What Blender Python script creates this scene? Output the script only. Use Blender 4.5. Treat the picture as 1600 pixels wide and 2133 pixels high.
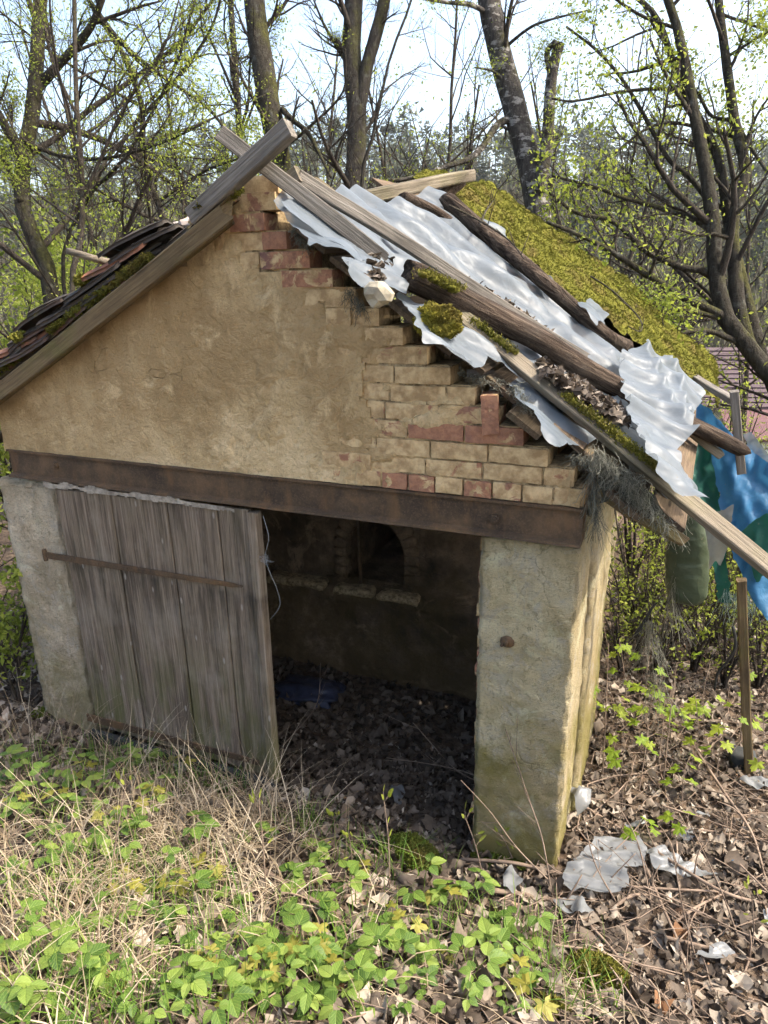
import bpy, bmesh, math, random
import numpy as np
from mathutils import Vector, Matrix

for o in list(bpy.data.objects):
    bpy.data.objects.remove(o)
scene = bpy.context.scene
COL = scene.collection
R_ = math.radians

# ------------------------------------------------------------------ camera
CAM = np.array([3.3104, -2.7319, 2.6862])
YAW, PITCH, ROLL, FPX = .4075, .3278, -.0207, 1455.6      # focal length in pixels of a 1600 x 2133 frame
FWD = np.array([-math.sin(YAW) * math.cos(PITCH), math.cos(YAW) * math.cos(PITCH), -math.sin(PITCH)])
_r = np.array([math.cos(YAW), math.sin(YAW), 0.])
_u = np.cross(_r, FWD)
RGT = _r * math.cos(ROLL) + _u * math.sin(ROLL)
UPV = -_r * math.sin(ROLL) + _u * math.cos(ROLL)
cam_d = bpy.data.cameras.new('camera')
cam_d.sensor_fit = 'VERTICAL'
cam_d.sensor_height = 36.0
cam_d.lens = 36.0 * FPX / 2133.0
cam_d.clip_start = 0.05
cam_d.clip_end = 2000
cam = bpy.data.objects.new('camera', cam_d)
COL.objects.link(cam)
cam.matrix_world = Matrix(((RGT[0], UPV[0], -FWD[0], CAM[0]), (RGT[1], UPV[1], -FWD[1], CAM[1]),
                           (RGT[2], UPV[2], -FWD[2], CAM[2]), (0, 0, 0, 1)))
scene.camera = cam
scene.render.resolution_x, scene.render.resolution_y = 768, 1024

# ------------------------------------------------------------------ sky, sun, exposure
SUN_AZ, SUN_EL = R_(74), R_(50)                            # azimuth from +y towards +x
world = bpy.data.worlds.new('World')
scene.world = world
world.use_nodes = True
wn = world.node_tree
wn.nodes.clear()
sky = wn.nodes.new('ShaderNodeTexSky')
sky.sky_type = 'NISHITA'
sky.sun_disc = False
sky.sun_elevation = SUN_EL
sky.sun_rotation = SUN_AZ
sky.air_density = 1.1
sky.dust_density = 5.0
sky.ozone_density = 1.2
bg = wn.nodes.new('ShaderNodeBackground')
bg.inputs['Strength'].default_value = 0.15
wo = wn.nodes.new('ShaderNodeOutputWorld')
wn.links.new(sky.outputs[0], bg.inputs['Color'])
wn.links.new(bg.outputs[0], wo.inputs['Surface'])
sun_d = bpy.data.lights.new('sun', 'SUN')
sun_d.energy = 2.2
sun_d.angle = R_(0.53)
sun_d.color = (1.0, 0.93, 0.82)
sun = bpy.data.objects.new('sun', sun_d)
COL.objects.link(sun)
SUNV = Vector((math.sin(SUN_AZ) * math.cos(SUN_EL), math.cos(SUN_AZ) * math.cos(SUN_EL), math.sin(SUN_EL)))
sun.rotation_euler = SUNV.to_track_quat('Z', 'Y').to_euler()
sun.location = (20, 20, 30)
scene.view_settings.view_transform = 'Standard'
scene.view_settings.look = 'None'
scene.view_settings.gamma = 1
scene.view_settings.exposure = 1.8
scene.render.engine = 'CYCLES'
scene.cycles.max_bounces = 5
scene.cycles.diffuse_bounces = 3
scene.cycles.transparent_max_bounces = 12
scene.cycles.use_denoising = True
scene.cycles.use_adaptive_sampling = True
scene.cycles.adaptive_threshold = 0.03
scene.cycles.caustics_reflective = False
scene.cycles.caustics_refractive = False

# ------------------------------------------------------------------ pixel of the photo -> point on a real surface
def ray(u, v):
    return FWD + RGT * ((u - 800) / FPX) - UPV * ((v - 1066.5) / FPX)
def at_y(u, v, y):
    d = ray(u, v); return CAM + d * ((y - CAM[1]) / d[1])
def at_x(u, v, x):
    d = ray(u, v); return CAM + d * ((x - CAM[0]) / d[0])
def at_z(u, v, z):
    d = ray(u, v); return CAM + d * ((z - CAM[2]) / d[2])
def at_d(u, v, dist):
    return CAM + ray(u, v) * dist
RIDGE_X, RIDGE_Z, SLOPE = 1.4, 3.2, .745
def HB(y):
    """the front of the roof has sunk; further back it still stands full height"""
    t = np.clip((np.asarray(y, float) - .35) / 1.5, 0, 1); return .12 * t * t * (3 - 2 * t)
def on_roof(u, v, h=0.):
    d = ray(u, v); q = math.sqrt(1 + SLOPE ** 2); T = .8 * 1.004 ** np.arange(600)
    for _ in range(3):
        P = CAM + d * T[:, None]; under = ((P[:, 2] - RIDGE_Z) + SLOPE * (P[:, 0] - RIDGE_X)) / q - HB(P[:, 1]) <= h
        i = int(np.argmax(under)) if under.any() else len(T) - 1
        T = np.linspace(T[max(0, i - 1)], T[i], 16)
    return P[i]
_A = math.atan(SLOPE)
ES = np.array([math.cos(_A), 0, -math.sin(_A)])
NR = np.array([math.sin(_A), 0, math.cos(_A)])
def roof_pt(s, y, h):
    s = np.asarray(s, float); y = np.asarray(y, float); h = np.asarray(h, float) + HB(y)
    z = np.zeros(np.broadcast(s, y, h).shape)
    return np.stack([RIDGE_X + s * ES[0] + h * NR[0] + z, y + z, RIDGE_Z + s * ES[2] + h * NR[2] + z], -1)
def roof_sy(p):
    q = np.asarray(p) - np.array([RIDGE_X, 0, RIDGE_Z]); return np.array([q @ ES, p[1]])

# ------------------------------------------------------------------ noise (numpy, vectorised)
def _hash(ix, iy, iz, seed):
    h = (ix.astype(np.int64) * 374761393 + iy.astype(np.int64) * 668265263 + iz.astype(np.int64) * 2147483647 + seed * 974711) & 0xffffffff
    h = ((h ^ (h >> 13)) * 1274126177) & 0xffffffff
    h = (h ^ (h >> 16))
    return (h & 0xffffff) / float(0xffffff)
def vnoise(p, seed=0):
    p = np.asarray(p, float)
    if p.shape[-1] == 2:
        p = np.concatenate([p, np.zeros(p.shape[:-1] + (1,))], -1)
    i = np.floor(p).astype(np.int64); f = p - i; f = f * f * f * (f * (f * 6 - 15) + 10)
    x, y, z = i[..., 0], i[..., 1], i[..., 2]; fx, fy, fz = f[..., 0], f[..., 1], f[..., 2]
    def g(a, b, c): return _hash(x + a, y + b, z + c, seed)
    c00 = g(0, 0, 0) * (1 - fx) + g(1, 0, 0) * fx; c10 = g(0, 1, 0) * (1 - fx) + g(1, 1, 0) * fx
    c01 = g(0, 0, 1) * (1 - fx) + g(1, 0, 1) * fx; c11 = g(0, 1, 1) * (1 - fx) + g(1, 1, 1) * fx
    a = c00 * (1 - fy) + c10 * fy; b = c01 * (1 - fy) + c11 * fy
    return a * (1 - fz) + b * fz
def fbm(p, octaves=4, seed=0, gain=.5):
    p = np.asarray(p, float); s = 0; a = 1; t = 0
    for k in range(octaves):
        s = s + a * vnoise(p * 2.03 ** k + k * 17.3, seed + k); t += a; a *= gain
    return s / t
def ridged(p, octaves=3, seed=0):
    p = np.asarray(p, float); s = 0; a = 1; t = 0
    for k in range(octaves):
        s = s + a * (1 - np.abs(2 * vnoise(p * 2.1 ** k + k * 9.1, seed + k) - 1)); t += a; a *= .5
    return s / t
def smooth(a, b, x):
    t = np.clip((x - a) / (b - a), 0, 1); return t * t * (3 - 2 * t)
def splus(x, k=.15):
    x = np.asarray(x, float) / k
    return k * np.where(x > 30, x, np.log1p(np.exp(np.minimum(x, 30))))

# ------------------------------------------------------------------ the lie of the land
HEAD = np.array([-math.sin(YAW), math.cos(YAW)])
def gz(x, y):
    x = np.asarray(x, float); y = np.asarray(y, float)
    r = np.hypot(x - 1.5, y)
    near = 1 - smooth(9, 22, r)
    bank = .43 * splus(-.34 - y, .12) - .25 * splus(-3.3 - y, .3)
    bank = bank * (1 - .28 * smooth(2.6, 4.2, x))
    z = bank * near + .10 * np.exp(-((y + .62) / .2) ** 2) * smooth(.2, .8, x) * (1 - smooth(1.5, 2.1, x))
    z = z - near * (.11 * splus(x - 3.4, .3) + .10 * splus(y - .9, .4) + .05 * splus(-.4 - x, .3))
    inside = smooth(-.1, .1, x) * (1 - smooth(2.75, 2.95, x)) * smooth(-.15, .5, y) * (1 - smooth(3.2, 3.5, y))
    z = z * (1 - inside) - .15 * inside
    z = z - .03 - .07 * np.exp(-((x - 2.45) / .35) ** 2 - ((y + .05) / .3) ** 2)
    z = z + (near * .05 * (fbm(np.stack([x * 1.6, y * 1.6], -1), 3, 5) - .5)) * (1 - .8 * inside)
    d = (x - 1.5) * HEAD[0] + y * HEAD[1]
    wob = 18 * (fbm(np.stack([x * .012, y * .012], -1), 3, 8) - .5)
    z = z - 1.6 * smooth(8, 22, r) - 7.5 * smooth(9, 34, d) + (30 + wob) * smooth(48, 210, d)
    z = z + 5 * smooth(12, 60, -d)
    return z
def gp(x, y, dz=0.):
    return np.array([x, y, float(gz(x, y)) + dz])
_TT = .3 * 1.012 ** np.arange(360)
def on_ground(u, v, dz=0.):
    d = ray(u, v); T = _TT
    for _ in range(3):
        P = CAM + d * T[:, None]; under = P[:, 2] <= gz(P[:, 0], P[:, 1]) + dz
        i = int(np.argmax(under)) if under.any() else len(T) - 1
        T = np.linspace(T[max(0, i - 1)], T[i], 24)
    return P[i]

# ------------------------------------------------------------------ mesh helpers
class MB:
    """collects vertices and faces, builds ONE mesh object"""
    def __init__(self):
        self.V = []; self.F = {}; self.n = 0; self.var = []; self.mi = {}
    def add(self, V, faces, var=None, mi=0):
        V = np.asarray(V, float).reshape(-1, 3)
        for f in (faces if isinstance(faces, (list, tuple)) and len(faces) and hasattr(faces[0], 'shape') else [faces]):
            f = np.asarray(f, np.int64)
            if f.size == 0: continue
            self.F.setdefault(f.shape[1], []).append(f + self.n)
            self.mi.setdefault(f.shape[1], []).append(np.full(len(f), mi))
        self.V.append(V); self.n += len(V)
        if var is None: var = np.zeros(len(V))
        self.var.append(np.broadcast_to(np.asarray(var, float), (len(V),)))
        return self
    def mesh(self, name, mats, smooth_=True):
        me = bpy.data.meshes.new(name)
        V = np.concatenate(self.V) if self.V else np.zeros((0, 3))
        me.vertices.add(len(V)); me.vertices.foreach_set('co', V.ravel())
        loops, starts, mi = [], [], []; c = 0
        for k in sorted(self.F):
            f = np.concatenate(self.F[k]); loops.append(f.ravel()); starts.append(c + np.arange(len(f)) * k); c += f.size
            mi.append(np.concatenate(self.mi[k]))
        if loops:
            loops = np.concatenate(loops); starts = np.concatenate(starts); mi = np.concatenate(mi)
            me.loops.add(len(loops)); me.loops.foreach_set('vertex_index', loops.astype(np.int32))
            me.polygons.add(len(starts)); me.polygons.foreach_set('loop_start', starts.astype(np.int32))
            me.polygons.foreach_set('material_index', mi.astype(np.int32))
            me.polygons.foreach_set('use_smooth', np.full(len(starts), bool(smooth_)))
        me.update(calc_edges=True)
        a = me.attributes.new('var', 'FLOAT', 'POINT')
        if len(V): a.data.foreach_set('value', np.concatenate(self.var).astype(np.float32))
        for m in (mats if isinstance(mats, (list, tuple)) else [mats]): me.materials.append(m)
        return me
    def build(self, name, mats, parent=None, smooth_=True, matrix=None):
        me = self.mesh(name, mats, smooth_)
        return link(name, me, parent, matrix)
def link(name, me, parent=None, matrix=None):
    o = bpy.data.objects.new(name, me); COL.objects.link(o)
    if matrix is not None: o.matrix_world = matrix
    if parent is not None: attach(o, parent)
    return o
def attach(o, parent):
    mw = o.matrix_basis.copy()
    o.parent = parent
    inv = Matrix.Identity(4)
    p = parent; chain = []
    while p is not None: chain.append(p); p = p.parent
    for p in chain: inv = inv @ Matrix.Identity(4)
    M = world_of(parent)
    o.matrix_parent_inverse = M.inverted()
    o.matrix_basis = mw
def world_of(o):
    if o.parent is None: return o.matrix_basis.copy()
    return world_of(o.parent) @ o.matrix_parent_inverse @ o.matrix_basis
def tag(o, label, cat, group=None, kind=None):
    if label: o['label'] = label
    if cat: o['category'] = cat
    if group: o['group'] = group
    if kind: o['kind'] = kind
    return o
def struct(o, label=None, kind='structure'):
    o['kind'] = kind
    if label: o['label'] = label
    return o
def empty(name, loc):
    o = bpy.data.objects.new(name, None); COL.objects.link(o); o.location = Vector(loc); o.empty_display_size = .1
    return o
def copy_tree(src, matrix, label=None):
    c = src.copy(); COL.objects.link(c); c.matrix_basis = matrix
    if label: c['label'] = label
    for ch in src.children:
        k = ch.copy(); COL.objects.link(k); k.parent = c
        for g in ch.children:
            q = g.copy(); COL.objects.link(q); q.parent = k
    return c
def frame(A, B, up=(0, 0, 1)):
    """matrix with X from A towards B, Z as near 'up' as can be, origin at A"""
    A = Vector(A); B = Vector(B); x = (B - A).normalized(); up = Vector(up)
    y = up.cross(x).normalized(); z = x.cross(y)
    return Matrix(((x.x, y.x, z.x, A.x), (x.y, y.y, z.y, A.y), (x.z, y.z, z.z, A.z), (0, 0, 0, 1)))
def quad_grid(n, m, off=0):
    i, j = np.meshgrid(np.arange(n - 1), np.arange(m - 1), indexing='ij'); a = (i * m + j).ravel()
    return np.stack([a, a + m, a + m + 1, a + 1], -1) + off
def rot_axis(ax, ang):
    """rotation matrices (N,3,3) about unit axes (N,3)"""
    ax = ax / np.linalg.norm(ax, axis=-1, keepdims=True); c = np.cos(ang); s = np.sin(ang)
    x, y, z = ax[..., 0], ax[..., 1], ax[..., 2]; C = 1 - c
    return np.stack([np.stack([c + x * x * C, x * y * C - z * s, x * z * C + y * s], -1),
                     np.stack([y * x * C + z * s, c + y * y * C, y * z * C - x * s], -1),
                     np.stack([z * x * C - y * s, z * y * C + x * s, c + z * z * C], -1)], -2)
def unit(v): return v / np.maximum(np.linalg.norm(v, axis=-1, keepdims=True), 1e-9)
def tubes(mb, P, r, sides=5, var=0., caps=False, lump=0., seed=0):
    P = np.asarray(P, float); r = np.asarray(r, float); N, K = P.shape[:2]
    T = unit(np.gradient(P, axis=1)); mt = unit(P[:, -1] - P[:, 0] + 1e-6)
    ref = np.where(np.abs(mt[:, 2:3]) > .8, np.array([[1., .1, 0]]), np.array([[0, .1, 1.]]))[:, None, :]
    n1 = unit(np.cross(T, ref)); n2 = np.cross(T, n1)
    a = np.arange(sides) / sides * 2 * np.pi
    rr = r[:, :, None] * np.ones(sides)
    V = P[:, :, None, :] + rr[..., None] * (np.cos(a)[:, None] * n1[:, :, None, :] + np.sin(a)[:, None] * n2[:, :, None, :])
    if lump:
        nz = fbm(V * np.array([9., 9, 4]), 3, seed) - .5
        dirv = V - P[:, :, None, :]
        V = V + dirv * (nz[..., None] * 2 * lump)
    base = (np.arange(N) * K * sides)[:, None, None]
    k, s = np.meshgrid(np.arange(K - 1), np.arange(sides), indexing='ij')
    q = np.stack([k * sides + s, k * sides + (s + 1) % sides, (k + 1) * sides + (s + 1) % sides, (k + 1) * sides + s], -1).reshape(-1, 4)
    F = (base.reshape(-1, 1, 1) + q[None]).reshape(-1, 4)
    vv = np.broadcast_to(np.asarray(var, float).reshape(-1, 1, 1), (N, K, sides)).ravel() if np.ndim(var) else var
    fs = [F]
    if caps:
        e = np.arange(sides)
        fs.append(np.concatenate([base.reshape(-1, 1) + e[::-1][None], base.reshape(-1, 1) + (K - 1) * sides + e[None]]))
    mb.add(V.reshape(-1, 3), fs, vv)
def tube1(mb, pts, r0, r1=None, sides=6, K=None, var=0., caps=True, lump=0., seed=0):
    pts = np.asarray(pts, float); K = K or max(2, len(pts))
    P = resample(pts, K); r = np.linspace(r0, r1 if r1 is not None else r0, K)
    tubes(mb, P[None], r[None], sides, var, caps, lump, seed)
def resample(pts, K, sm=True):
    pts = np.asarray(pts, float)
    if sm and len(pts) > 2:                                 # Catmull-Rom through the points
        q = np.concatenate([[2 * pts[0] - pts[1]], pts, [2 * pts[-1] - pts[-2]]]); out = []
        for i in range(1, len(q) - 2):
            t = np.linspace(0, 1, 8, endpoint=False)[:, None]; a, b, c, d = q[i - 1], q[i], q[i + 1], q[i + 2]
            out.append(.5 * (2 * b + (c - a) * t + (2 * a - 5 * b + 4 * c - d) * t ** 2 + (3 * b - a - 3 * c + d) * t ** 3))
        pts = np.concatenate(out + [pts[-1:]])
    L = np.concatenate([[0], np.cumsum(np.linalg.norm(np.diff(pts, axis=0), axis=1))])
    t = np.linspace(0, L[-1], K)
    return np.stack([np.interp(t, L, pts[:, k]) for k in range(3)], -1)
def stamp(mb, tv, tf, pos, M, var=0.):
    """stamp template verts tv (m,3) (or per-instance (N,m,3)) with matrices M (N,3,3) at pos (N,3)"""
    tv = np.asarray(tv, float); N = len(pos)
    if tv.ndim == 2: tv = np.broadcast_to(tv, (N,) + tv.shape)
    V = np.einsum('nij,nmj->nmi', M, tv) + pos[:, None, :]; m = tv.shape[1]
    fs = []
    for f in (tf if isinstance(tf, list) else [tf]):
        f = np.asarray(f); fs.append((f[None] + (np.arange(N) * m)[:, None, None]).reshape(-1, f.shape[1]))
    vv = np.broadcast_to(np.asarray(var, float).reshape(-1, 1), (N, m)).ravel() if np.ndim(var) else var
    mb.add(V.reshape(-1, 3), fs, vv)
def inpoly(p, poly):
    x, y = p[..., 0], p[..., 1]; poly = np.asarray(poly, float); c = np.zeros(x.shape, bool)
    for i in range(len(poly)):
        x1, y1 = poly[i]; x2, y2 = poly[i - 1]
        if y1 == y2: continue
        c ^= ((y1 > y) != (y2 > y)) & (x < (x2 - x1) * (y - y1) / (y2 - y1) + x1)
    return c
def masked_grid(u, v, keep_cells):
    """indices for a grid with only some cells kept -> (vertex ids used, quads)"""
    n, m = len(u), len(v); q = quad_grid(n, m)[keep_cells.ravel()]
    ids, inv = np.unique(q, return_inverse=True)
    return ids, inv.reshape(q.shape)
def rough_box(mb, lo, hi, res=.04, amp=.008, seed=0, freq=7., var=0., skip=(), er=1.):
    """box with welded, displaced faces: hewn stone, old render"""
    lo = np.array(lo, float); hi = np.array(hi, float); L = hi - lo
    n = np.maximum(2, np.ceil(L / res).astype(int) + 1)
    acc = {}; V = []; F = []
    def vid(i, j, k):
        key = (i, j, k)
        if key not in acc: acc[key] = len(V); V.append(key)
        return acc[key]
    for ax in range(3):
        a, b = [x for x in range(3) if x != ax]
        for side in (0, 1):
            if (ax, side) in skip: continue
            for i in range(n[a] - 1):
                for j in range(n[b] - 1):
                    q = []
                    for (di, dj) in ((0, 0), (1, 0), (1, 1), (0, 1)):
                        c = [0, 0, 0]; c[ax] = side * (n[ax] - 1); c[a] = i + di; c[b] = j + dj; q.append(vid(*c))
                    F.append(q if (side == 1) != (ax == 1) else q[::-1])
    V = np.array(V, float) / (n - 1) * L + lo
    cen = (lo + hi) / 2
    dirv = np.clip((V - cen) / (L / 2), -1, 1); w = np.where(np.abs(dirv) > .999, np.sign(dirv), 0)
    nz = fbm(V * freq, 4, seed) - .5; nf = fbm(V * freq * 6, 2, seed + 9) - .5
    edge = (np.abs(w).sum(1) > 1)[:, None]
    V = V + w * ((nz * 2 * amp + nf * amp * .8)[:, None]) - w * np.where(edge, er * amp * (.4 + 1.6 * vnoise(V * 14, seed + 3))[:, None], 0)
    mb.add(V, np.array(F), var)
    return mb
def ico(sub):
    bm = bmesh.new(); bmesh.ops.create_icosphere(bm, subdivisions=sub, radius=1)
    V = np.array([v.co[:] for v in bm.verts]); F = np.array([[v.index for v in f.verts] for f in bm.faces]); bm.free()
    return V, F
ICO = {k: ico(k) for k in (1, 2, 3, 4)}
def blob(mb, c, size, sub=3, amp=.25, freq=1.6, seed=0, var=0., facet=False):
    V, F = ICO[sub]; nz = fbm(V * freq + seed * 3.1, 4, seed) - .5
    if facet: nz = np.round(nz * 6) / 6
    W = V * (1 + amp * 2 * nz[:, None]) * np.asarray(size) + np.asarray(c)
    mb.add(W, F, var); return W
RNG = np.random.default_rng(7)
random.seed(7)

# ------------------------------------------------------------------ materials
class NT:
    def __init__(self, name):
        self.m = bpy.data.materials.new(name); self.m.use_nodes = True; self.t = self.m.node_tree; self.t.nodes.clear()
        self.out = self.t.nodes.new('ShaderNodeOutputMaterial')
        self.b = self.t.nodes.new('ShaderNodeBsdfPrincipled'); self.link(self.b.outputs[0], self.out.inputs[0])
    def n(self, ty, **kw):
        x = self.t.nodes.new('ShaderNode' + ty)
        for k, v in kw.items(): setattr(x, k, v)
        return x
    def link(self, a, b): self.t.links.new(a, b)
    def setin(self, sock, val):
        if hasattr(val, 'is_linked') or hasattr(val, 'links'): self.link(val, sock)
        else: sock.default_value = val
    def pos(self): return self.n('NewGeometry').outputs['Position']
    def obj(self): return self.n('TexCoord').outputs['Object']
    def rnd(self): return self.n('ObjectInfo').outputs['Random']
    def nrm(self): return self.n('NewGeometry').outputs['Normal']
    def scale(self, vec, s):
        m = self.n('Mapping'); self.link(vec, m.inputs['Vector']); m.inputs['Scale'].default_value = s; return m.outputs[0]
    def offset(self, vec, val):
        m = self.n('VectorMath', operation='ADD'); self.link(vec, m.inputs[0]); c = self.n('CombineXYZ')
        for k in range(3): self.link(val, c.inputs[k])
        mm = self.n('VectorMath', operation='SCALE'); self.link(c.outputs[0], mm.inputs[0]); mm.inputs['Scale'].default_value = 37.
        self.link(mm.outputs[0], m.inputs[1]); return m.outputs[0]
    def noise(self, vec, scale, detail=4, rough=.55, dist=0.):
        x = self.n('TexNoise'); self.link(vec, x.inputs['Vector']); x.inputs['Scale'].default_value = scale
        x.inputs['Detail'].default_value = detail; x.inputs['Roughness'].default_value = rough; x.inputs['Distortion'].default_value = dist
        return x.outputs['Fac']
    def voro(self, vec, scale, feature='F1', out='Distance'):
        x = self.n('TexVoronoi', feature=feature); self.link(vec, x.inputs['Vector']); x.inputs['Scale'].default_value = scale
        return x.outputs[out]
    def ramp(self, fac, stops, interp='LINEAR'):
        x = self.n('ValToRGB'); self.setin(x.inputs[0], fac); e = x.color_ramp.elements; x.color_ramp.interpolation = interp
        while len(e) > 1: e.remove(e[-1])
        e[0].position = stops[0][0]; e[0].color = col4(stops[0][1])
        for p, c in stops[1:]:
            k = e.new(p); k.color = col4(c)
        return x.outputs[0]
    def mix(self, fac, a, b, blend='MIX'):
        x = self.n('Mix', data_type='RGBA', blend_type=blend); self.setin(x.inputs[0], fac)
        self.setin(x.inputs[6], a if not isinstance(a, tuple) else col4(a)); self.setin(x.inputs[7], b if not isinstance(b, tuple) else col4(b))
        return x.outputs[2]
    def math(self, op, a, b=0., clamp=False):
        x = self.n('Math', operation=op, use_clamp=clamp); self.setin(x.inputs[0], a); self.setin(x.inputs[1], b); return x.outputs[0]
    def sep(self, vec, k):
        x = self.n('SeparateXYZ'); self.link(vec, x.inputs[0]); return x.outputs[k]
    def var(self):
        return self.n('Attribute', attribute_name='var').outputs['Fac']
    def bump(self, h, strength=.5, dist=.01):
        x = self.n('Bump'); self.link(h, x.inputs['Height']); x.inputs['Strength'].default_value = strength; x.inputs['Distance'].default_value = dist
        self.link(x.outputs[0], self.b.inputs['Normal']); return x.outputs[0]
    def col(self, c): self.setin(self.b.inputs['Base Color'], c if not isinstance(c, tuple) else col4(c))
    def rough(self, v, spec=.3):
        self.setin(self.b.inputs['Roughness'], v); self.b.inputs['Specular IOR Level'].default_value = spec
def col4(c): return (c[0], c[1], c[2], 1.) if isinstance(c, (tuple, list)) else (c, c, c, 1.)
G3 = lambda v: (v, v, v)

def m_plaster(name, light, mid, dark, green=0., chisel=0., streak=.45):
    t = NT(name); p = t.pos()
    a = t.noise(p, 1.5, 6, .62, .4); b = t.noise(p, 8, 6, .7); c = t.noise(t.scale(p, (7, 7, 1.0)), 1.5, 5, .65); g = t.noise(p, 75, 4, .75); w = t.noise(p, 4.2, 6, .7, .8)
    k = t.ramp(t.math('ADD', t.math('MULTIPLY', a, .6), t.math('MULTIPLY', b, .4)), [(.39, dark), (.5, mid), (.61, light)])
    k = t.mix(t.ramp(c, [(.52, 0.), (.70, streak)]), k, tuple(x * .7 for x in dark))
    k = t.mix(t.ramp(t.noise(p, 1.1, 4, .6, .6), [(.46, 0.), (.60, .55)]), k, tuple(x * a for x, a in zip(dark, (.92, .86, .8))))
    k = t.mix(t.ramp(w, [(.55, 0.), (.64, .55)]), k, tuple(min(.92, x * 1.12) for x in light))
    if chisel:
        k = t.mix(t.ramp(t.noise(p, 6.5, 6, .75, 1.), [(.52, 0.), (.62, .5)]), k, (.60, .555, .47))
        k = t.mix(t.ramp(t.noise(p, 33, 5, .75, 1.), [(.37, .6), (.44, 0.)]), k, tuple(x * .6 for x in dark))
    k = t.mix(t.ramp(g, [(.34, .5), (.48, 0.)]), k, tuple(x * .5 for x in mid))
    if green:
        gm = t.ramp(t.math('MULTIPLY', t.noise(p, 2.6, 6, .72), t.ramp(t.sep(p, 2), [(-.0, 1.25), (.3, 1.05), (.9, .72)])), [(.40, 0.), (.58, green)])
        k = t.mix(gm, k, tuple(a * b for a, b in zip(mid, (.42, .42, .22))))
    wq = t.n('TexNoise'); t.link(p, wq.inputs['Vector']); wq.inputs['Scale'].default_value = 7; wq.inputs['Detail'].default_value = 5; wm = t.n('VectorMath', operation='MULTIPLY_ADD'); t.link(wq.outputs['Color'], wm.inputs[0]); wm.inputs[1].default_value = (.22, .22, .22); t.link(p, wm.inputs[2])
    crack = t.math('MULTIPLY', t.ramp(t.voro(wm.outputs[0], 3.4, 'DISTANCE_TO_EDGE'), [(.0, 1.), (.014, 0.)]), t.ramp(t.noise(p, 2.3, 3, .5), [(.55, 0.), (.63, 1.)]))
    k = t.mix(t.math('MULTIPLY', crack, .4), k, tuple(x * .4 for x in dark))
    t.col(k); t.rough(.95, .15)
    h = t.math('ADD', t.math('MULTIPLY', t.noise(p, 55, 6, .75), 1.), t.math('MULTIPLY', t.noise(p, 17, 5, .65, 1.4), 1.6))
    if chisel: h = t.math('ADD', h, t.math('MULTIPLY', t.noise(t.scale(p, (1, 1, 2.2)), 42, 6, .75, 2.4), chisel))
    h = t.math('SUBTRACT', h, t.math('MULTIPLY', crack, .8)); t.bump(h, 1., .022 if chisel else .014)
    return t.m
M_PLASTER = m_plaster('plaster_ochre', (.70, .525, .295), (.56, .40, .205), (.38, .26, .125))
M_STONE = m_plaster('stone_render', (.90, .80, .54), (.78, .655, .39), (.50, .395, .205), .9, 2.)
M_STONE_GREY = m_plaster('stone_render_grey', (.90, .77, .56), (.74, .60, .41), (.48, .375, .235), .6, 1.2)
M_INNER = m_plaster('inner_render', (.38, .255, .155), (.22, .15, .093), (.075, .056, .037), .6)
def m_mortar():
    t = NT('mortar_grey'); p = t.pos()
    t.col(t.ramp(t.noise(p, 22, 5, .7), [(.38, (.19, .16, .125)), (.62, (.40, .35, .28))])); t.rough(.95, .1); t.bump(t.noise(p, 70, 5, .7), .8, .01); return t.m
M_MORTAR = m_mortar()
def m_joint():
    t = NT('mortar_ochre'); p = t.pos()
    t.col(t.ramp(t.noise(p, 30, 5, .7), [(.4, (.17, .12, .065)), (.6, (.44, .33, .185))])); t.rough(.95, .1); t.bump(t.noise(p, 60, 5, .7), .9, .012); return t.m
M_JOINT = m_joint()
def m_brick(name, bias):
    t = NT(name); o = t.offset(t.obj(), t.rnd()); r = t.rnd()
    red = t.mix(t.ramp(t.noise(o, 8, 4, .6), [(.35, 0.), (.65, 1.)]), (.42, .205, .115), (.30, .16, .10))
    red = t.mix(t.ramp(t.noise(o, 40, 4, .7), [(.4, .5), (.6, 0.)]), red, (.15, .07, .05))
    red = t.mix(t.ramp(t.noise(o, 5, 3, .5), [(.62, 0.), (.72, .8)]), red, (.13, .075, .075))
    coat = t.ramp(t.noise(o, 18, 5, .65), [(.38, (.33, .22, .11)), (.5, (.46, .32, .165)), (.62, (.58, .425, .23))])
    thr = t.math('ADD', t.noise(o, 11, 5, .6, .6), t.math('MULTIPLY', t.math('SUBTRACT', r, .5), .42))
    k = t.mix(t.ramp(t.math('ADD', thr, bias), [(.42, 1.), (.47, 0.)]), coat, red)
    t.col(k); t.rough(.92, .15)
    t.bump(t.math('ADD', t.noise(o, 40, 6, .7), t.math('MULTIPLY', t.noise(o, 14, 4, .6), 1.2)), .8, .008); return t.m
M_BRICK_COATED = m_brick('brick_coated', .19)
M_BRICK_RED = m_brick('brick_bare', -.06)
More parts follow.
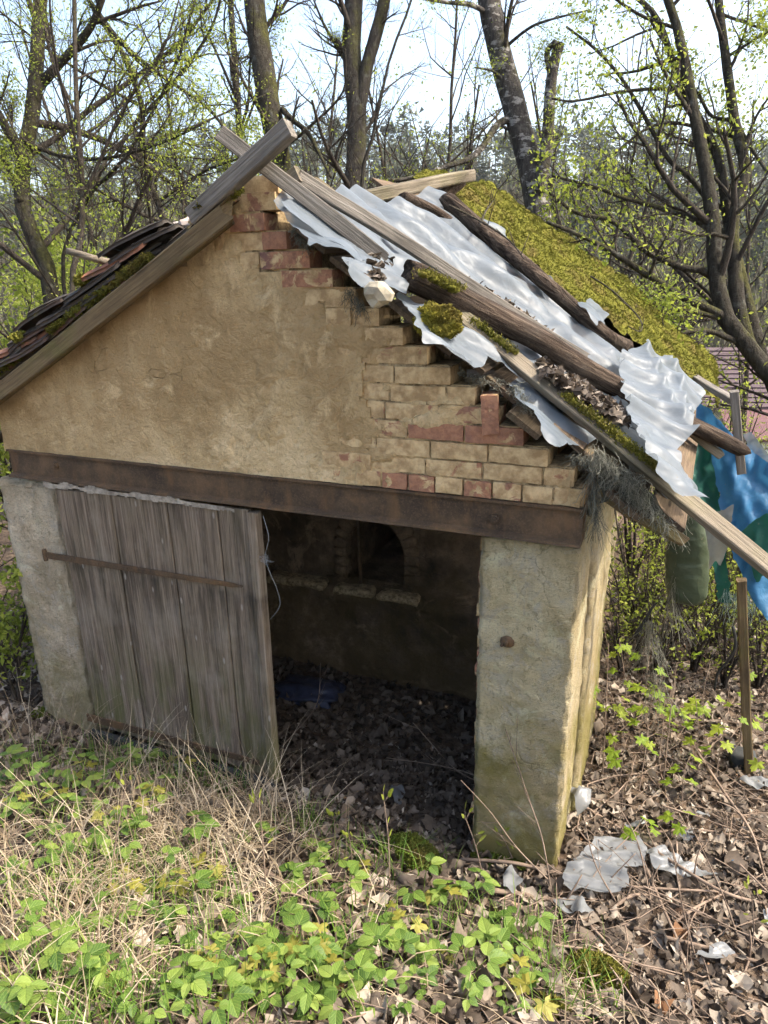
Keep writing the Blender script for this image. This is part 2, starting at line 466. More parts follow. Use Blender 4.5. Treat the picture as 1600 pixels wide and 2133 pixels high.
def m_wood(name, light, mid, dark, green=0., wet=0.):
    t = NT(name); o = t.offset(t.obj(), t.rnd())
    g = t.noise(t.scale(o, (1.2, 34, 34)), 2.2, 6, .65, .35); f = t.noise(t.scale(o, (2.5, 120, 120)), 1.6, 4, .7); l = t.noise(t.scale(o, (1, 2.4, 2.4)), 1.9, 4, .6)
    k = t.ramp(t.mix(.4, g, f), [(.28, dark), (.5, mid), (.72, light)])
    k = t.mix(t.ramp(l, [(.48, 0.), (.72, .75)]), k, tuple(x * .55 for x in dark))
    kn = t.voro(t.scale(o, (1.6, 9, 9)), 1.5)
    k = t.mix(t.ramp(kn, [(.07, .8), (.13, 0.)]), k, tuple(x * .45 for x in dark))
    k = t.mix(t.math('MULTIPLY', t.math('SUBTRACT', t.rnd(), .5), .5), k, light) if False else k
    if green:
        k = t.mix(t.ramp(t.noise(o, 2.4, 5, .7), [(.5, 0.), (.68, green)]), k, (.115, .115, .03))
    t.col(k); t.rough(.9, .2)
    t.bump(t.math('ADD', t.math('MULTIPLY', g, 1.5), t.math('MULTIPLY', f, .8)), .9, .006); return t.m
M_WOOD_GREY = m_wood('wood_grey_old', (.30, .27, .232), (.165, .145, .12), (.055, .047, .038))
def m_door():
    t = NT('wood_door'); o = t.offset(t.obj(), t.rnd()); p = t.pos()
    g = t.noise(t.scale(o, (.9, 34, 34)), 2.2, 6, .7, .3); f = t.noise(t.scale(o, (2.2, 130, 130)), 1.6, 4, .7); l = t.noise(t.scale(p, (9, 1, .9)), 1.6, 5, .65); v = t.noise(p, 3., 5, .6)
    k = t.ramp(t.math('ADD', t.math('MULTIPLY', g, .6), t.math('MULTIPLY', f, .4)), [(.36, (.075, .055, .039)), (.5, (.195, .147, .105)), (.64, (.34, .27, .20))])
    k = t.mix(t.ramp(l, [(.49, 0.), (.64, .6)]), k, (.035, .027, .02))
    k = t.mix(t.ramp(v, [(.52, 0.), (.66, .35)]), k, (.33, .28, .22))
    band = t.math('MULTIPLY', t.ramp(t.math('MULTIPLY', t.sep(p, 2), .5), [(.35, 0.), (.49, .5), (.57, .8), (.588, 0.)]), t.ramp(t.noise(t.scale(p, (10, 1, 1.2)), 1.8, 5, .65), [(.45, 0.), (.6, .85)]))
    k = t.mix(band, k, (.022, .018, .015))
    gm = t.math('MULTIPLY', t.ramp(t.sep(p, 2), [(.05, 1.), (.45, .55), (.8, .1)]), t.ramp(t.noise(t.scale(p, (4, 1, 1)), 2.2, 5, .65), [(.42, 0.), (.6, .8)]))
    k = t.mix(gm, k, (.105, .11, .03))
    kn = t.voro(t.scale(o, (3.2, 9, 9)), 1.4); k = t.mix(t.ramp(kn, [(.06, .7), (.11, 0.)]), k, (.36, .32, .27))
    t.col(k); t.rough(.9, .2); t.bump(t.math('ADD', t.math('MULTIPLY', g, 1.6), t.math('MULTIPLY', f, .9)), 1., .008); return t.m
M_WOOD_DOOR = m_door()
M_WOOD_VERGE = m_wood('wood_verge', (.25, .19, .10), (.15, .105, .055), (.06, .04, .022), .55)
M_WOOD_PALE = m_wood('wood_pale', (.29, .25, .185), (.17, .14, .10), (.06, .047, .033), .3)
M_WOOD_ROT = m_wood('wood_rotten', (.22, .165, .105), (.12, .084, .053), (.04, .028, .019), .25)
def m_logbark():
    t = NT('log_bark'); o = t.offset(t.obj(), t.rnd())
    g = t.noise(t.scale(o, (1.3, 22, 22)), 2.0, 6, .7, .6); l = t.noise(o, 5, 5, .65)
    k = t.ramp(g, [(.36, (.02, .014, .01)), (.5, (.06, .042, .03)), (.66, (.15, .113, .083))])
    k = t.mix(t.ramp(l, [(.52, 0.), (.7, .5)]), k, (.10, .082, .065))
    t.col(k); t.rough(.95, .15); t.bump(t.math('ADD', t.math('MULTIPLY', g, 2.), t.noise(o, 60, 4, .7)), 1., .015); return t.m
M_LOG = m_logbark()
def m_bark(name, c0, c1, c2, moss=.6, white=0.):
    t = NT(name); p = t.pos()
    s = t.scale(p, (1, 1, .25)); g = t.noise(s, 26, 6, .7, .5); l = t.noise(p, 5, 4, .6)
    k = t.ramp(g, [(.3, c0), (.5, c1), (.72, c2)])
    if white:
        w = t.noise(t.scale(p, (1, 1, 2.2)), 7, 5, .65)
        k = t.mix(t.ramp(w, [(.54, 0.), (.60, white)]), k, (.50, .47, .42))
    k = t.mix(t.ramp(t.noise(p, 9, 4, .6), [(.58, 0.), (.7, .4)]), k, (.17, .17, .15))
    if moss:
        nz = t.math('ADD', t.noise(p, 3.2, 5, .7), t.math('MULTIPLY', t.sep(t.nrm(), 2), .18))
        nz = t.math('ADD', nz, t.math('MULTIPLY', t.sep(t.nrm(), 0), .13))
        k = t.mix(t.ramp(nz, [(.62, 0.), (.76, moss * .8)]), k, t.ramp(t.noise(p, 30, 3, .6), [(.35, (.035, .036, .010)), (.65, (.09, .085, .02))]))
    t.col(k); t.rough(.95, .15); t.bump(t.math('ADD', t.math('MULTIPLY', g, 1.6), t.noise(p, 70, 3, .7)), 1., .02); return t.m
M_BARK = m_bark('bark_moss', (.018, .015, .012), (.042, .036, .029), (.085, .074, .06), .7)
M_BARK_MOSSY = m_bark('bark_mossy', (.018, .015, .011), (.04, .034, .025), (.075, .066, .05), .9)
M_BIRCH = m_bark('bark_birch', (.025, .021, .018), (.06, .052, .044), (.12, .105, .09), .75, .5)
M_TWIG = m_bark('bark_twig', (.025, .02, .016), (.055, .044, .035), (.10, .083, .066), .3)
def m_stick():
    t = NT('dry_stick'); p = t.pos()
    k = t.ramp(t.noise(p, 12, 4, .6), [(.3, (.10, .07, .05)), (.7, (.27, .20, .145))]); t.col(k); t.rough(.85, .2); t.bump(t.noise(p, 90, 3, .6), .6, .004); return t.m
M_STICK = m_stick()
def m_rust():
    t = NT('rusty_steel'); p = t.pos()
    k = t.ramp(t.noise(p, 5, 6, .7), [(.36, (.032, .021, .012)), (.52, (.066, .042, .022)), (.66, (.12, .072, .036))])
    k = t.mix(t.ramp(t.noise(p, 120, 3, .7), [(.5, 0.), (.75, .5)]), k, (.19, .115, .075))
    k = t.mix(t.ramp(t.noise(t.scale(p, (3, 3, .8)), 3, 4, .6), [(.52, 0.), (.68, .6)]), k, (.16, .085, .035))
    t.col(k); t.rough(.75, .35); t.bump(t.noise(p, 160, 4, .7), .5, .004); return t.m
M_RUST = m_rust()
def m_tile():
    t = NT('roof_tile'); o = t.offset(t.obj(), t.rnd())
    k = t.mix(t.ramp(t.rnd(), [(.74, 0.), (.85, 1.)]), (.05, .04, .033), (.22, .095, .055))
    k = t.mix(t.ramp(t.noise(o, 9, 5, .7), [(.45, 0.), (.62, .9)]), k, (.05, .045, .035))
    k = t.mix(t.ramp(t.noise(o, 5, 5, .7), [(.58, 0.), (.7, .7)]), k, (.12, .11, .035))
    t.col(k); t.rough(.9, .2); t.bump(t.noise(o, 40, 5, .7), .7, .008); return t.m
M_TILE = m_tile()
def m_moss(name, a, b, c):
    t = NT(name); p = t.pos(); v = t.var()
    k = t.ramp(t.math('ADD', t.math('MULTIPLY', t.noise(p, 14, 4, .65), .6), t.math('MULTIPLY', v, .4)), [(.25, a), (.5, b), (.75, c)])
    k = t.mix(t.ramp(t.noise(p, 4.5, 5, .65), [(.5, 0.), (.66, .75)]), k, (.13, .095, .035))
    t.col(k); t.rough(1., .05); t.bump(t.noise(p, 110, 4, .8), 1., .01); return t.m
M_MOSS = m_moss('moss_yellow', (.06, .062, .012), (.15, .145, .025), (.25, .23, .05))
M_MOSS_CUSHION = m_moss('moss_cushion', (.14, .13, .02), (.32, .28, .04), (.50, .44, .09))
M_MOSS_DARK = m_moss('moss_dark', (.05, .065, .012), (.10, .13, .02), (.18, .21, .04))
def m_film(name, base, trans=.45, rough=.35, clear=.12, bumps=1.):
    t = NT(name); p = t.pos()
    dirt = t.ramp(t.noise(p, 4.5, 6, .7), [(.42, 0.), (.72, .55)])
    k = t.mix(dirt, base, tuple(x * .62 for x in (base[0], base[1] * .96, base[2] * .86)))
    k = t.mix(t.ramp(t.noise(p, 55, 3, .6), [(.68, 0.), (.74, .6)]), k, (.2, .16, .11))
    t.col(k); t.rough(rough, .28)
    q = t.scale(p, (.55, .8, .8)); wq = t.n('TexNoise'); t.link(q, wq.inputs['Vector']); wq.inputs['Scale'].default_value = 6; wm = t.n('VectorMath', operation='MULTIPLY_ADD'); t.link(wq.outputs['Color'], wm.inputs[0]); wm.inputs[1].default_value = (.16, .16, .16); t.link(q, wm.inputs[2]); q = wm.outputs[0]
    h = t.math('ADD', t.math('MULTIPLY', t.voro(q, 7), .9), t.math('ADD', t.math('MULTIPLY', t.voro(q, 19), .38), t.math('MULTIPLY', t.noise(p, 5, 4, .55, 1.5), .8)))
    bn = t.bump(h, .36 * bumps, .03)
    tr = t.n('BsdfTranslucent'); t.setin(tr.inputs['Color'], k); t.link(bn, tr.inputs['Normal'])
    m1 = t.n('MixShader'); m1.inputs[0].default_value = trans; t.link(t.b.outputs[0], m1.inputs[1]); t.link(tr.outputs[0], m1.inputs[2])
    cl = t.n('BsdfTransparent'); m2 = t.n('MixShader'); m2.inputs[0].default_value = clear
    t.link(m1.outputs[0], m2.inputs[1]); t.link(cl.outputs[0], m2.inputs[2]); t.link(m2.outputs[0], t.out.inputs[0]); return t.m
M_FILM = m_film('white_plastic_film', (.195, .225, .25), .42, .40, .12, .8)
M_FILM2 = m_film('bluish_plastic_film', (.175, .208, .238), .42, .40, .18, .8)
M_FILM3 = m_film('milky_plastic_film', (.22, .23, .232), .3, .3, .12, .7)
M_TARP_BLUE = m_film('blue_tarp', (.035, .14, .27), .3, .5, .0, 1.2)
M_TARP_GREEN = m_film('green_tarp', (.012, .085, .06), .18, .45, .0, 1.)
M_TARP_OLIVE = m_film('olive_tarp', (.05, .065, .035), .12, .45, .0, 1.3)
M_FELT = m_film('roofing_felt', (.035, .036, .034), .0, .8, .0, 1.)
M_GREYFILM = m_film('grey_film', (.26, .26, .23), .35, .5, .05, 1.)
def m_fibre(name, a, b):
    t = NT(name); v = t.var(); t.col(t.ramp(v, [(0., a), (1., b)])); t.rough(.6, .3); return t.m
M_FIBRE = m_fibre('net_fibre', (.05, .05, .036), (.25, .245, .19))
M_FIBRE_TEAL = m_fibre('teal_fibre', (.05, .12, .12), (.34, .42, .40))
def m_leaf(name, stops, trans=.45, rough=.55):
    t = NT(name); v = t.var(); p = t.pos()
    k = t.ramp(v, stops)
    k = t.mix(t.ramp(t.noise(p, 60, 3, .6), [(.35, .22), (.6, 0.)]), k, tuple(x * .5 for x in stops[0][1]))
    t.col(k); t.rough(rough, .3)
    tr = t.n('BsdfTranslucent'); t.setin(tr.inputs['Color'], k)
    m1 = t.n('MixShader'); m1.inputs[0].default_value = trans; t.link(t.b.outputs[0], m1.inputs[1]); t.link(tr.outputs[0], m1.inputs[2]); t.link(m1.outputs[0], t.out.inputs[0]); return t.m
M_LEAF_SPRING = m_leaf('leaf_spring', [(0., (.13, .175, .022)), (.5, (.26, .315, .04)), (1., (.42, .45, .085))], .55)
def m_herb(name, a, b, c, trans=.4, vein=34.):
    """leaf blade with a midrib and side veins; every leaf its own tint"""
    t = NT(name); o = t.obj(); r = t.rnd(); p = t.pos()
    k = t.ramp(t.math('ADD', t.math('MULTIPLY', r, .75), t.math('MULTIPLY', t.noise(p, 25, 3, .6), .3)), [(.12, a), (.5, b), (.95, c)])
    ax = t.math('ABSOLUTE', t.sep(o, 0)); s = t.math('SINE', t.math('MULTIPLY', t.math('SUBTRACT', t.sep(o, 1), t.math('MULTIPLY', ax, 1.1)), vein))
    rib = t.ramp(ax, [(.0, 1.), (.03, 0.)]); v = t.math('MAXIMUM', t.ramp(s, [(.55, 0.), (1., .55)]), rib)
    k = t.mix(t.math('MULTIPLY', v, .45), k, tuple(min(1., x * 1.5) for x in c))
    k = t.mix(t.ramp(t.noise(p, 45, 4, .7), [(.60, 0.), (.70, .5)]), k, (.20, .17, .05))
    t.col(k); t.rough(.5, .35); bn = t.bump(t.math('SUBTRACT', 1., v), .5, .004)
    tr = t.n('BsdfTranslucent'); t.setin(tr.inputs['Color'], k)
    m1 = t.n('MixShader'); m1.inputs[0].default_value = trans; t.link(t.b.outputs[0], m1.inputs[1]); t.link(tr.outputs[0], m1.inputs[2]); t.link(m1.outputs[0], t.out.inputs[0]); return t.m
M_LEAF_GREEN = m_herb('leaf_green', (.05, .105, .018), (.12, .20, .032), (.24, .31, .06))
M_LEAF_MAPLE = m_leaf('leaf_maple_young', [(0., (.17, .17, .025)), (.5, (.30, .28, .05)), (1., (.40, .36, .10))], .45)
M_LEAF_MAPLE_GREEN = m_leaf('leaf_maple_green', [(0., (.12, .20, .02)), (.5, (.24, .34, .03)), (1., (.36, .42, .05))], .55)
M_LITTER = m_leaf('leaf_litter', [(0., (.026, .019, .013)), (.3, (.085, .062, .043)), (.58, (.185, .145, .106)), (.88, (.43, .37, .29)), (1., (.22, .11, .05))], .12, .75)
M_STRAW = m_leaf('dry_grass', [(0., (.17, .12, .068)), (.5, (.35, .275, .175)), (1., (.55, .465, .335))], .25, .7)
M_GRASS = m_leaf('green_grass', [(0., (.07, .15, .02)), (.6, (.15, .26, .035)), (1., (.27, .36, .07))], .45)
M_CONIFER = m_leaf('conifer_far', [(0., (.055, .065, .045)), (.6, (.085, .10, .065)), (1., (.125, .14, .085))], .15, .8)
M_FARTWIG = m_leaf('far_wood', [(0., (.06, .052, .038)), (.5, (.115, .103, .07)), (.85, (.165, .155, .09)), (1., (.24, .27, .06))], .2, .9)
def m_soil():
    t = NT('soil_litter'); p = t.pos()
    k = t.ramp(t.noise(p, 18, 6, .75), [(.3, (.035, .025, .018)), (.5, (.10, .07, .048)), (.7, (.21, .16, .11))])
    far = t.ramp(t.noise(p, .35, 5, .6), [(.4, (.075, .062, .045)), (.6, (.10, .10, .045))])
    n = t.n('VectorMath', operation='LENGTH'); t.link(p, n.inputs[0])
    k = t.mix(t.ramp(t.math('MULTIPLY', n.outputs['Value'], .02), [(.16, 0.), (.4, 1.)]), k, far)
    t.col(k); t.rough(1., .1); t.bump(t.noise(p, 40, 5, .7), .8, .02); return t.m
M_SOIL = m_soil()
def m_plain(name, c, rough=.8, var=.25):
    t = NT(name); p = t.pos(); t.col(t.ramp(t.noise(p, 20, 5, .65), [(.3, tuple(x * (1 - var) for x in c)), (.7, tuple(x * (1 + var) for x in c))])); t.rough(rough, .3); t.bump(t.noise(p, 50, 4, .6), .5, .006); return t.m
M_ROCK = m_plain('grey_rock', (.33, .29, .21), .95, .35)
M_RUBBLE = m_plain('pale_rubble', (.42, .34, .28), .95, .3)
M_BAG = m_plain('dark_bag', (.03, .035, .06), .35, .4)
M_TWINE = m_plain('pale_twine', (.25, .26, .26), .6, .2)
M_HOUSE = m_plain('house_wall', (.60, .57, .52), .9, .08)
M_ROOFRED = m_plain('house_tiles', (.085, .055, .06), .75, .2)
M_ROOFRED2 = m_plain('house_tiles_red', (.12, .055, .055), .75, .2)
M_TIMBER = m_plain('house_timber', (.11, .095, .08), .9, .2)
M_BLACK = m_plain('black_strap', (.02, .02, .018), .6, .2)
M_BRICK_SOOT = m_plain('brick_sooty', (.06, .03, .02), .95, .4)

# ================================================================== THE SETTING
def build_ground():
    n = 250; u = np.linspace(-1, 1, n)
    x = 2.2 + .9 * np.sinh(6.5 * u); y = .2 + .9 * np.sinh(6.5 * u)
    X, Y = np.meshgrid(x, y, indexing='ij')
    V = np.stack([X, Y, gz(X, Y)], -1).reshape(-1, 3)
    o = MB().add(V, quad_grid(n, n)[:, ::1]).build('ground', M_SOIL)
    struct(o, 'leaf strewn earth bank sloping down past the shed to the valley')
build_ground()

def build_far_forest():
    rng = np.random.default_rng(11)
    mbc, mbd = MB(), MB()
    # conifers: trunk plus drooping tapering sprays
    def conifer(mb, base, h, rng, ntier=15, per=7):
        lean = rng.normal(0, .015, 2)
        tube1(mb, [base, base + np.array([lean[0] * h, lean[1] * h, h])], h * .014, h * .003, 4, 3, .0, False)
        t = rng.uniform(.28, 1, ntier * per); a = rng.uniform(0, 6.283, len(t)); L = h * (.04 + .17 * (1 - t) ** .8) * rng.uniform(.6, 1.25, len(t))
        c = base + np.stack([lean[0] * h * t, lean[1] * h * t, h * t], -1)
        d = np.stack([np.cos(a), np.sin(a), rng.uniform(-.35, .15, len(t))], -1); s = np.stack([-np.sin(a), np.cos(a), 0 * a], -1); w = L * .34
        tip = c + d * L[:, None]; mid = c + d * L[:, None] * .55 + np.array([0, 0, 1.]) * (L * .06)[:, None]
        V = np.stack([c, mid + s * w[:, None], tip, mid - s * w[:, None]], 1).reshape(-1, 3)
        F = np.arange(len(t) * 4).reshape(-1, 4)
        mb.add(V, F, np.repeat(rng.uniform(0, 1, len(t)), 4))
    def pine(mb, base, h, rng, ncl=9, per=22):
        lean = rng.normal(0, .02, 2)
        tube1(mb, [base, base + np.array([lean[0] * h, lean[1] * h, h * .95])], h * .013, h * .004, 4, 3, .0, False)
        for _ in range(ncl):
            t = rng.uniform(.48, .98); a = rng.uniform(0, 6.283); w = h * (.05 + .11 * (1 - t)) * rng.uniform(.5, 1.3)
            c = base + np.array([lean[0] * h * t + math.cos(a) * w, lean[1] * h * t + math.sin(a) * w, h * t]); sz = h * rng.uniform(.05, .09)
            p = c + rng.normal(0, 1, (per, 3)) * np.array([sz, sz, sz * .5]); e1 = rng.normal(0, sz * .55, (per, 3)); e2 = rng.normal(0, sz * .55, (per, 3)); e1[:, 2] *= .5
            mb.add(np.stack([p, p + e1, p + e2], 1).reshape(-1, 3), np.arange(per * 3).reshape(-1, 3), np.repeat(rng.uniform(0, 1, per), 3))
    n = 0
    while n < 330:
        d = rng.uniform(75, 215); a = rng.uniform(-.62, .62); th = YAW - a
        x = CAM[0] - math.sin(th) * d; y = CAM[1] + math.cos(th) * d
        if d < 130 and rng.random() < .85: continue
        z = float(gz(x, y)); h = rng.uniform(10, 17) * (1.0 if d > 120 else .8)
        (pine if rng.random() < .7 else conifer)(mbc, np.array([x, y, z - .5]), h, rng); n += 1
    struct(mbc.build('conifer_wood', M_CONIFER, smooth_=False), 'dark conifer wood along the crest of the far hill', 'stuff')
    n = 0
    while n < 1250:
        d = rng.uniform(38, 170); a = rng.uniform(-.66, .66); th = YAW - a
        x = CAM[0] - math.sin(th) * d; y = CAM[1] + math.cos(th) * d
        z = float(gz(x, y)); h = rng.uniform(6, 12) * (.75 if d < 60 else 1)
        if d < 52 and a > .2: continue
        k = 46; t = rng.uniform(.15, 1, k); az = rng.uniform(0, 6.283, k)
        rad = h * .28 * np.sin(np.pi * np.clip(t * .9 + .1, 0, 1)) * rng.uniform(.2, 1.1, k)
        c = np.array([x, y, z]) + np.stack([np.cos(az) * rad * .35, np.sin(az) * rad * .35, h * t * .75], -1)
        tip = np.array([x, y, z]) + np.stack([np.cos(az) * rad, np.sin(az) * rad, h * (t * .75 + .22)], -1)
        s = np.stack([-np.sin(az), np.cos(az), 0 * az], -1) * (h * .012 * rng.uniform(.6, 2.4, k))[:, None]
        V = np.stack([c - s, c + s, tip], 1).reshape(-1, 3)
        mbd.add(V, np.arange(k * 3).reshape(-1, 3), np.repeat(rng.uniform(0, .85, k), 3) )
        kl = 56; green = rng.random() < .7
        pl = np.array([x, y, z]) + np.stack([rng.normal(0, h * .15, kl), rng.normal(0, h * .15, kl), h * rng.uniform(.3, 1, kl)], -1)
        e1 = rng.normal(0, .22, (kl, 3)); e2 = rng.normal(0, .22, (kl, 3))
        mbd.add(np.stack([pl, pl + e1, pl + e2], 1).reshape(-1, 3), np.arange(kl * 3).reshape(-1, 3), np.repeat(rng.uniform(.9, 1, kl) if green else rng.uniform(.3, .8, kl), 3))
        tube1(mbd, [(x, y, z - .5), (x + rng.normal(0, .3), y, z + h * .8)], h * .012, .02, 4, 2, .3, False); n += 1
    struct(mbd.build('bare_wood', M_FARTWIG, smooth_=False), 'bare brown deciduous wood covering the far hillside', 'stuff')
    # single pines that stand out against the sky
    spots = [(520, 62, 16, 'tall dark pine seen through the crossed boards above the shed roof'), (395, 75, 13, 'dark pine left of the crossed boards on the skyline'),
             (662, 70, 14, 'dark pine between the two thick trunks behind the roof'), (866, 80, 13, 'round topped dark pine right of the forked trunk'),
             (930, 85, 14, 'slim pine left of the leaning birch on the skyline'), (1240, 95, 15, 'dark pine on the crest right of the sawn birch stem'),
             (1320, 100, 16, 'dark pine on the crest behind the spreading maple limbs'), (1590, 95, 16, 'dark pine at the right edge of the far crest')]
    for (u, d, h, lab) in spots:
        th = YAW - math.atan((u - 800) / (FPX / math.cos(PITCH)))
        x = CAM[0] - math.sin(th) * d; y = CAM[1] + math.cos(th) * d; b = np.array([x, y, float(gz(x, y)) - .3])
        r = empty('pine_tree', b); tag(r, lab, 'tree', 'pines on the skyline')
        m = MB(); tube1(m, [b, b + [.2, 0, h * .6], b + [.1, .1, h]], h * .016, h * .004, 6, 5, .0, False); m.build('trunk', M_BARK, r)
        m = MB(); pine(m, b, h, np.random.default_rng(int(u)), 16, 40); m.build('crown', M_CONIFER, r, False)
build_far_forest()

def build_house():
    d = 40.
    ex = np.array([math.cos(YAW - .16), math.sin(YAW - .16), 0]); ey = np.array([-ex[1], ex[0], 0]); ez = np.array([0, 0, 1.])
    ridge0 = at_d(1418, 730, d); W = 5.2
    ridge0[2] -= 0
    o0 = ridge0
    def Q(a, b, c): return o0 + ex * a + ey * b + ez * c
    root = empty('valley_house', Q(W / 2, 0, -6)); tag(root, 'house with purple brown tiled roof down in the valley at the right edge', 'house')
    def slab(mb, P8):
        mb.add(np.array(P8), np.array([[0, 1, 2, 3], [7, 6, 5, 4], [0, 4, 5, 1], [1, 5, 6, 2], [2, 6, 7, 3], [3, 7, 4, 0]]))
    def box(mb, a0, a1, b0, b1, c0, c1):
        slab(mb, [Q(a0, b0, c0), Q(a1, b0, c0), Q(a1, b1, c0), Q(a0, b1, c0), Q(a0, b0, c1), Q(a1, b0, c1), Q(a1, b1, c1), Q(a0, b1, c1)])
    m = MB(); box(m, .2, W - .2, -2.6, 2.6, -6.5, -2.5)
    for a in (.2, W - .2):                                  # gables
        m.add(np.array([Q(a, -2.6, -2.5), Q(a, 2.6, -2.5), Q(a, 0, -.1)]), np.array([[0, 1, 2]]))
    m.build('wall', M_HOUSE, root, False)
    rf = MB()
    for s in (-1, 1):
        slab(rf, [Q(0, s * 3.0, -2.9), Q(W, s * 3.0, -2.9), Q(W, 0, 0), Q(0, 0, 0), Q(0, s * 3.0, -2.75), Q(W, s * 3.0, -2.75), Q(W, 0, .15), Q(0, 0, .15)])
    rf = rf.build('roof', M_ROOFRED, root, False)
    for i in range(13):                                     # tile courses as raised battens on the near slope
        t0 = (i + .05) / 13; b = -3.0 * (1 - t0); c = -2.9 + 2.9 * t0 + .16
        m = MB(); slab(m, [Q(0, b, c), Q(W, b, c), Q(W, b + .20, c + .195), Q(0, b + .20, c + .195), Q(0, b - .02, c + .07), Q(W, b - .02, c + .07), Q(W, b + .19, c + .215), Q(0, b + .19, c + .215)])
        m.build('tile_course', M_ROOFRED, rf, False)
    m = MB(); box(m, W, W + 2.6, -2.0, 2.0, -6.5, -1.9); m.build('annex_wall', M_HOUSE, root, False)
    for k in range(5):
        m = MB(); box(m, W + .1 + k * .6, W + .22 + k * .6, -2.06, -2.0, -6.4, -1.95); m.build('timber', M_TIMBER, root, False)
    for k in range(6):
        m = MB(); box(m, W + .05, W + 2.6, -2.05, -2.003, -5.9 + k * .75, -5.78 + k * .75); m.build('timber', M_TIMBER, root, False)
    m = MB(); slab(m, [Q(1.6, -5.2, -4.1), Q(W + 1.2, -5.2, -4.1), Q(W + 1.2, -3.1, -2.95), Q(1.6, -3.1, -2.95), Q(1.6, -5.2, -3.95), Q(W + 1.2, -5.2, -3.95), Q(W + 1.2, -3.1, -2.8), Q(1.6, -3.1, -2.8)])
    m.build('porch_roof', M_ROOFRED2, root, False)
    m = MB(); box(m, 1.9, W + .9, -4.9, -2.6, -6.5, -4.0); m.build('porch_wall', M_HOUSE, root, False)
build_house()

# ================================================================== THE SHED
BEAM_T, BEAM_B = 1.789, 1.632
X0, X1 = -.21, 3.0
shed = empty('brick_shed', (1.4, 1.5, 0))
tag(shed, 'small derelict rendered brick shed with a collapsing gable roof', 'shed')
COURSE = .077
def edge_x(z): return 3.0 - (z - 1.89) * 1.335

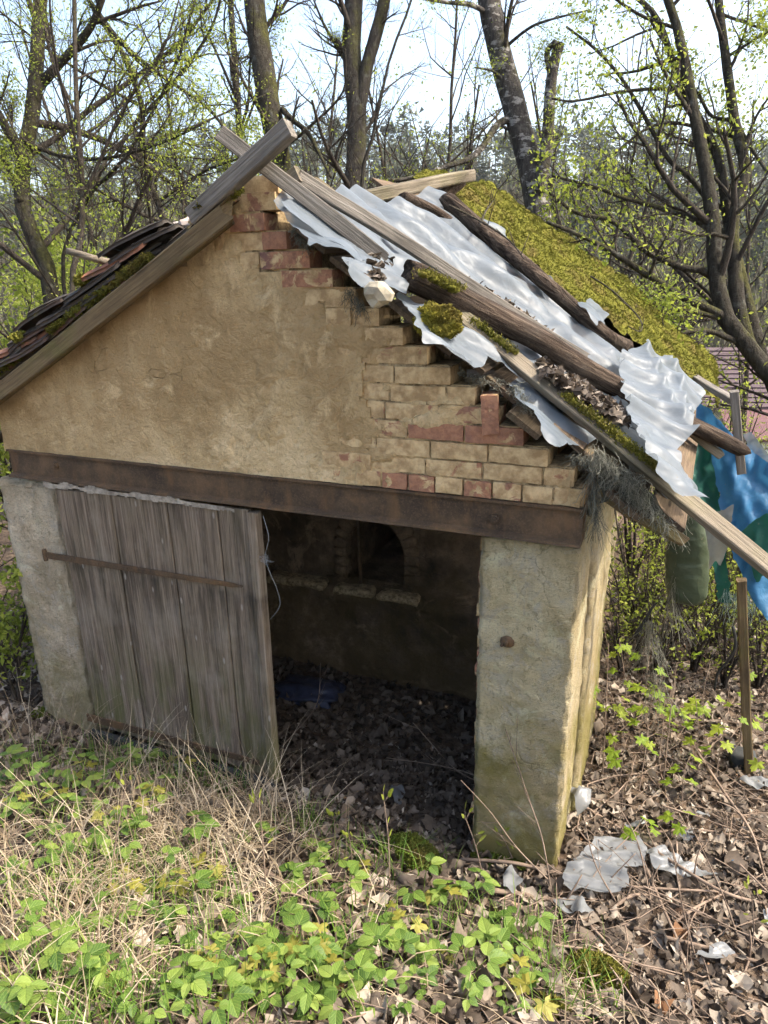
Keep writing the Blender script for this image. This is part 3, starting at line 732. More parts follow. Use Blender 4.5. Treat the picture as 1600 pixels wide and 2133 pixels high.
def build_gable():
    # core wall behind the joints, stepped on the right as the courses are
    m = MB(); nc = 16
    poly = [(X0, BEAM_T)]
    z = BEAM_T
    right = []
    for k in range(nc):
        x = min(X1 - .012, edge_x(BEAM_T + (k + .75) * COURSE) - .01)
        if k >= 15: x = 1.60
        right += [(x, BEAM_T + k * COURSE), (x, BEAM_T + (k + 1) * COURSE)]
    left = [(1.42, BEAM_T + nc * COURSE), (X0, 2.06)]
    poly = [(X0, BEAM_T)] + right + left
    n = len(poly); y0, y1 = .0075, .25
    V = [(x, y0, z) for x, z in poly] + [(x, y1, z) for x, z in poly]
    bm = bmesh.new(); vs = [bm.verts.new(v) for v in V]
    bm.faces.new(vs[:n]); bm.faces.new(vs[n:][::-1])
    for i in range(n): bm.faces.new((vs[i], vs[(i + 1) % n], vs[n + (i + 1) % n], vs[n + i]))
    bmesh.ops.triangulate(bm, faces=bm.faces[:2]); bmesh.ops.recalc_face_normals(bm, faces=bm.faces[:])
    me = bpy.data.meshes.new('gable_wall'); bm.to_mesh(me); bm.free(); me.materials.append(M_JOINT)
    link('gable_wall', me, shed)
    # the bricks that show: rows with the x where the render leaves off
    rng = random.Random(5)
    leftx = {0: 1.93, 1: 1.93, 2: 1.99, 3: 2.05, 4: 2.02, 5: 1.96, 6: 1.92, 7: 1.93, 8: 2.05, 9: 2.04, 10: 1.92, 11: 1.83, 12: 1.52, 13: 1.38, 14: 1.30, 15: 1.42}
    var = {}
    def brick_mesh(L, k, mat):
        key = (L, k, mat.name)
        if key in var: return var[key]
        mb = MB(); rough_box(mb, (-L / 2, -.058, -.0350), (L / 2, .058, .0350), .018, .0024, 40 + k, 22., 0., (), .35)
        var[key] = mb.mesh('brick', mat, False); return var[key]
    for k in range(16):
        zc = BEAM_T + (k + .5) * COURSE
        xr = min(X1, edge_x(BEAM_T + (k + .75) * COURSE)); xl = leftx[k]
        if k == 15: xr = 1.67
        L0 = .125 if k == 0 else .25
        x = xr; first = True
        while x > xl - .05:
            L = L0
            if first and k % 2 == 1 and k not in (15,): L = .125 if k % 4 == 1 else .25
            if x - L < xl - .16: L = .125
            red = rng.random() < .08 or (k in (3, 4, 5) and rng.random() < .6) or k == 15 or (first and rng.random() < .35)
            me = brick_mesh(L - .008, rng.randrange(4), M_BRICK_RED if red else M_BRICK_COATED)
            o = link('brick', me); o.location = (x - L / 2, .056 + rng.uniform(-.010, .006), zc + rng.uniform(-.002, .002))
            o.rotation_euler = (rng.uniform(-.01, .01), rng.uniform(-.012, .012), rng.uniform(-.02, .02)); attach(o, shed)
            x -= L; first = False
    # render: a displaced skin with an uneven right edge
    res = .016
    xs = np.arange(X0, 2.3, res); zs = np.arange(BEAM_T - .012, 3.0, res)
    X, Z = np.meshgrid(xs, zs, indexing='ij')
    cx, cz = (X[:-1, :-1] + X[1:, 1:]) / 2, (Z[:-1, :-1] + Z[1:, 1:]) / 2
    kk = np.clip(((cz - BEAM_T) / COURSE).astype(int), 0, 15)
    lx = np.array([leftx[i] for i in range(16)])[kk]
    wob = .20 * (fbm(np.stack([cx * 9, cz * 9], -1), 4, 3) - .5) * 2 + .05 * (vnoise(np.stack([cx * 26, cz * 26], -1), 5) - .5)
    keep = (cx < lx + .10 + wob - .07 * smooth(2.55, 2.9, cz)) & (cz < 2.09 + (cx - X0) * .585) & (cx < edge_x(cz) - .06)
    top = 2.735 + .05 * (fbm(np.stack([cx * 7, cz * 0], -1), 3, 9) - .5)
    keep &= (cz < top)
    hole = ((cx - 1.97) / .05) ** 2 + ((cz - 1.99) / .022) ** 2 < 1
    keep &= ~hole
    P2 = np.stack([X * 3.1, Z * 3.1], -1)
    Yd = -.008 - .013 * (fbm(P2, 5, 21) - .5) * 2 - .005 * (fbm(P2 * 9, 3, 22) - .5) * 2
    cr = ridged(np.stack([X * 3.3, Z * 4.1], -1) + .6 * fbm(P2, 3, 2)[..., None], 2, 33)
    Yd = Yd + .010 * np.clip((cr - .955) / .04, 0, 1) * smooth(.8, 1.9, X)
    bulge = smooth(-.3, .3, (lx_at(leftx, X, Z) - X)) if False else 1
    ids, q = masked_grid(xs, zs, keep)
    V = np.stack([X, Yd, Z], -1).reshape(-1, 3)[ids]
    mb = MB(); mb.add(V, q)
    e = np.sort(np.concatenate([q[:, [0, 1]], q[:, [1, 2]], q[:, [2, 3]], q[:, [3, 0]]]), 1)
    ue, cnt = np.unique(e, axis=0, return_counts=True); be = ue[cnt == 1]         # rim, turned back to the wall
    B = V.copy(); B[:, 1] = .014
    mb.add(np.concatenate([V[be[:, 0]], V[be[:, 1]], B[be[:, 1]], B[be[:, 0]]]), np.arange(len(be) * 4).reshape(4, -1).T)
    mb.build('render_coat', M_PLASTER, shed)
    # mortar smeared over joints and brick edges, proud in places, missing in others
    res = .011; xs = np.arange(1.2, 3.0, res); zs = np.arange(BEAM_T + .004, 2.99, res); X, Z = np.meshgrid(xs, zs, indexing='ij')
    cx, cz = (X[:-1, :-1] + X[1:, 1:]) / 2, (Z[:-1, :-1] + Z[1:, 1:]) / 2
    kk = ((cz - BEAM_T) / COURSE).astype(int); ex = np.minimum(X1 - .02, edge_x(BEAM_T + (kk + .75) * COURSE) - .02)
    ph = (Z - BEAM_T) / COURSE; near = np.exp(-((ph - np.round(ph)) * COURSE / .011) ** 2)
    p2 = np.stack([X * 7, Z * 7], -1); Y = .0125 - .075 * (fbm(p2, 4, 61) - .40) - .007 * near * fbm(p2 * 2.3, 3, 62) - .008 * (fbm(p2 * 5, 3, 63) - .5)
    Y = np.maximum(Y, -.0135 - .004 * fbm(p2 * 3, 3, 64))
    ids, q = masked_grid(xs, zs, (cx < ex) & (cz < 2.09 + (cx - X0) * .585)); m = MB(); m.add(np.stack([X, Y, Z], -1).reshape(-1, 3)[ids], q); m.build('mortar_smear', M_PLASTER, shed)
    # bricks lying loose on the steps and on the tip of the gable
    spots = [((1.575, .07, 3.052), (0, .03, .05), .2, M_BRICK_COATED, 'worn tan brick topping the tip of the gable'),
             ((2.60, .03, 2.145), (0, 1.5, .2), .16, M_BRICK_RED, 'small orange brick stood on end on the stepped gable edge')]
    for loc, rot, L, mt, lab in spots:
        o = link('loose_brick', brick_mesh(L, 2, mt)); o.location = loc; o.rotation_euler = rot; tag(o, lab, 'brick', 'loose bricks on the gable')
def lx_at(*a): return 0
build_gable()

def build_beam():
    # rolled channel: web, two flanges
    prof = [(-.020, BEAM_T), (-.020, BEAM_T - .011), (-.004, BEAM_T - .016), (-.004, BEAM_B + .022), (-.034, BEAM_B + .012), (-.036, BEAM_B), (.10, BEAM_B), (.10, BEAM_T)]
    n = len(prof); xs = np.linspace(-.185, 2.998, 40)
    V = np.array([[(x, y, z) for y, z in prof] for x in xs])
    V[..., 2] += .0025 * (vnoise(V * 5, 3) - .5); q = []
    for i in range(len(xs) - 1):
        for j in range(n): q.append([i * n + j, i * n + (j + 1) % n, (i + 1) * n + (j + 1) % n, (i + 1) * n + j])
    m = MB(); m.add(V.reshape(-1, 3), [np.array(q), np.array([list(range(n))[::-1], list(range((len(xs) - 1) * n, len(xs) * n))])])
    b = m.build('steel_beam', M_RUST, shed, False)
    for (u, v) in ((116, 970), (1030, 1080)):
        p = at_y(u, v, -.01); m = MB()
        a = np.arange(6) / 6 * 6.283
        for (r, y0, y1) in ((.021, -.004, -.020), (.012, -.018, -.028)):
            c = np.stack([p[0] + r * np.cos(a), np.full(6, y0), p[2] + r * np.sin(a)], -1); d = c.copy(); d[:, 1] = y1
            m.add(np.concatenate([c, d]), [np.array([[i, (i + 1) % 6, 6 + (i + 1) % 6, 6 + i] for i in range(6)]), np.array([[6, 7, 8, 9, 10, 11]])])
        m.build('bolt', M_RUST, b, False)
    # grey mortar squeezed out over the door
    res = .006; xs = np.arange(.09, 1.36, res); zs = np.arange(1.58, 1.67, res); X, Z = np.meshgrid(xs, zs, indexing='ij')
    cx, cz = (X[:-1, :-1] + X[1:, 1:]) / 2, (Z[:-1, :-1] + Z[1:, 1:]) / 2
    nb = fbm(np.stack([cx * 9, cz * 0], -1), 4, 4); nt = fbm(np.stack([cx * 11, cz * 0 + 5], -1), 4, 6)
    keep = (cz > 1.588 + .03 * nb) & (cz < 1.612 + .034 * nt * smooth(1.36, .9, cx) + .006)
    Yd = -.040 - .014 * fbm(np.stack([X * 18, Z * 18], -1), 4, 7)
    ids, q = masked_grid(xs, zs, keep); m = MB(); m.add(np.stack([X, Yd, Z], -1).reshape(-1, 3)[ids], q); m.build('mortar_patch', M_MORTAR, shed)
build_beam()

def build_walls():
    m = MB(); rough_box(m, (2.578, .0, -.35), (2.998, .42, BEAM_B - .005), .014, .009, 3, 14.); m.build('pillar', M_STONE, shed)
    # raised flat socle edge on the pillar's foot
    m = MB(); rough_box(m, (2.966, .42, -.4), (3.024, .95, 1.70), .02, .008, 5, 13.); rough_box(m, (2.966, .95, -.5), (3.010, 1.42, 1.62), .035, .016, 6, 6.); m.build('side_wall', M_STONE, shed)
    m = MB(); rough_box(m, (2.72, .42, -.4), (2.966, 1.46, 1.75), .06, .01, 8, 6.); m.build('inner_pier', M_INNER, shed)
    m = MB(); rough_box(m, (-.335, .0, -.3), (.112, .40, 1.60), .018, .012, 4, 12.); m.build('pillar', M_STONE_GREY, shed)
    m = MB(); rough_box(m, (-.33, .40, -.4), (-.05, 3.4, 2.0), .07, .012, 9, 5.); m.build('side_wall', M_STONE_GREY, shed)
    # jamb bricks on the inner edge of the right pillar
    rng = random.Random(3); z = -.10; var = []
    for k in range(4):
        mb = MB(); rough_box(mb, (-.05, -.06, -.0325), (.05, .06, .0325), .02, .004, 70 + k, 16.); var.append(mb.mesh('brick', M_BRICK_RED))
    k = 0
    while z < 1.58:
        o = link('brick', rng.choice(var)); o.location = (2.612 + rng.uniform(-.010, .004), .10 + rng.uniform(-.01, .01), z); o.rotation_euler = (0, rng.uniform(-.03, .03), rng.uniform(-.04, .04)); attach(o, shed)
        z += .079; k += 1
    # iron staple and its socket on the right pillar
    p = at_y(1056, 1338, -.01); m = MB()
    tube1(m, [p + [0, .03, 0], p + [0, -.03, 0], p + [.004, -.034, .012], p + [.004, -.036, .03]], .008, .006, 8, 8, 0, True); tube1(m, [p + [-.012, .02, -.004], p + [-.02, -.02, -.01]], .009, .007, 8, 3)
    V, F = ICO[2]; m.add(V * [.034, .012, .03] + (p + [0, .006, 0]), F)
    m.build('iron_hook', M_RUST, shed)
    # oven wall at the back with a ledge and an arched mouth
    yb = 1.42; xs = np.arange(-.05, 2.76, .03); zs = np.arange(-.3, 1.86, .03); X, Z = np.meshgrid(xs, zs, indexing='ij')
    cx, cz = (X[:-1, :-1] + X[1:, 1:]) / 2, (Z[:-1, :-1] + Z[1:, 1:]) / 2
    ac, aw, as_, at_ = 1.40, .22, .58, .80
    arch = (np.abs(cx - ac) < aw) & (cz > as_) & ((cz < at_) | (((cx - ac) / aw) ** 2 + ((cz - at_) / .24) ** 2 < 1))
    Yd = yb + .13 * smooth(.52, .56, Z) - .03 * (fbm(np.stack([X * 4, Z * 4], -1), 4, 2) - .5) * 2 - .05 * smooth(.62, .3, np.abs(Z - .5) * 6) * vnoise(np.stack([X * 6, Z * 3], -1), 4)
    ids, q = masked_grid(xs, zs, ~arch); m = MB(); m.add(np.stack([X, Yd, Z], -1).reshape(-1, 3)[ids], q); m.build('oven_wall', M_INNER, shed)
    # barrel of the oven behind the mouth
    a = np.linspace(0, np.pi, 13); prof = [(aw, as_ - .05)] + [(aw * math.cos(t), at_ + .24 * math.sin(t)) for t in a] + [(-aw, as_ - .05)]
    m = MB(); n = len(prof); V = np.array([[(ac + p[0] * 1.03, y, p[1]) for p in prof] for y in (1.50, 1.9, 2.5)])
    m.add(V.reshape(-1, 3), [quad_grid(3, n), np.array([[2 * n + i for i in range(n)]])]); m.add(np.array([(ac - .4, 1.5, as_ - .02), (ac + .4, 1.5, as_ - .02), (ac + .4, 2.5, as_ - .02), (ac - .4, 2.5, as_ - .02)]), np.array([[0, 1, 2, 3]]))
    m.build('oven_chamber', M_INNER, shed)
    # brick arch round the mouth
    var = []
    for k in range(3):
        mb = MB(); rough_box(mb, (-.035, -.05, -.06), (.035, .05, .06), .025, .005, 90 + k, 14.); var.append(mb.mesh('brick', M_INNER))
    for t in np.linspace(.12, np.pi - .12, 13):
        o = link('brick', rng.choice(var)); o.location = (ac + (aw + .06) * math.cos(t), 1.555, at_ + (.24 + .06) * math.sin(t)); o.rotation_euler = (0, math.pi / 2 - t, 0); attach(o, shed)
    for s in (-1, 1):
        for k in range(3):
            o = link('brick', rng.choice(var)); o.location = (ac + s * (aw + .06), 1.555, as_ + .035 + k * .075); o.rotation_euler = (0, math.pi / 2, 0); attach(o, shed)
    m = MB(); tube1(m, [(1.30, 1.47, .56), (1.29, 1.48, 1.15)], .014, .014, 8, 4); m.build('iron_bar', M_RUST, shed)
    # pale capping slabs along the ledge
    for (xa, xb) in ((1.12, 1.44), (1.46, 1.78), (.55, 1.05)):
        m = MB(); rough_box(m, (xa, 1.36, .49), (xb, 1.56, .55), .04, .008, int(xa * 50), 8.); m.build('ledge_slab', M_JOINT, shed)
    # rear and ceiling close the room
    m = MB(); rough_box(m, (-.3, 3.35, -.6), (2.9, 3.55, 2.0), .12, .01, 12, 4.); m.build('rear_wall', M_STONE_GREY, shed)
    for k in range(9):
        m = MB(); rough_box(m, (-.04 + k * .31, .26, 1.86), (.255 + k * .31, 3.3, 1.885), .3, .002, 20 + k, 4.); m.build('ceiling_board', M_WOOD_ROT, shed)
build_walls()

def board_mesh(L, w, t, seed=0, warp=.004, end=.012, taper=1., K=None):
    """plank along +X from 0 to L, width w along Y, thickness t along Z, chamfered, a little warped, ragged ends"""
    K = K or max(6, int(L / .06)); xs = np.linspace(0, L, K); c = min(w, t) * .12
    sec = np.array([(-w / 2 + c, -t / 2), (w / 2 - c, -t / 2), (w / 2, -t / 2 + c), (w / 2, t / 2 - c), (w / 2 - c, t / 2), (-w / 2 + c, t / 2), (-w / 2, t / 2 - c), (-w / 2, -t / 2 + c)])
    n = 8; P = np.zeros((K, n, 3)); rng = np.random.default_rng(seed)
    sc = np.linspace(1, taper, K)
    P[..., 0] = xs[:, None]; P[..., 1] = sec[None, :, 0] * sc[:, None]; P[..., 2] = sec[None, :, 1]
    P[0, :, 0] += end * rng.random(n); P[-1, :, 0] -= end * rng.random(n)
    nz = vnoise(np.stack([P[..., 0] * 2.2, P[..., 1] * 6 + seed, P[..., 2] * 6], -1), seed) - .5
    P[..., 2] += warp * 2 * nz; P[..., 1] += warp * 2 * (vnoise(np.stack([P[..., 0] * 1.7, P[..., 1] * 0 + seed], -1), seed + 5) - .5)
    fine = vnoise(P * np.array([12, 60, 60]) + seed, seed + 2) - .5; P[..., 1:] += (.0016 * fine)[..., None] * np.sign(P[..., 1:])
    q = []
    for i in range(K - 1):
        for j in range(n): q.append([i * n + j, (i + 1) * n + j, (i + 1) * n + (j + 1) % n, i * n + (j + 1) % n])
    mb = MB(); mb.add(P.reshape(-1, 3), [np.array(q), np.array([list(range(n)), list(range((K - 1) * n, K * n))[::-1]])]); return mb
def board(name, A, B, w, t, mat, up=(0, 0, 1), seed=0, parent=None, **kw):
    L = float(np.linalg.norm(np.asarray(B) - np.asarray(A)))
    return board_mesh(L, w, t, seed, **kw).build(name, mat, parent, False, frame(A, B, up))

def build_door():
    d = empty('door', (.12, -.02, 0)); attach(d, shed)
    zs = [(at_y(u, v, -.03)[0], at_y(u, v, -.03)[2]) for u, v in ((114, 1010), (229, 1022), (356, 1038), (462, 1052), (524, 1060), (543, 1063))]
    xb = [at_y(u, v, -.03)[0] for u, v in ((203, 1510), (306, 1540), (402, 1568), (495, 1594), (556, 1612), (578, 1617))]
    for k in range(5):
        xa = (zs[k][0] + xb[k]) / 2; xc = (zs[k + 1][0] + xb[k + 1]) / 2; w = xc - xa - .008
        th = .028 if k < 4 else .06
        A = ((xa + xc) / 2, -.02 - (th - .028) / 2, .035 - .02 * (k == 4)); B = ((xa + xc) / 2 + .002 * (k % 2), -.02 - (th - .028) / 2 + .003 * k % 2, 1.605 + [0, .0, -.004, .006, .008][k])
        board('plank', A, B, w, th, M_WOOD_DOOR, (0, -1, 0), 30 + k, d, warp=.003, end=.014)
    def strap(A, B, w, pointed):
        L = float(np.linalg.norm(np.subtract(B, A))); xs = [0, L * .3, L * .7, L - (.06 if pointed else 0), L]
        ws = [w * 1.15, w, w * .85, w * .7, .004 if pointed else w * .7]
        m = MB(); V = []
        for x, ww in zip(xs, ws): V += [(x, -ww / 2, -.004), (x, ww / 2, -.004), (x, ww / 2, .004), (x, -ww / 2, .004)]
        q = [[i * 4 + j, (i + 1) * 4 + j, (i + 1) * 4 + (j + 1) % 4, i * 4 + (j + 1) % 4] for i in range(4) for j in range(4)]
        m.add(np.array(V), [np.array(q), np.array([[0, 1, 2, 3], [19, 18, 17, 16]])])
        for x in np.linspace(L * .15, L * .9, 6):
            Vv, F = ICO[1]; m.add(Vv * [.008, .008, .006] + np.array([x, 0, .004]), F)
        if pointed:
            P = np.array([[(.0, -.035, .0), (.0, .0, .0), (0, .035, 0)]]); tubes(m, P, np.array([[.013, .014, .013]]), 8, 0, True)
        return m.build('strap_hinge', M_RUST, d, False, frame(A, B, (0, -1, 0)))
    strap(at_y(94, 1156, -.045), at_y(505, 1222, -.045), .034, True)
    strap((.10, -.045, .10), (1.36, -.045, .125), .045, False)
    # bottom rail lying along the foot and a sill strip of dark board
    board('sill', (.12, -.05, -.01), (1.47, -.05, .0), .06, .04, M_FELT, (0, -1, 0), 55, d)
    m = MB(); rng = np.random.default_rng(3)                 # twine knotted round the edge
    p = at_y(553, 1165, -.06)
    for k in range(7):
        q = p + rng.normal(0, .016, (5, 3)) * [1, .6, 1]; tube1(m, q, .0007, .0005, 4, 12)
    tube1(m, [at_y(548, 1075, -.05), at_y(560, 1120, -.06), p, at_y(578, 1230, -.06), at_y(583, 1262, -.06), at_y(563, 1290, -.05)], .0013, .001, 5, 20)
    m.build('twine', M_TWINE, d)
build_door()

# ================================================================== THE ROOF AND WHAT LIES ON IT
def moss_tufts(mb, P, N, rng, size=.02, n=None, per=3, vr=(0, 1)):
    """little upright blades standing on surface points P with normals N"""
    n = n or len(P); i = rng.integers(0, len(P), n)
    d = unit(N[i] + rng.normal(0, .45, (n, 3))); s = unit(np.cross(d, rng.normal(0, 1, (n, 3)))); L = size * rng.uniform(.5, 1.3, n); w = size * .36 * rng.uniform(.6, 1.4, n)
    b = P[i] + rng.normal(0, size * .35, (n, 3))
    V = np.stack([b - s * w[:, None], b + s * w[:, None], b + d * L[:, None]], 1).reshape(-1, 3)
    mb.add(V, np.arange(n * 3).reshape(-1, 3), np.repeat(rng.uniform(vr[0], vr[1], n), 3))
def vnormals(V, F):
    if F.shape[1] == 4: T = np.concatenate([F[:, [0, 1, 2]], F[:, [0, 2, 3]]])
    else: T = F
    n = np.cross(V[T[:, 1]] - V[T[:, 0]], V[T[:, 2]] - V[T[:, 0]]); N = np.zeros_like(V)
    for k in range(3): np.add.at(N, T[:, k], n)
    return unit(N)
def refine(V, F, k, rng):
    """k random points on the faces with normals"""
    T = np.concatenate([F[:, [0, 1, 2]], F[:, [0, 2, 3]]]) if F.shape[1] == 4 else F
    n = np.cross(V[T[:, 1]] - V[T[:, 0]], V[T[:, 2]] - V[T[:, 0]]); a = np.linalg.norm(n, axis=1); i = rng.choice(len(T), k, p=a / a.sum())
    r1 = np.sqrt(rng.random(k))[:, None]; r2 = rng.random(k)[:, None]
    return V[T[i, 0]] * (1 - r1) + V[T[i, 1]] * r1 * (1 - r2) + V[T[i, 2]] * r1 * r2, unit(n[i])

def build_roof():
    # right slope: boarded deck on rafters, mostly hidden by film and moss
    for k in range(15):
        s0 = .02 + k * .163; dip = -.03 - .03 * math.sin(k * 2.1)
        L = 3.78
        A = roof_pt(s0 + .078, -.02 + .03 * ((k * 7) % 5 - 2), dip); M_ = roof_pt(s0 + .078, 1.5, dip - .02); B = roof_pt(s0 + .078, 3.75, dip - .01)
        None if k < 2 else board('deck_board', A, M_, .155, .024, M_WOOD_ROT, tuple(NR), 100 + k, shed, K=10); board('deck_board', M_, B, .155, .024, M_WOOD_ROT, tuple(NR), 300 + k, shed, K=10)
    nl = np.array([-math.sin(_A), 0, math.cos(_A)]); el = np.array([-math.cos(_A), 0, -math.sin(_A)])
    def lp(s, y, h): return np.array([RIDGE_X, 0, RIDGE_Z]) + el * s + nl * h + np.array([0, y, 0])
    for k in range(14):
        board('deck_board', lp(.1 + k * .163, .06 if k > 2 else 1.4, -.05), lp(.1 + k * .163, 3.75, -.05), .155, .024, M_WOOD_ROT, tuple(nl), 130 + k, shed, K=8)
    # rafters behind the gable
    for y in (.9, 1.8, 2.7, 3.5):
        board('rafter', roof_pt(.0, y, -.11), roof_pt(2.5, y, -.11), .08, .11, M_WOOD_ROT, tuple(NR), 150 + int(y * 10), shed, K=8)
        board('rafter', lp(.0, y, -.13), lp(2.4, y, -.13), .08, .11, M_WOOD_ROT, tuple(nl), 160 + int(y * 10), shed, K=8)
    # verge board on the left of the gable
    A = at_y(492, 432, -.10); B = at_y(-60, 868, -.10)
    up = np.array([0, -1, 0])
    board('verge_board', A, B, .085, .05, M_WOOD_VERGE, tuple(up), 170, shed, warp=.006, end=.09, K=40)
    A = A + np.array([.02, .05, .055]); B = B + np.array([-.1, .05, .055])
    board('verge_board', A + [-.05, .02, -.005], B, .05, .03, M_WOOD_ROT, tuple(nl), 171, shed, warp=.008, end=.06, K=40)
    d = unit((B - A)[None])[0]; nn = unit(np.cross(d, [0, -1, 0])[None])[0]
    if nn[2] < 0: nn = -nn
    # clay tiles seen end on, in doubled courses that have slipped
    rng = np.random.default_rng(4)
    var = []
    for k in range(4):
        xs = np.linspace(0, .40, 11); ys = np.linspace(-.09, .09, 9); X, Y = np.meshgrid(xs, ys, indexing='ij')
        Zc = .020 * np.sin((Y / .18) * 2 * np.pi * .9 + .4 * k) + .012 * np.sin(X * 7 + k) + .004 * (vnoise(np.stack([X * 30, Y * 30], -1), k) - .5)
        top = np.stack([X, Y, Zc + .009], -1).reshape(-1, 3); bot = np.stack([X, Y, Zc - .009], -1).reshape(-1, 3); n_ = len(top)
        q = quad_grid(11, 9); rim = []
        for i in range(10):
            rim += [[i * 9, (i + 1) * 9, n_ + (i + 1) * 9, n_ + i * 9], [i * 9 + 8, n_ + i * 9 + 8, n_ + (i + 1) * 9 + 8, (i + 1) * 9 + 8]]
        for j in range(8):
            rim += [[j, n_ + j, n_ + j + 1, j + 1], [90 + j, 90 + j + 1, n_ + 90 + j + 1, n_ + 90 + j]]
        mb = MB(); mb.add(np.concatenate([top, bot]), np.concatenate([q, q[:, ::-1] + n_, np.array(rim)])); var.append(mb.mesh('tile', M_TILE))
    Ltot = 2.1
    for k in range(15):
        for layer in range(3):
            for col in range(2):
                s = .36 + k * .145 + rng.uniform(-.03, .03) + layer * .05
                if s > 2.35 or (k == 0 and layer == 2): continue
                P = A + d * (s - .2) + nn * (-.005 + layer * .036 + .014 * math.sin(k * 1.3) * layer + rng.uniform(0, .012)) + np.array([0, .05 + col * .18 + rng.uniform(-.03, .03), 0])
                o = link('tile', var[int(rng.integers(4))])
                tilt = -.07 - .02 * layer + rng.normal(0, .05); dd = d * math.cos(tilt) + nn * -math.sin(tilt)
                M = frame(P, P + dd, tuple(nn)); o.matrix_world = M @ Matrix.Rotation(rng.normal(0, .07), 4, 'Z'); attach(o, shed)
    # tiles of the left slope further back
    for k in range(13):
        for col in range(3, 19):
            P = A + d * (.2 + k * .17) + nn * .075 + np.array([0, .06 + col * .185, 0]); o = link('tile', var[(k + col) % 4]); o.matrix_world = frame(P, P + d * .99 + nn * .1, tuple(nn)); attach(o, shed)
    # moss along the verge board
    mb = MB()
    for k, (s, ln, sz) in enumerate(((.62, .10, .03), (.80, .20, .035), (1.02, .22, .03), (1.25, .1, .022), (1.75, .25, .02), (.05, .08, .03))):
        P, F = None, None
        for j in range(5):
            c = A + d * (s + ln * (j - 2) / 4) + nn * (.035) + np.array([0, -.03, 0]); W = blob(mb, c - nn * .012, (ln * .17, .03, sz * .55), 2, .45, 2.4, k * 7 + j, .4)
            moss_tufts(mb, W, unit(W - c), rng, .009, 420)
    mb.build('verge_moss', M_MOSS, shed)
    mb = MB()
    for k, (u, v, sz) in enumerate(((178, 585, .035), (45, 702, .03), (430, 432, .022))):
        c = at_y(u, v, -.07); W = blob(mb, c, (sz, .05, sz * .7), 2, .4, 2.2, k + 60, .4); moss_tufts(mb, W, unit(W - c), rng, .014, 700)
    mb.build('tile_moss', M_MOSS, shed)
    # rubble and mortar lumps along the top of the left verge
    for k, (u, v, sz) in enumerate(((425, 445, .045), (395, 462, .06), (372, 468, .05), (350, 478, .055), (330, 492, .04), (312, 498, .05), (290, 505, .045), (405, 450, .04), (340, 500, .04))):
        m = MB(); c = at_y(u, v + 8, .02 + .03 * (k % 3)); blob(m, c, (sz, sz * .8, sz * .62), 2, .35, 2., k + 30, 0, True)
        tag(m.build('rubble_lump', M_RUBBLE, None, False), ['uppermost', 'third', 'fourth', 'fifth', 'seventh', 'eighth', 'lowest', 'second', 'sixth'][k] + ' pale mortar lump from the gable tip down the left roof verge', 'rubble', 'mortar lumps on the left verge')
    # strip of torn roofing felt and a stick
    res = .012; us = np.arange(0, .40, res); vs = np.arange(0, .07, res); U, Vv = np.meshgrid(us, vs, indexing='ij')
    P0 = at_y(345, 490, -.10); P1 = at_y(215, 520, -.06); ax = unit((P1 - P0)[None])[0]; L = np.linalg.norm(P1 - P0)
    V = P0 + ax * (U * L / .4)[..., None] + np.array([0, 1, 0]) * Vv[..., None] + np.array([0, 0, 1]) * (-.05 * np.sin(U / .4 * np.pi) + .02 * fbm(np.stack([U * 9, Vv * 9], -1), 3, 4))[..., None]
    o = MB().add(V.reshape(-1, 3), quad_grid(len(us), len(vs))).build('roofing_felt', M_FELT); tag(o, 'torn strip of dark roofing felt sagging over the left verge tiles', 'roofing felt')
    m = MB(); tube1(m, [at_y(142, 523, -.06), at_y(175, 532, -.06), at_y(205, 541, -.03), at_y(240, 549, .2)], .016, .018, 10, 14, 0, True, .15); tag(m.build('broken_stick', M_WOOD_PALE), 'pale broken stick poking out above the left roof tiles', 'stick')
build_roof()

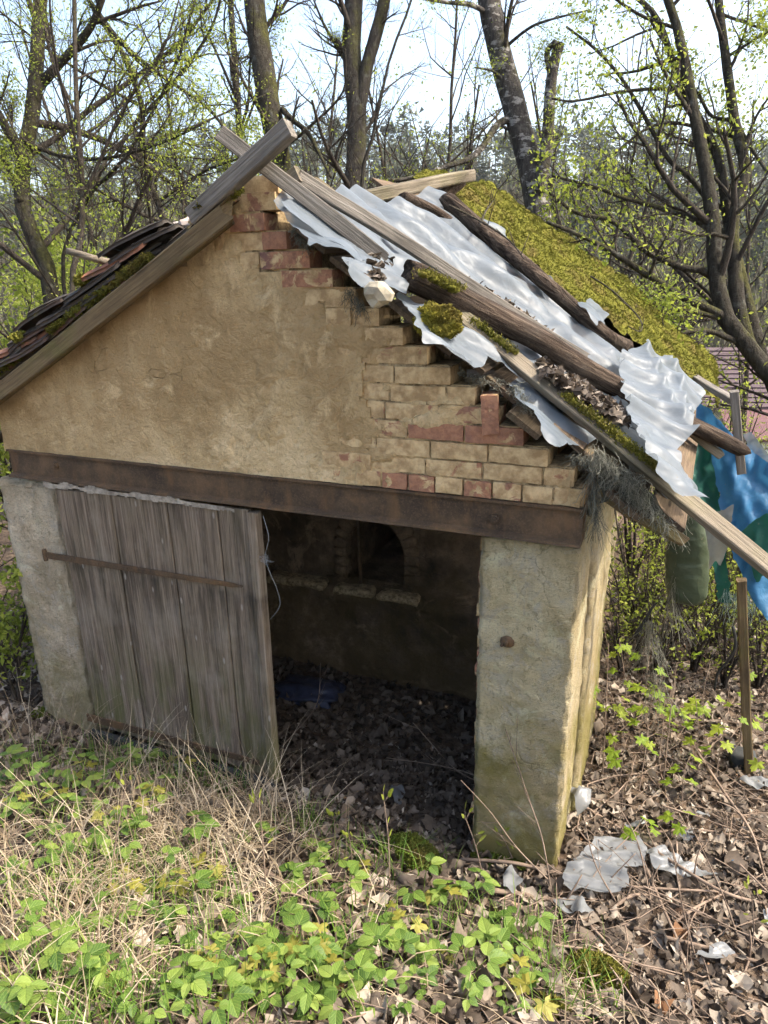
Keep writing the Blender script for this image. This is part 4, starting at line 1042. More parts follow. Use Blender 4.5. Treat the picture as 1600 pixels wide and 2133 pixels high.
def build_roof_moss():
    rng = np.random.default_rng(9)
    poly_px = [(905, 380), (1000, 395), (1110, 470), (1200, 555), (1330, 655), (1480, 790), (1440, 790), (1330, 712), (1235, 640), (1150, 575), (1060, 500), (965, 425)]
    # rear outline is moss proud of the roof: keep it within the roof's depth
    P = np.array([roof_sy(on_roof(u, v, .07)) for u, v in poly_px])
    s0 = np.array([p[0] for p in P]); y0 = np.clip(np.array([p[1] for p in P]), .4, 3.6)
    nearS, nearY = s0[6:][::-1], y0[6:][::-1]
    res = .03; ss = np.arange(-.03, 2.56, res); ys = np.arange(.9, 3.88, res); S, Y = np.meshgrid(ss, ys, indexing='ij')
    order = np.argsort(nearS); ny = np.interp(S, nearS[order], nearY[order]) + .10 * (fbm(np.stack([S * 4, Y * 4], -1), 3, 2) - .5) * 2
    d_in = np.minimum(Y - ny, np.minimum((3.87 - Y) * 5, (2.55 - S) * 1.2))
    n2 = np.stack([S * 3.6, Y * 3.6], -1)
    H = .03 + .07 * np.sqrt(np.clip(d_in, 0, .35) / .35) * (.55 + .75 * fbm(n2, 3, 4)) + .11 * (ridged(n2 * 1.3, 3, 6) - .6) + .06 * np.exp(-((S - 1.25) / .8) ** 2) * smooth(2.0, 3.4, Y)
    keep = (d_in > 0)[:-1, :-1]
    H = H + .05 * smooth(3.0, 3.6, Y) * smooth(3.87, 3.8, Y)
    V = roof_pt(np.abs(S) * np.where(S < 0, -1, 1), Y, H); V[..., 2] = np.where(S < 0, V[..., 2] + 2 * S * math.sin(_A) * 1.0, V[..., 2])
    ids, q = masked_grid(ss, ys, keep); V = V.reshape(-1, 3)[ids]; q = q[:, ::-1] if True else q
    Nn = vnormals(V, q)
    if Nn[:, 2].mean() < 0: q = q[:, ::-1]
    mb = MB(); mb.add(V, q, .35)
    Pp, Np = refine(V, q, 90000, rng); moss_tufts(mb, Pp, Np, rng, .010, 90000, vr=(.2, .6))
    o = mb.build('moss_mat', M_MOSS); tag(o, 'thick yellow green moss mat covering the rear half of the right roof slope', 'moss')
build_roof_moss()

def torn(poly, rag, seed):
    """straight, angular tears along the outline"""
    rng = np.random.default_rng(seed); out = []; n = len(poly)
    for i in range(n):
        p, q = poly[i], poly[(i + 1) % n]; d = q - p; L = np.linalg.norm(d)
        if L < 1e-6: continue
        nn = np.array([-d[1], d[0]]) / L; t = 0.; out.append(p + rng.normal(0, rag * .3, 2))
        while True:
            t += rng.uniform(.6, 3.2) * rag * (3. if rng.random() < .25 else 1.)
            if t > L - rag * .5: break
            out.append(p + d * (t / L) + nn * rng.normal(0, rag * .42) * (2.2 if rng.random() < .12 else 1.))
    return np.array(out)
def snap(pts, poly):
    """nearest points of a closed outline"""
    a = poly; b = np.roll(poly, -1, 0); d = b - a; L2 = np.maximum((d ** 2).sum(1), 1e-12); best = None; bd = np.full(len(pts), 1e9); out = pts.copy()
    for i in range(len(a)):
        t = np.clip(((pts - a[i]) @ d[i]) / L2[i], 0, 1); q = a[i] + t[:, None] * d[i]; e = ((pts - q) ** 2).sum(1); m = e < bd
        bd[m] = e[m]; out[m] = q[m]
    return out, np.sqrt(bd)
def sheet(name, poly, to3d, res, disp, mat, seed=0, rag=.03, holes=()):
    """torn film: poly in a surface's own (a, b) metres, to3d(a, b, h) gives the point"""
    poly = torn(np.asarray(poly, float), rag, seed); lo, hi = poly.min(0) - .02, poly.max(0) + .02
    a = np.arange(lo[0], hi[0], res); b = np.arange(lo[1], hi[1], res); A, B = np.meshgrid(a, b, indexing='ij')
    c = np.stack([(A[:-1, :-1] + A[1:, 1:]) / 2, (B[:-1, :-1] + B[1:, 1:]) / 2], -1)
    ids, q = masked_grid(a, b, inpoly(c, poly)); pts = np.stack([A.ravel()[ids], B.ravel()[ids]], -1)
    e = np.sort(np.concatenate([q[:, [0, 1]], q[:, [1, 2]], q[:, [2, 3]], q[:, [3, 0]]]), 1); ue, cnt = np.unique(e, axis=0, return_counts=True)
    bv = np.unique(ue[cnt == 1]); sp, dist = snap(pts[bv], poly); ok = dist < res * 1.1; pts[bv[ok]] = sp[ok]
    V = to3d(pts[:, 0], pts[:, 1], disp(pts[:, 0], pts[:, 1]))
    return MB().add(V, q).build(name, mat)
def crease(A, B, p, q, h, w):
    """a fold running from p to q: sharp crest, height h, width w"""
    p = np.asarray(p); q = np.asarray(q); d = q - p; L = np.linalg.norm(d); d = d / L; n = np.array([-d[1], d[0]])
    t = (A - p[0]) * d[0] + (B - p[1]) * d[1]; e = (A - p[0]) * n[0] + (B - p[1]) * n[1] + .015 * np.sin(t * 3)
    return h * np.exp(-np.abs(e) / w) * smooth(-.15, .1, t) * (1 - smooth(L - .1, L + .15, t))
def crumple(A, B, amp, freq, seed):
    p = np.stack([A * freq, B * freq], -1); p = p + .7 * np.stack([fbm(p * .6, 2, seed + 5), fbm(p * .6 + 7, 2, seed + 6)], -1)
    return amp * (ridged(p, 3, seed) - .5) * 2
def folds(A, B, amp, freq, stretch, ang, seed):
    """long soft pleats running along direction ang, sharper on their crests"""
    a = A * math.cos(ang) + B * math.sin(ang); b = -A * math.sin(ang) + B * math.cos(ang)
    p = np.stack([a * freq / stretch, b * freq], -1); p = p + .5 * np.stack([fbm(p * .7, 2, seed + 5), fbm(p * .7 + 7, 2, seed + 6)], -1)
    n = 1 - np.abs(2 * vnoise(p, seed) - 1); return amp * (.6 * n + .4 * n ** 3 - .35)
def wrinkle(la, lb, res, ra, rb, seed, iters=600, grav=.00008, bend=4, init=.02, floor=True):
    """height field of a film that is too long for its support: relaxed springs buckle into pleats"""
    rng = np.random.default_rng(seed); n = max(8, int(la / res) + 1); m = max(8, int(lb / res) + 1)
    X = np.zeros((n, m, 3), np.float32); X[..., 0] = (np.arange(n) * res)[:, None]; X[..., 1] = (np.arange(m) * res)[None]
    nz = np.zeros((n, m), np.float32)
    for k, w in ((6, 1.), (14, .6), (30, .35)):
        c = rng.random((max(2, int(n * res * k / 3) + 2), max(2, int(m * res * k) + 2))).astype(np.float32)
        i = np.linspace(0, c.shape[0] - 1.001, n); j = np.linspace(0, c.shape[1] - 1.001, m); i0 = i.astype(int); j0 = j.astype(int); fi = (i - i0)[:, None]; fj = (j - j0)[None]
        fi = fi * fi * (3 - 2 * fi); fj = fj * fj * (3 - 2 * fj)
        nz += w * ((c[i0][:, j0] * (1 - fi) + c[i0 + 1][:, j0] * fi) * (1 - fj) + (c[i0][:, j0 + 1] * (1 - fi) + c[i0 + 1][:, j0 + 1] * fi) * fj)
    X[..., 2] = init * nz
    cons = [(1, 0, res * ra, 1., 0), (0, 1, res * rb, 1., 0), (1, 1, res * np.hypot(ra, rb), .5, 0), (1, -1, res * np.hypot(ra, rb), .5, 0), (bend, 0, res * ra * bend * .97, .35, 1), (0, bend, res * rb * bend * .97, .35, 1)]
    for it in range(iters):
        for (i, j, L0, k, only) in cons:
            a = X[:n - i, :m - j] if j >= 0 else X[:n - i, -j:]
            b = X[i:, j:] if j >= 0 else X[i:, :m + j]
            d = b - a; L = np.sqrt((d * d).sum(-1, keepdims=True)) + 1e-9; e = (L - L0) / L
            if only: e = np.minimum(e, 0)
            c = d * (e * (.42 * k)); D = np.zeros_like(X)
            if j >= 0: D[:n - i, :m - j] += c; D[i:, j:] -= c
            else: D[:n - i, -j:] += c; D[i:, :m + j] -= c
            X += D
        X[..., 2] -= grav
        if floor: np.maximum(X[..., 2], 0, out=X[..., 2])
        X[0, :, 0] = 0; X[-1, :, 0] = (n - 1) * res; X[:, 0, 1] = 0; X[:, -1, 1] = (m - 1) * res
    return X
def field(poly, ang, res, ra, rb, seed, floor=True, grav=.00008, bend=4, iters=500):
    """pleats for the outline poly, running along direction ang; returns h(a, b)"""
    c, q = math.cos(ang), math.sin(ang); poly = np.asarray(poly, float); u = poly[:, 0] * c + poly[:, 1] * q; v = -poly[:, 0] * q + poly[:, 1] * c
    u0, v0 = u.min() - .08, v.min() - .08; X = wrinkle(u.max() + .08 - u0, v.max() + .08 - v0, res, ra, rb, seed, iters, grav, bend, .02, floor); H = X[..., 2].astype(float)
    for _ in range(1):
        P = np.pad(H, 1, mode='edge'); H = (P[:-2, 1:-1] + P[2:, 1:-1] + P[1:-1, :-2] + P[1:-1, 2:] + 2 * H) / 6
    n, m = H.shape
    def h(A, B):
        i = np.clip((A * c + B * q - u0) / res, 0, n - 1.001); j = np.clip((-A * q + B * c - v0) / res, 0, m - 1.001); i0 = i.astype(int); j0 = j.astype(int); fi = i - i0; fj = j - j0
        return (H[i0, j0] * (1 - fi) + H[i0 + 1, j0] * fi) * (1 - fj) + (H[i0, j0 + 1] * (1 - fi) + H[i0 + 1, j0 + 1] * fi) * fj
    return h
def R2(lst, h=.08): return np.array([roof_sy(on_roof(u, v, h)) for u, v in lst])
ROOF3 = lambda a, b, h: roof_pt(a, b, h)

def build_films():
    # the big sheet between the long batten and the upper log
    top = [(592, 404), (640, 398), (700, 400), (742, 398), (770, 418), (850, 408), (905, 398), (960, 440), (1010, 470), (1060, 515), (1120, 575), (1190, 640), (1240, 668), (1290, 715), (1340, 735), (1420, 785), (1466, 830)]
    low = [(1450, 850), (1418, 880), (1330, 905), (1240, 850), (1150, 790), (1050, 725), (960, 665), (890, 610), (820, 566), (740, 520), (670, 475), (610, 430)]
    poly = R2(top + low, .07); F1 = field(poly, .14, .017, 1.03, 1.10, 3, True, .00008, 5, 420); F2 = field(poly, -.45, .014, 1.02, 1.05, 4, True, .0001, 3, 300)
    def f(A, B):
        h = .03 + folds(A, B, .05, 1.6, 5., .10, 3) + 1.1 * F1(A, B) + .25 * F2(A, B)
        for (p, q, hh, w) in (((700, 410), (1120, 600), .04, .12), ((905, 405), (1000, 480), .05, .07), ((1000, 560), (1300, 760), .04, .10)):
            pq = R2([p, q], .08); h = h + crease(A, B, pq[0], pq[1], hh, w)
        return h
    o = sheet('plastic_sheet', poly, ROOF3, .014, f, M_FILM, 3, .03); tag(o, 'large wrinkled white plastic sheet spread over the middle of the right roof slope', 'plastic sheet', 'torn plastic on the roof')
    # the drape that falls over the log down to the eave
    poly = R2([(1300, 830), (1290, 735), (1340, 728), (1420, 775), (1466, 825), (1440, 862), (1415, 880), (1432, 912), (1405, 945), (1440, 1000), (1464, 1050), (1405, 1020), (1372, 985), (1335, 915)], .17); F3 = field(poly, .30, .013, 1.03, 1.11, 13, True, .00008, 5); F4 = field(poly, 1.0, .010, 1.03, 1.08, 14, True, .0001, 3, 300)
    def f(A, B):
        h = .165 + 1.1 * F3(A, B) + .2 * F4(A, B)
        for (p, q, hh, w) in (((1310, 740), (1410, 960), .05, .05), ((1360, 745), (1440, 1010), .05, .05)):
            pq = R2([p, q], .1); h = h + crease(A, B, pq[0], pq[1], hh, w)
        return h
    o = sheet('plastic_drape', poly, ROOF3, .010, f, M_FILM, 17, .018); tag(o, 'crumpled white plastic draped over the long log down to the eave', 'plastic sheet', 'torn plastic on the roof')
    specs = [
        ('plastic_flap', [(572, 408), (610, 402), (640, 425), (690, 470), (750, 505), (795, 530), (785, 560), (735, 545), (690, 525), (640, 516), (630, 480), (600, 445)], .03, M_FILM2, 'bluish plastic flap over the bricks beside the tip of the gable', 23),
        ('plastic_flap', [(716, 530), (760, 540), (790, 550), (800, 500), (815, 520), (805, 575), (835, 590), (845, 620), (800, 590), (760, 600), (730, 575)], .05, M_FILM, 'small torn plastic pocket curled round the grey stone', 29),
        ('plastic_flap', [(830, 600), (860, 625), (900, 655), (965, 690), (1030, 715), (1075, 735), (1090, 765), (1068, 792), (1040, 765), (1000, 762), (975, 765), (930, 735), (885, 712), (860, 680), (842, 640)], .03, M_FILM, 'torn white plastic flap under the moss cushion on the gable edge', 31),
        ('plastic_flap', [(1066, 800), (1095, 782), (1150, 805), (1215, 850), (1265, 890), (1330, 955), (1420, 1045), (1380, 1035), (1310, 960), (1250, 925), (1200, 925), (1160, 932), (1120, 900), (1095, 860)], .02, M_FILM2, 'long torn plastic strip along the lowest part of the gable edge', 37),
        ('plastic_flap', [(1088, 755), (1130, 765), (1200, 805), (1260, 850), (1320, 890), (1390, 960), (1440, 1030), (1400, 1015), (1330, 945), (1250, 885), (1180, 840), (1120, 795)], .07, M_FILM, 'narrow white plastic strip between the mossy plank and the dark log', 41),
        ('plastic_flap', [(985, 460), (1020, 470), (1080, 530), (1130, 590), (1200, 650), (1260, 690), (1240, 670), (1180, 625), (1110, 560), (1060, 510)], .10, M_FILM2, 'ragged plastic edging beside the upper dark log', 43),
        ('plastic_flap', [(1205, 630), (1225, 625), (1262, 660), (1250, 676), (1232, 664)], .16, M_FILM2, 'stiff plastic scrap wrapped round the lower end of the upper log', 47),
        ('plastic_flap', [(1165, 800), (1230, 815), (1310, 835), (1360, 905), (1400, 960), (1455, 1045), (1420, 1035), (1350, 950), (1270, 880), (1210, 845)], .09, M_FILM2, 'thin plastic lying under the crumpled drape above the mossy plank', 53),
    ]
    for nm, px, h0, mt, lab, sd in specs:
        poly = R2(px, h0); F5 = field(poly, .1 + .16 * (sd % 5), .011, 1.03, 1.10, sd, True, .00008, 5, 400)
        def f(A, B, h0=h0, sd=sd, F5=F5):
            edge = fbm(np.stack([A * 5, B * 5], -1), 2, sd + 9)
            return h0 + F5(A, B) + .08 * (edge - .5)
        o = sheet(nm, poly, ROOF3, .0085, f, mt, sd, .022); tag(o, lab, 'plastic sheet', 'torn plastic on the roof')
build_films()

def log_obj(name, pts, r0, r1, mat, label, seed=0, sides=22, K=60, deep=.16, group=None, cat='log'):
    pts = np.asarray(pts, float); A = pts[0]; M = frame(pts[0], pts[-1], (0, 0, 1)); Mi = np.array(M.inverted())
    loc = pts @ Mi[:3, :3].T + Mi[:3, 3]
    P = resample(loc, K); r = np.linspace(r0, r1, K); a = np.arange(sides) / sides * 2 * np.pi
    T = unit(np.gradient(P, axis=0)); n1 = unit(np.cross(T, [0, 0, 1.])); n2 = np.cross(T, n1)
    groove = ridged(np.stack([P[:, None, 0] * 1.4 + 0 * a, np.cos(a)[None] * 3.2 + seed + 0 * P[:, None, 0], np.sin(a)[None] * 3.2 + 0 * P[:, None, 0]], -1), 3, seed)
    big = fbm(np.stack([P[:, None, 0] * 3 + 0 * a, np.cos(a)[None] + seed + 0 * P[:, None, 0], np.sin(a)[None] + 0 * P[:, None, 0]], -1), 3, seed + 3)
    rr = r[:, None] * (1 + deep * (groove - .6) * 1.6 + .35 * (big - .5))
    rr[0] *= .86; rr[-1] *= .8
    V = P[:, None] + rr[..., None] * (np.cos(a)[None, :, None] * n1[:, None] + np.sin(a)[None, :, None] * n2[:, None])
    V[0, :, 0] += .05 * r0 / .05 * (vnoise(np.stack([np.cos(a) * 2 + seed, np.sin(a) * 2], -1), 3) - .5); V[-1, :, 0] += .08 * (vnoise(np.stack([np.cos(a) * 3, np.sin(a) * 3 + seed], -1), 4) - .5)
    q = []
    for i in range(K - 1):
        for j in range(sides): q.append([i * sides + j, i * sides + (j + 1) % sides, (i + 1) * sides + (j + 1) % sides, (i + 1) * sides + j])
    mb = MB(); mb.add(V.reshape(-1, 3), [np.array(q), np.array([list(range(sides))[::-1], list(range((K - 1) * sides, K * sides))])])
    o = mb.build(name, mat, None, True, M); tag(o, label, cat, group); return o
def moss_strip(parent, pts, r, rng, n=1500, size=.02, wid=.02, name='moss_patch', mat=None):
    P = resample(pts, 40); mb = MB()
    i = rng.integers(0, 40, n); c = P[i] + rng.normal(0, 1, (n, 3)) * np.array([wid, wid, wid * .35]); nn = np.tile([0.1, -.15, 1.], (n, 1))
    for k in range(0, 40, 2):
        g = rng.uniform(.35, 1.1); blob(mb, P[k] - [0, 0, r * .25] + rng.normal(0, wid * .5, 3) * [1, 1, .2], (wid * 1.3 * g, wid * 1.1 * g, r * .18 * g + .004), 1, .4, 2., k, .3)
    moss_tufts(mb, c, unit(nn), rng, size, n); return mb.build(name, mat or M_MOSS, parent)

def build_timbers():
    rng = np.random.default_rng(2)
    up = tuple(NR)
    def RP(u, v, h): return on_roof(u, v, h)
    G = 'loose boards on the roof'
    # the two crossed boards at the tip
    A = at_y(452, 268, -.10); X = at_y(545, 342, -.055); B = at_y(805, 545, .06)
    o = board('crossed_board', A, B, .062, .030, M_WOOD_GREY, (.1, -1., .25), 201, None, warp=.006, end=.03, K=40); tag(o, 'weathered board running from the gable tip down to the right, behind the other crossed board', 'board', G)
    A = at_y(607, 264, -.115); B = at_y(398, 452, -.10)
    o = board('crossed_board', A, B, .075, .05, M_WOOD_GREY, (0, -1, .1), 202, None, warp=.004, end=.01, K=30); tag(o, 'weathered square board slanting up to the right in front at the gable tip', 'board', G)
    o = board('long_batten', RP(618, 366, .10), RP(1222, 752, .10), .058, .032, M_WOOD_GREY, (.2, -.8, .4), 203, None, warp=.008, end=.02, K=60); tag(o, 'long grey batten lying down the slope above the dark log', 'board', G)
    o = board('short_board', at_y(626, 362, .1), at_y(548, 432, .12), .07, .04, M_WOOD_PALE, (0, -1, .2), 204, None, end=.008); tag(o, 'short board end poking up just behind the crossed boards', 'board', G)
    # pale beam lying across the ridge
    o = board('ridge_beam', at_y(745, 413, 1.15), at_y(980, 366, 2.3), .085, .075, M_WOOD_PALE, (0, 0, 1), 205, None, warp=.005, end=.008, K=30); tag(o, 'pale square beam lying across the ridge behind the plastic', 'board', G)
    # mossy plank hanging past the eave
    A = RP(948, 652, .07); B = at_y(1640, 1212, -.02)
    o = board('mossy_plank', A, B, .075, .034, M_WOOD_PALE, (.45, -.55, .7), 206, None, warp=.006, end=.02, K=70); tag(o, 'long mossy plank lying down the gable edge out past the eave', 'board', G)
    d = B - A
    moss_strip(o, [A + d * .06 + [0, 0, .03], A + d * .2 + [0, 0, .035]], .02, rng, 1500, .009, .011); moss_strip(o, [A + d * .36 + [0, -.01, .03], A + d * .5 + [0, -.01, .036], A + d * .66 + [0, -.01, .03]], .02, rng, 4500, .009, .013)
    # board end under the eave, rail and post of the lean-to
    o = board('board_end', RP(1395, 868, .05), RP(1502, 948, .04), .06, .04, M_WOOD_PALE, up, 207); tag(o, 'pale sawn board end sticking out under the long log at the eave', 'board', G)
    # logs
    la, lb = RP(852, 572, .10), RP(1552, 940, .11); mid = (la + lb) / 2 + np.array([0, 0, -.012])
    lg = log_obj('dark_log', [la, la * .7 + lb * .3 + [0, 0, .012], mid, lb], .058, .034, M_LOG, 'long thick dark weathered log lying down the roof slope', 5, group='logs on the roof')
    moss_strip(lg, [RP(880, 566, .155), RP(955, 602, .165)], .03, rng, 1600, .009, .018); moss_strip(lg, [RP(1040, 650, .15), RP(1110, 690, .15)], .02, rng, 400, .008, .014)
    lg = log_obj('upper_log', [RP(930, 415, .12), RP(1000, 478, .11), RP(1062, 528, .12), RP(1130, 585, .13), RP(1190, 638, .11), RP(1262, 700, .10), RP(1310, 725, .08)], .050, .036, M_LOG, 'crooked dark log at the edge of the moss on the upper slope', 9, group='logs on the roof')
    log_obj('stump_log', [at_y(958, 372, 2.2), at_y(925, 402, 2.1), at_y(905, 425, 2.0)], .06, .05, M_LOG, 'short dark log stub propping the pale ridge beam', 11, 16, 16, group='logs on the roof')
    log_obj('small_log', [RP(840, 408, .07), RP(905, 440, .06), RP(960, 480, .05)], .03, .03, M_LOG, 'thin dark log half under the plastic below the ridge beam', 12, 14, 20, group='logs on the roof')
    # dead twigs caught on the roof
    tw = [[(935, 428), (1000, 460), (1060, 500), (1092, 540)], [(1000, 470), (1012, 440), (1030, 415)], [(1230, 575), (1275, 605), (1330, 660), (1335, 690), (1310, 680)], [(1325, 640), (1328, 610), (1322, 590)]]
    for k, px in enumerate(tw):
        m = MB(); pts = [on_roof(u, v, .16 + .02 * j) for j, (u, v) in enumerate(px)]; tube1(m, pts, .007, .003, 5, 16, 0, True, .1)
        for j in range(5):
            b = resample(pts, 12)[2 + j * 2]; tube1(m, [b, b + rng.normal(0, .05, 3) + [0, 0, .06]], .003, .0015, 4, 3)
        tag(m.build('dead_twig', M_TWIG), ['long dead twig lying along the top of the roof moss', 'short dead twig standing up from the upper roof moss', 'bent dead twig on the lower half of the roof moss', 'small upright dead twig on the lower roof moss'][k], 'twig', 'dead twigs on the roof moss')
    # rotten rafter end under the eave
    A = at_y(1265, 1000, .02); B = at_y(1428, 1138, -.02)
    o = board('rotten_rafter', A, B, .075, .045, M_WOOD_VERGE, (.3, -.9, .3), 208, shed, warp=.03, end=.2, taper=.5, K=30)
    # stone, moss cushion, debris caught in the plastic
    m = MB(); c = on_roof(788, 612, .045); blob(m, c, (.062, .05, .05), 2, .38, 1.3, 3, 0, True); o = m.build('grey_stone', M_ROCK, None, False); tag(o, 'angular grey stone sitting in the plastic pocket on the gable edge', 'stone')
    m = MB(); c = on_roof(912, 672, .06); W = blob(m, c, (.086, .07, .062), 4, .38, 2.4, 8, .5); moss_tufts(m, W, unit(W - c), rng, .008, 14000); tag(m.build('moss_cushion', M_MOSS_CUSHION), 'round yellow moss cushion sitting on the plastic by the gable edge', 'moss')
    m = MB()
    for k in range(26):
        c2 = on_roof(878 + rng.uniform(-12, 30), 650 + rng.uniform(-8, 22), .035); W = blob(m, c2, np.array([.016, .016, .012]) * rng.uniform(.6, 1.2), 1, .4, 2, k, .9)
    tag(m.build('lichen_clump', m_plain('lichen', (.30, .33, .24), .95, .3)), 'pale grey green lichen clump beside the moss cushion', 'lichen')
    return rng
build_timbers()

# dry leaf and twig debris lying in the hollows of the plastic
LEAF5 = np.array([(0, -.5, 0), (.3, -.36, .02), (.5, -.16, -.05), (.40, .06, .03), (.42, .33, -.06), (.22, .36, .03), (0, .55, -.04), (-.2, .37, .02), (-.44, .31, -.05), (-.38, .05, .03), (-.5, -.2, -.06), (-.28, -.35, .02), (0, 0, .06)])
LEAF5_F = np.array([[i, (i + 1) % 12, 12] for i in range(12)])
def rand_rot(n, rng, tilt=.5):
    yaw = rng.uniform(0, 2 * np.pi, n); ax = np.stack([np.cos(yaw), np.sin(yaw), 0 * yaw], -1)
    Rz = rot_axis(np.tile([0, 0, 1.], (n, 1)), rng.uniform(0, 2 * np.pi, n)); Rt = rot_axis(ax, rng.normal(0, tilt, n)); return Rt @ Rz
def curl_leaf(tv, n, rng, amt=.9):
    t = np.broadcast_to(tv, (n,) + tv.shape).copy(); k = rng.normal(0, amt, (n, 1)); k2 = rng.normal(0, amt, (n, 1)); jit = rng.normal(0, .06, t.shape)
    t[..., 2] += k * t[..., 0] ** 2 + k2 * t[..., 1] ** 2 + rng.normal(0, .5, (n, 1)) * t[..., 0] * t[..., 1]; t += jit; return t
def build_debris():
    rng = np.random.default_rng(8); n = 420; mb = MB()
    px = np.stack([rng.uniform(0, 1, n), rng.uniform(-1, 1, n)], -1)
    A = np.array([1130, 745.]); B = np.array([1300, 845.]); pos = []
    for t, w in px:
        c = A + (B - A) * t; pos.append(on_roof(c[0] + w * 14, c[1] + 22 + w * 22, .115 + .02 * rng.random()))
    for t, w in px[:120]:
        c = np.array([980, 590.]) + np.array([170, 110.]) * t; pos.append(on_roof(c[0] + w * 20, c[1] + w * 14, .11))
    for t, w in px[:60]:
        pos.append(on_roof(770 + 40 * t, 560 + w * 22, .05))
    pos = np.array(pos); n = len(pos)
    stamp(mb, curl_leaf(LEAF5, n, rng), LEAF5_F, pos, rand_rot(n, rng, .7) * rng.uniform(.03, .065, n)[:, None, None], rng.uniform(0, .8, n))
    struct(mb.build('roof_leaf_debris', M_LITTER, None, False), 'dry brown leaves caught in the plastic along the dark log', 'stuff')
build_debris()

# ------------------------------------------------------------------ hanging tarps, netting, lean-to posts
def build_hangings():
    rng = np.random.default_rng(15)
    # upper post and rail
    G = 'lean-to posts at the eave'
    yb = 1.38
    o = board('post', at_y(1531, 812, yb), at_y(1545, 990, yb), .045, .04, M_WOOD_GREY, (0, -1, 0), 301); tag(o, 'short grey post standing up beside the eave with a rail nailed to it', 'post', G)
    o = board('rail', on_roof(1440, 782, .06), at_y(1535, 838, yb + .04), .05, .035, M_WOOD_GREY, (0, 0, 1), 302); tag(o, 'grey rail running from the roof edge to the short post', 'rail')
    foot = on_ground(1566, 1612); topp = at_y(1546, 1205, foot[1] - .02)
    o = board('post', foot - [0, 0, .1], topp, .05, .045, M_WOOD_VERGE, (0, -1, 0), 303, K=30); tag(o, 'slim brown post standing in the leaf litter under the blue tarp', 'post', G)
    m = MB(); c = on_ground(1546, 1592); rough_box(m, c + [-.075, -.06, -.05], c + [.07, .06, .09], .03, .006, 5, 8.); tag(m.build('dark_block', M_FELT), 'dark block at the foot of the slim brown post', 'block')
    # blue tarp: hung over the rail of the lean-to
    def hang(poly_px, y, mat, name, label, amp, seed, res=.013, slope=0., fold=5., cat='tarp'):
        pts = np.array([at_y(u, v, y) for u, v in poly_px]); poly = pts[:, [0, 2]]
        def to3(a, b, h): return np.stack([a, y + h + slope * (b - poly[:, 1].mean()), b], -1)
        F6 = field(poly, 2.0, .013, 1.04, 1.15, seed, False); F7 = field(poly, 1.2, .010, 1.03, 1.08, seed + 1, False, .0, 3, 300)
        def f(A, B): return folds(A, B, amp * 1.2, fold * .6, 5., 1.9, seed) + F6(A, B) * amp / .02 + 1.3 * F7(A, B)
        o = sheet(name, poly, to3, res, f, mat, seed, .008); tag(o, label, cat, 'tarps hanging at the eave'); return o
    hang([(1450, 852), (1478, 862), (1540, 925), (1612, 960), (1620, 1265), (1598, 1258), (1560, 1215), (1530, 1150), (1505, 1090), (1495, 1020), (1478, 940), (1452, 900)], 1.55, M_TARP_BLUE, 'blue_tarp', 'bright blue tarpaulin hanging from the lean-to at the right edge', .03, 51, slope=.35)
    hang([(1420, 925), (1455, 918), (1490, 960), (1500, 1040), (1510, 1110), (1520, 1235), (1496, 1232), (1478, 1120), (1465, 1075), (1440, 1000)], 1.6, M_TARP_GREEN, 'green_tarp', 'dark green tarpaulin hanging beside the blue one at the eave', .018, 53, slope=.3)
    hang([(1545, 1105), (1600, 1070), (1615, 1180), (1575, 1215), (1560, 1160)], 1.36, M_TARP_GREEN, 'green_tarp_patch', 'dark green tarpaulin flap showing in front of the blue one', .012, 55)
    hang([(1462, 1085), (1530, 1050), (1512, 1150), (1500, 1185), (1490, 1165), (1472, 1195), (1460, 1190)], 1.45, M_GREYFILM, 'grey_film', 'ragged grey film hanging between the olive roll and the green tarpaulin', .01, 57, cat='film')
    # olive bag-like roll of tarp
    prof = [(1432, 1068, 24), (1432, 1110, 31), (1431, 1150, 35), (1430, 1200, 37), (1430, 1235, 35), (1430, 1252, 26), (1430, 1258, 8)]
    y = .62; m = MB(); K = 40; pc = np.array([at_y(u, v, y) for u, v, _ in prof]); rr = np.array([r for *_, r in prof]) / FPX * (y - CAM[1]) * 1.1
    P = resample(pc, K); al = np.concatenate([[0], np.cumsum(np.linalg.norm(np.diff(pc, axis=0), axis=1))]); L = np.linspace(0, al[-1], K); r = np.interp(L, al, rr); a = np.arange(28) / 28 * 6.283
    Vr = P[:, None] + np.stack([np.cos(a)[None] * r[:, None], .55 * np.sin(a)[None] * r[:, None], 0 * a[None] + 0 * r[:, None]], -1)
    nz = ridged(np.stack([P[:, None, 2] * 9 + .5 * np.cos(a)[None], np.cos(a)[None] * .9 + 0 * P[:, None, 2], np.sin(a)[None] * .9 + 0 * P[:, None, 2]], -1), 3, 4) - .5
    dv = unit(Vr - P[:, None]); Vr = Vr + dv * (nz * .018)[..., None]
    q = np.array([[i * 28 + j, i * 28 + (j + 1) % 28, (i + 1) * 28 + (j + 1) % 28, (i + 1) * 28 + j] for i in range(K - 1) for j in range(28)])
    m.add(Vr.reshape(-1, 3), [q, np.array([[(K - 1) * 28 + j for j in range(28)]])]); tag(m.build('olive_tarp_roll', M_TARP_OLIVE), 'dark olive tarp roll hanging like a bag below the eave', 'tarp', 'tarps hanging at the eave')
    # black strap
    y = .55; pts = [at_y(1382, 1248, y), at_y(1362, 1262, y), at_y(1345, 1290, y), at_y(1322, 1326, y)]; P = resample(pts, 14); w = np.linspace(.010, .022, 14)
    n_ = np.array([.6, 0, .5]); V = np.concatenate([P - n_ * w[:, None], P + n_ * w[:, None], P - n_ * w[:, None] + [0, .006, 0], P + n_ * w[:, None] + [0, .006, 0]])
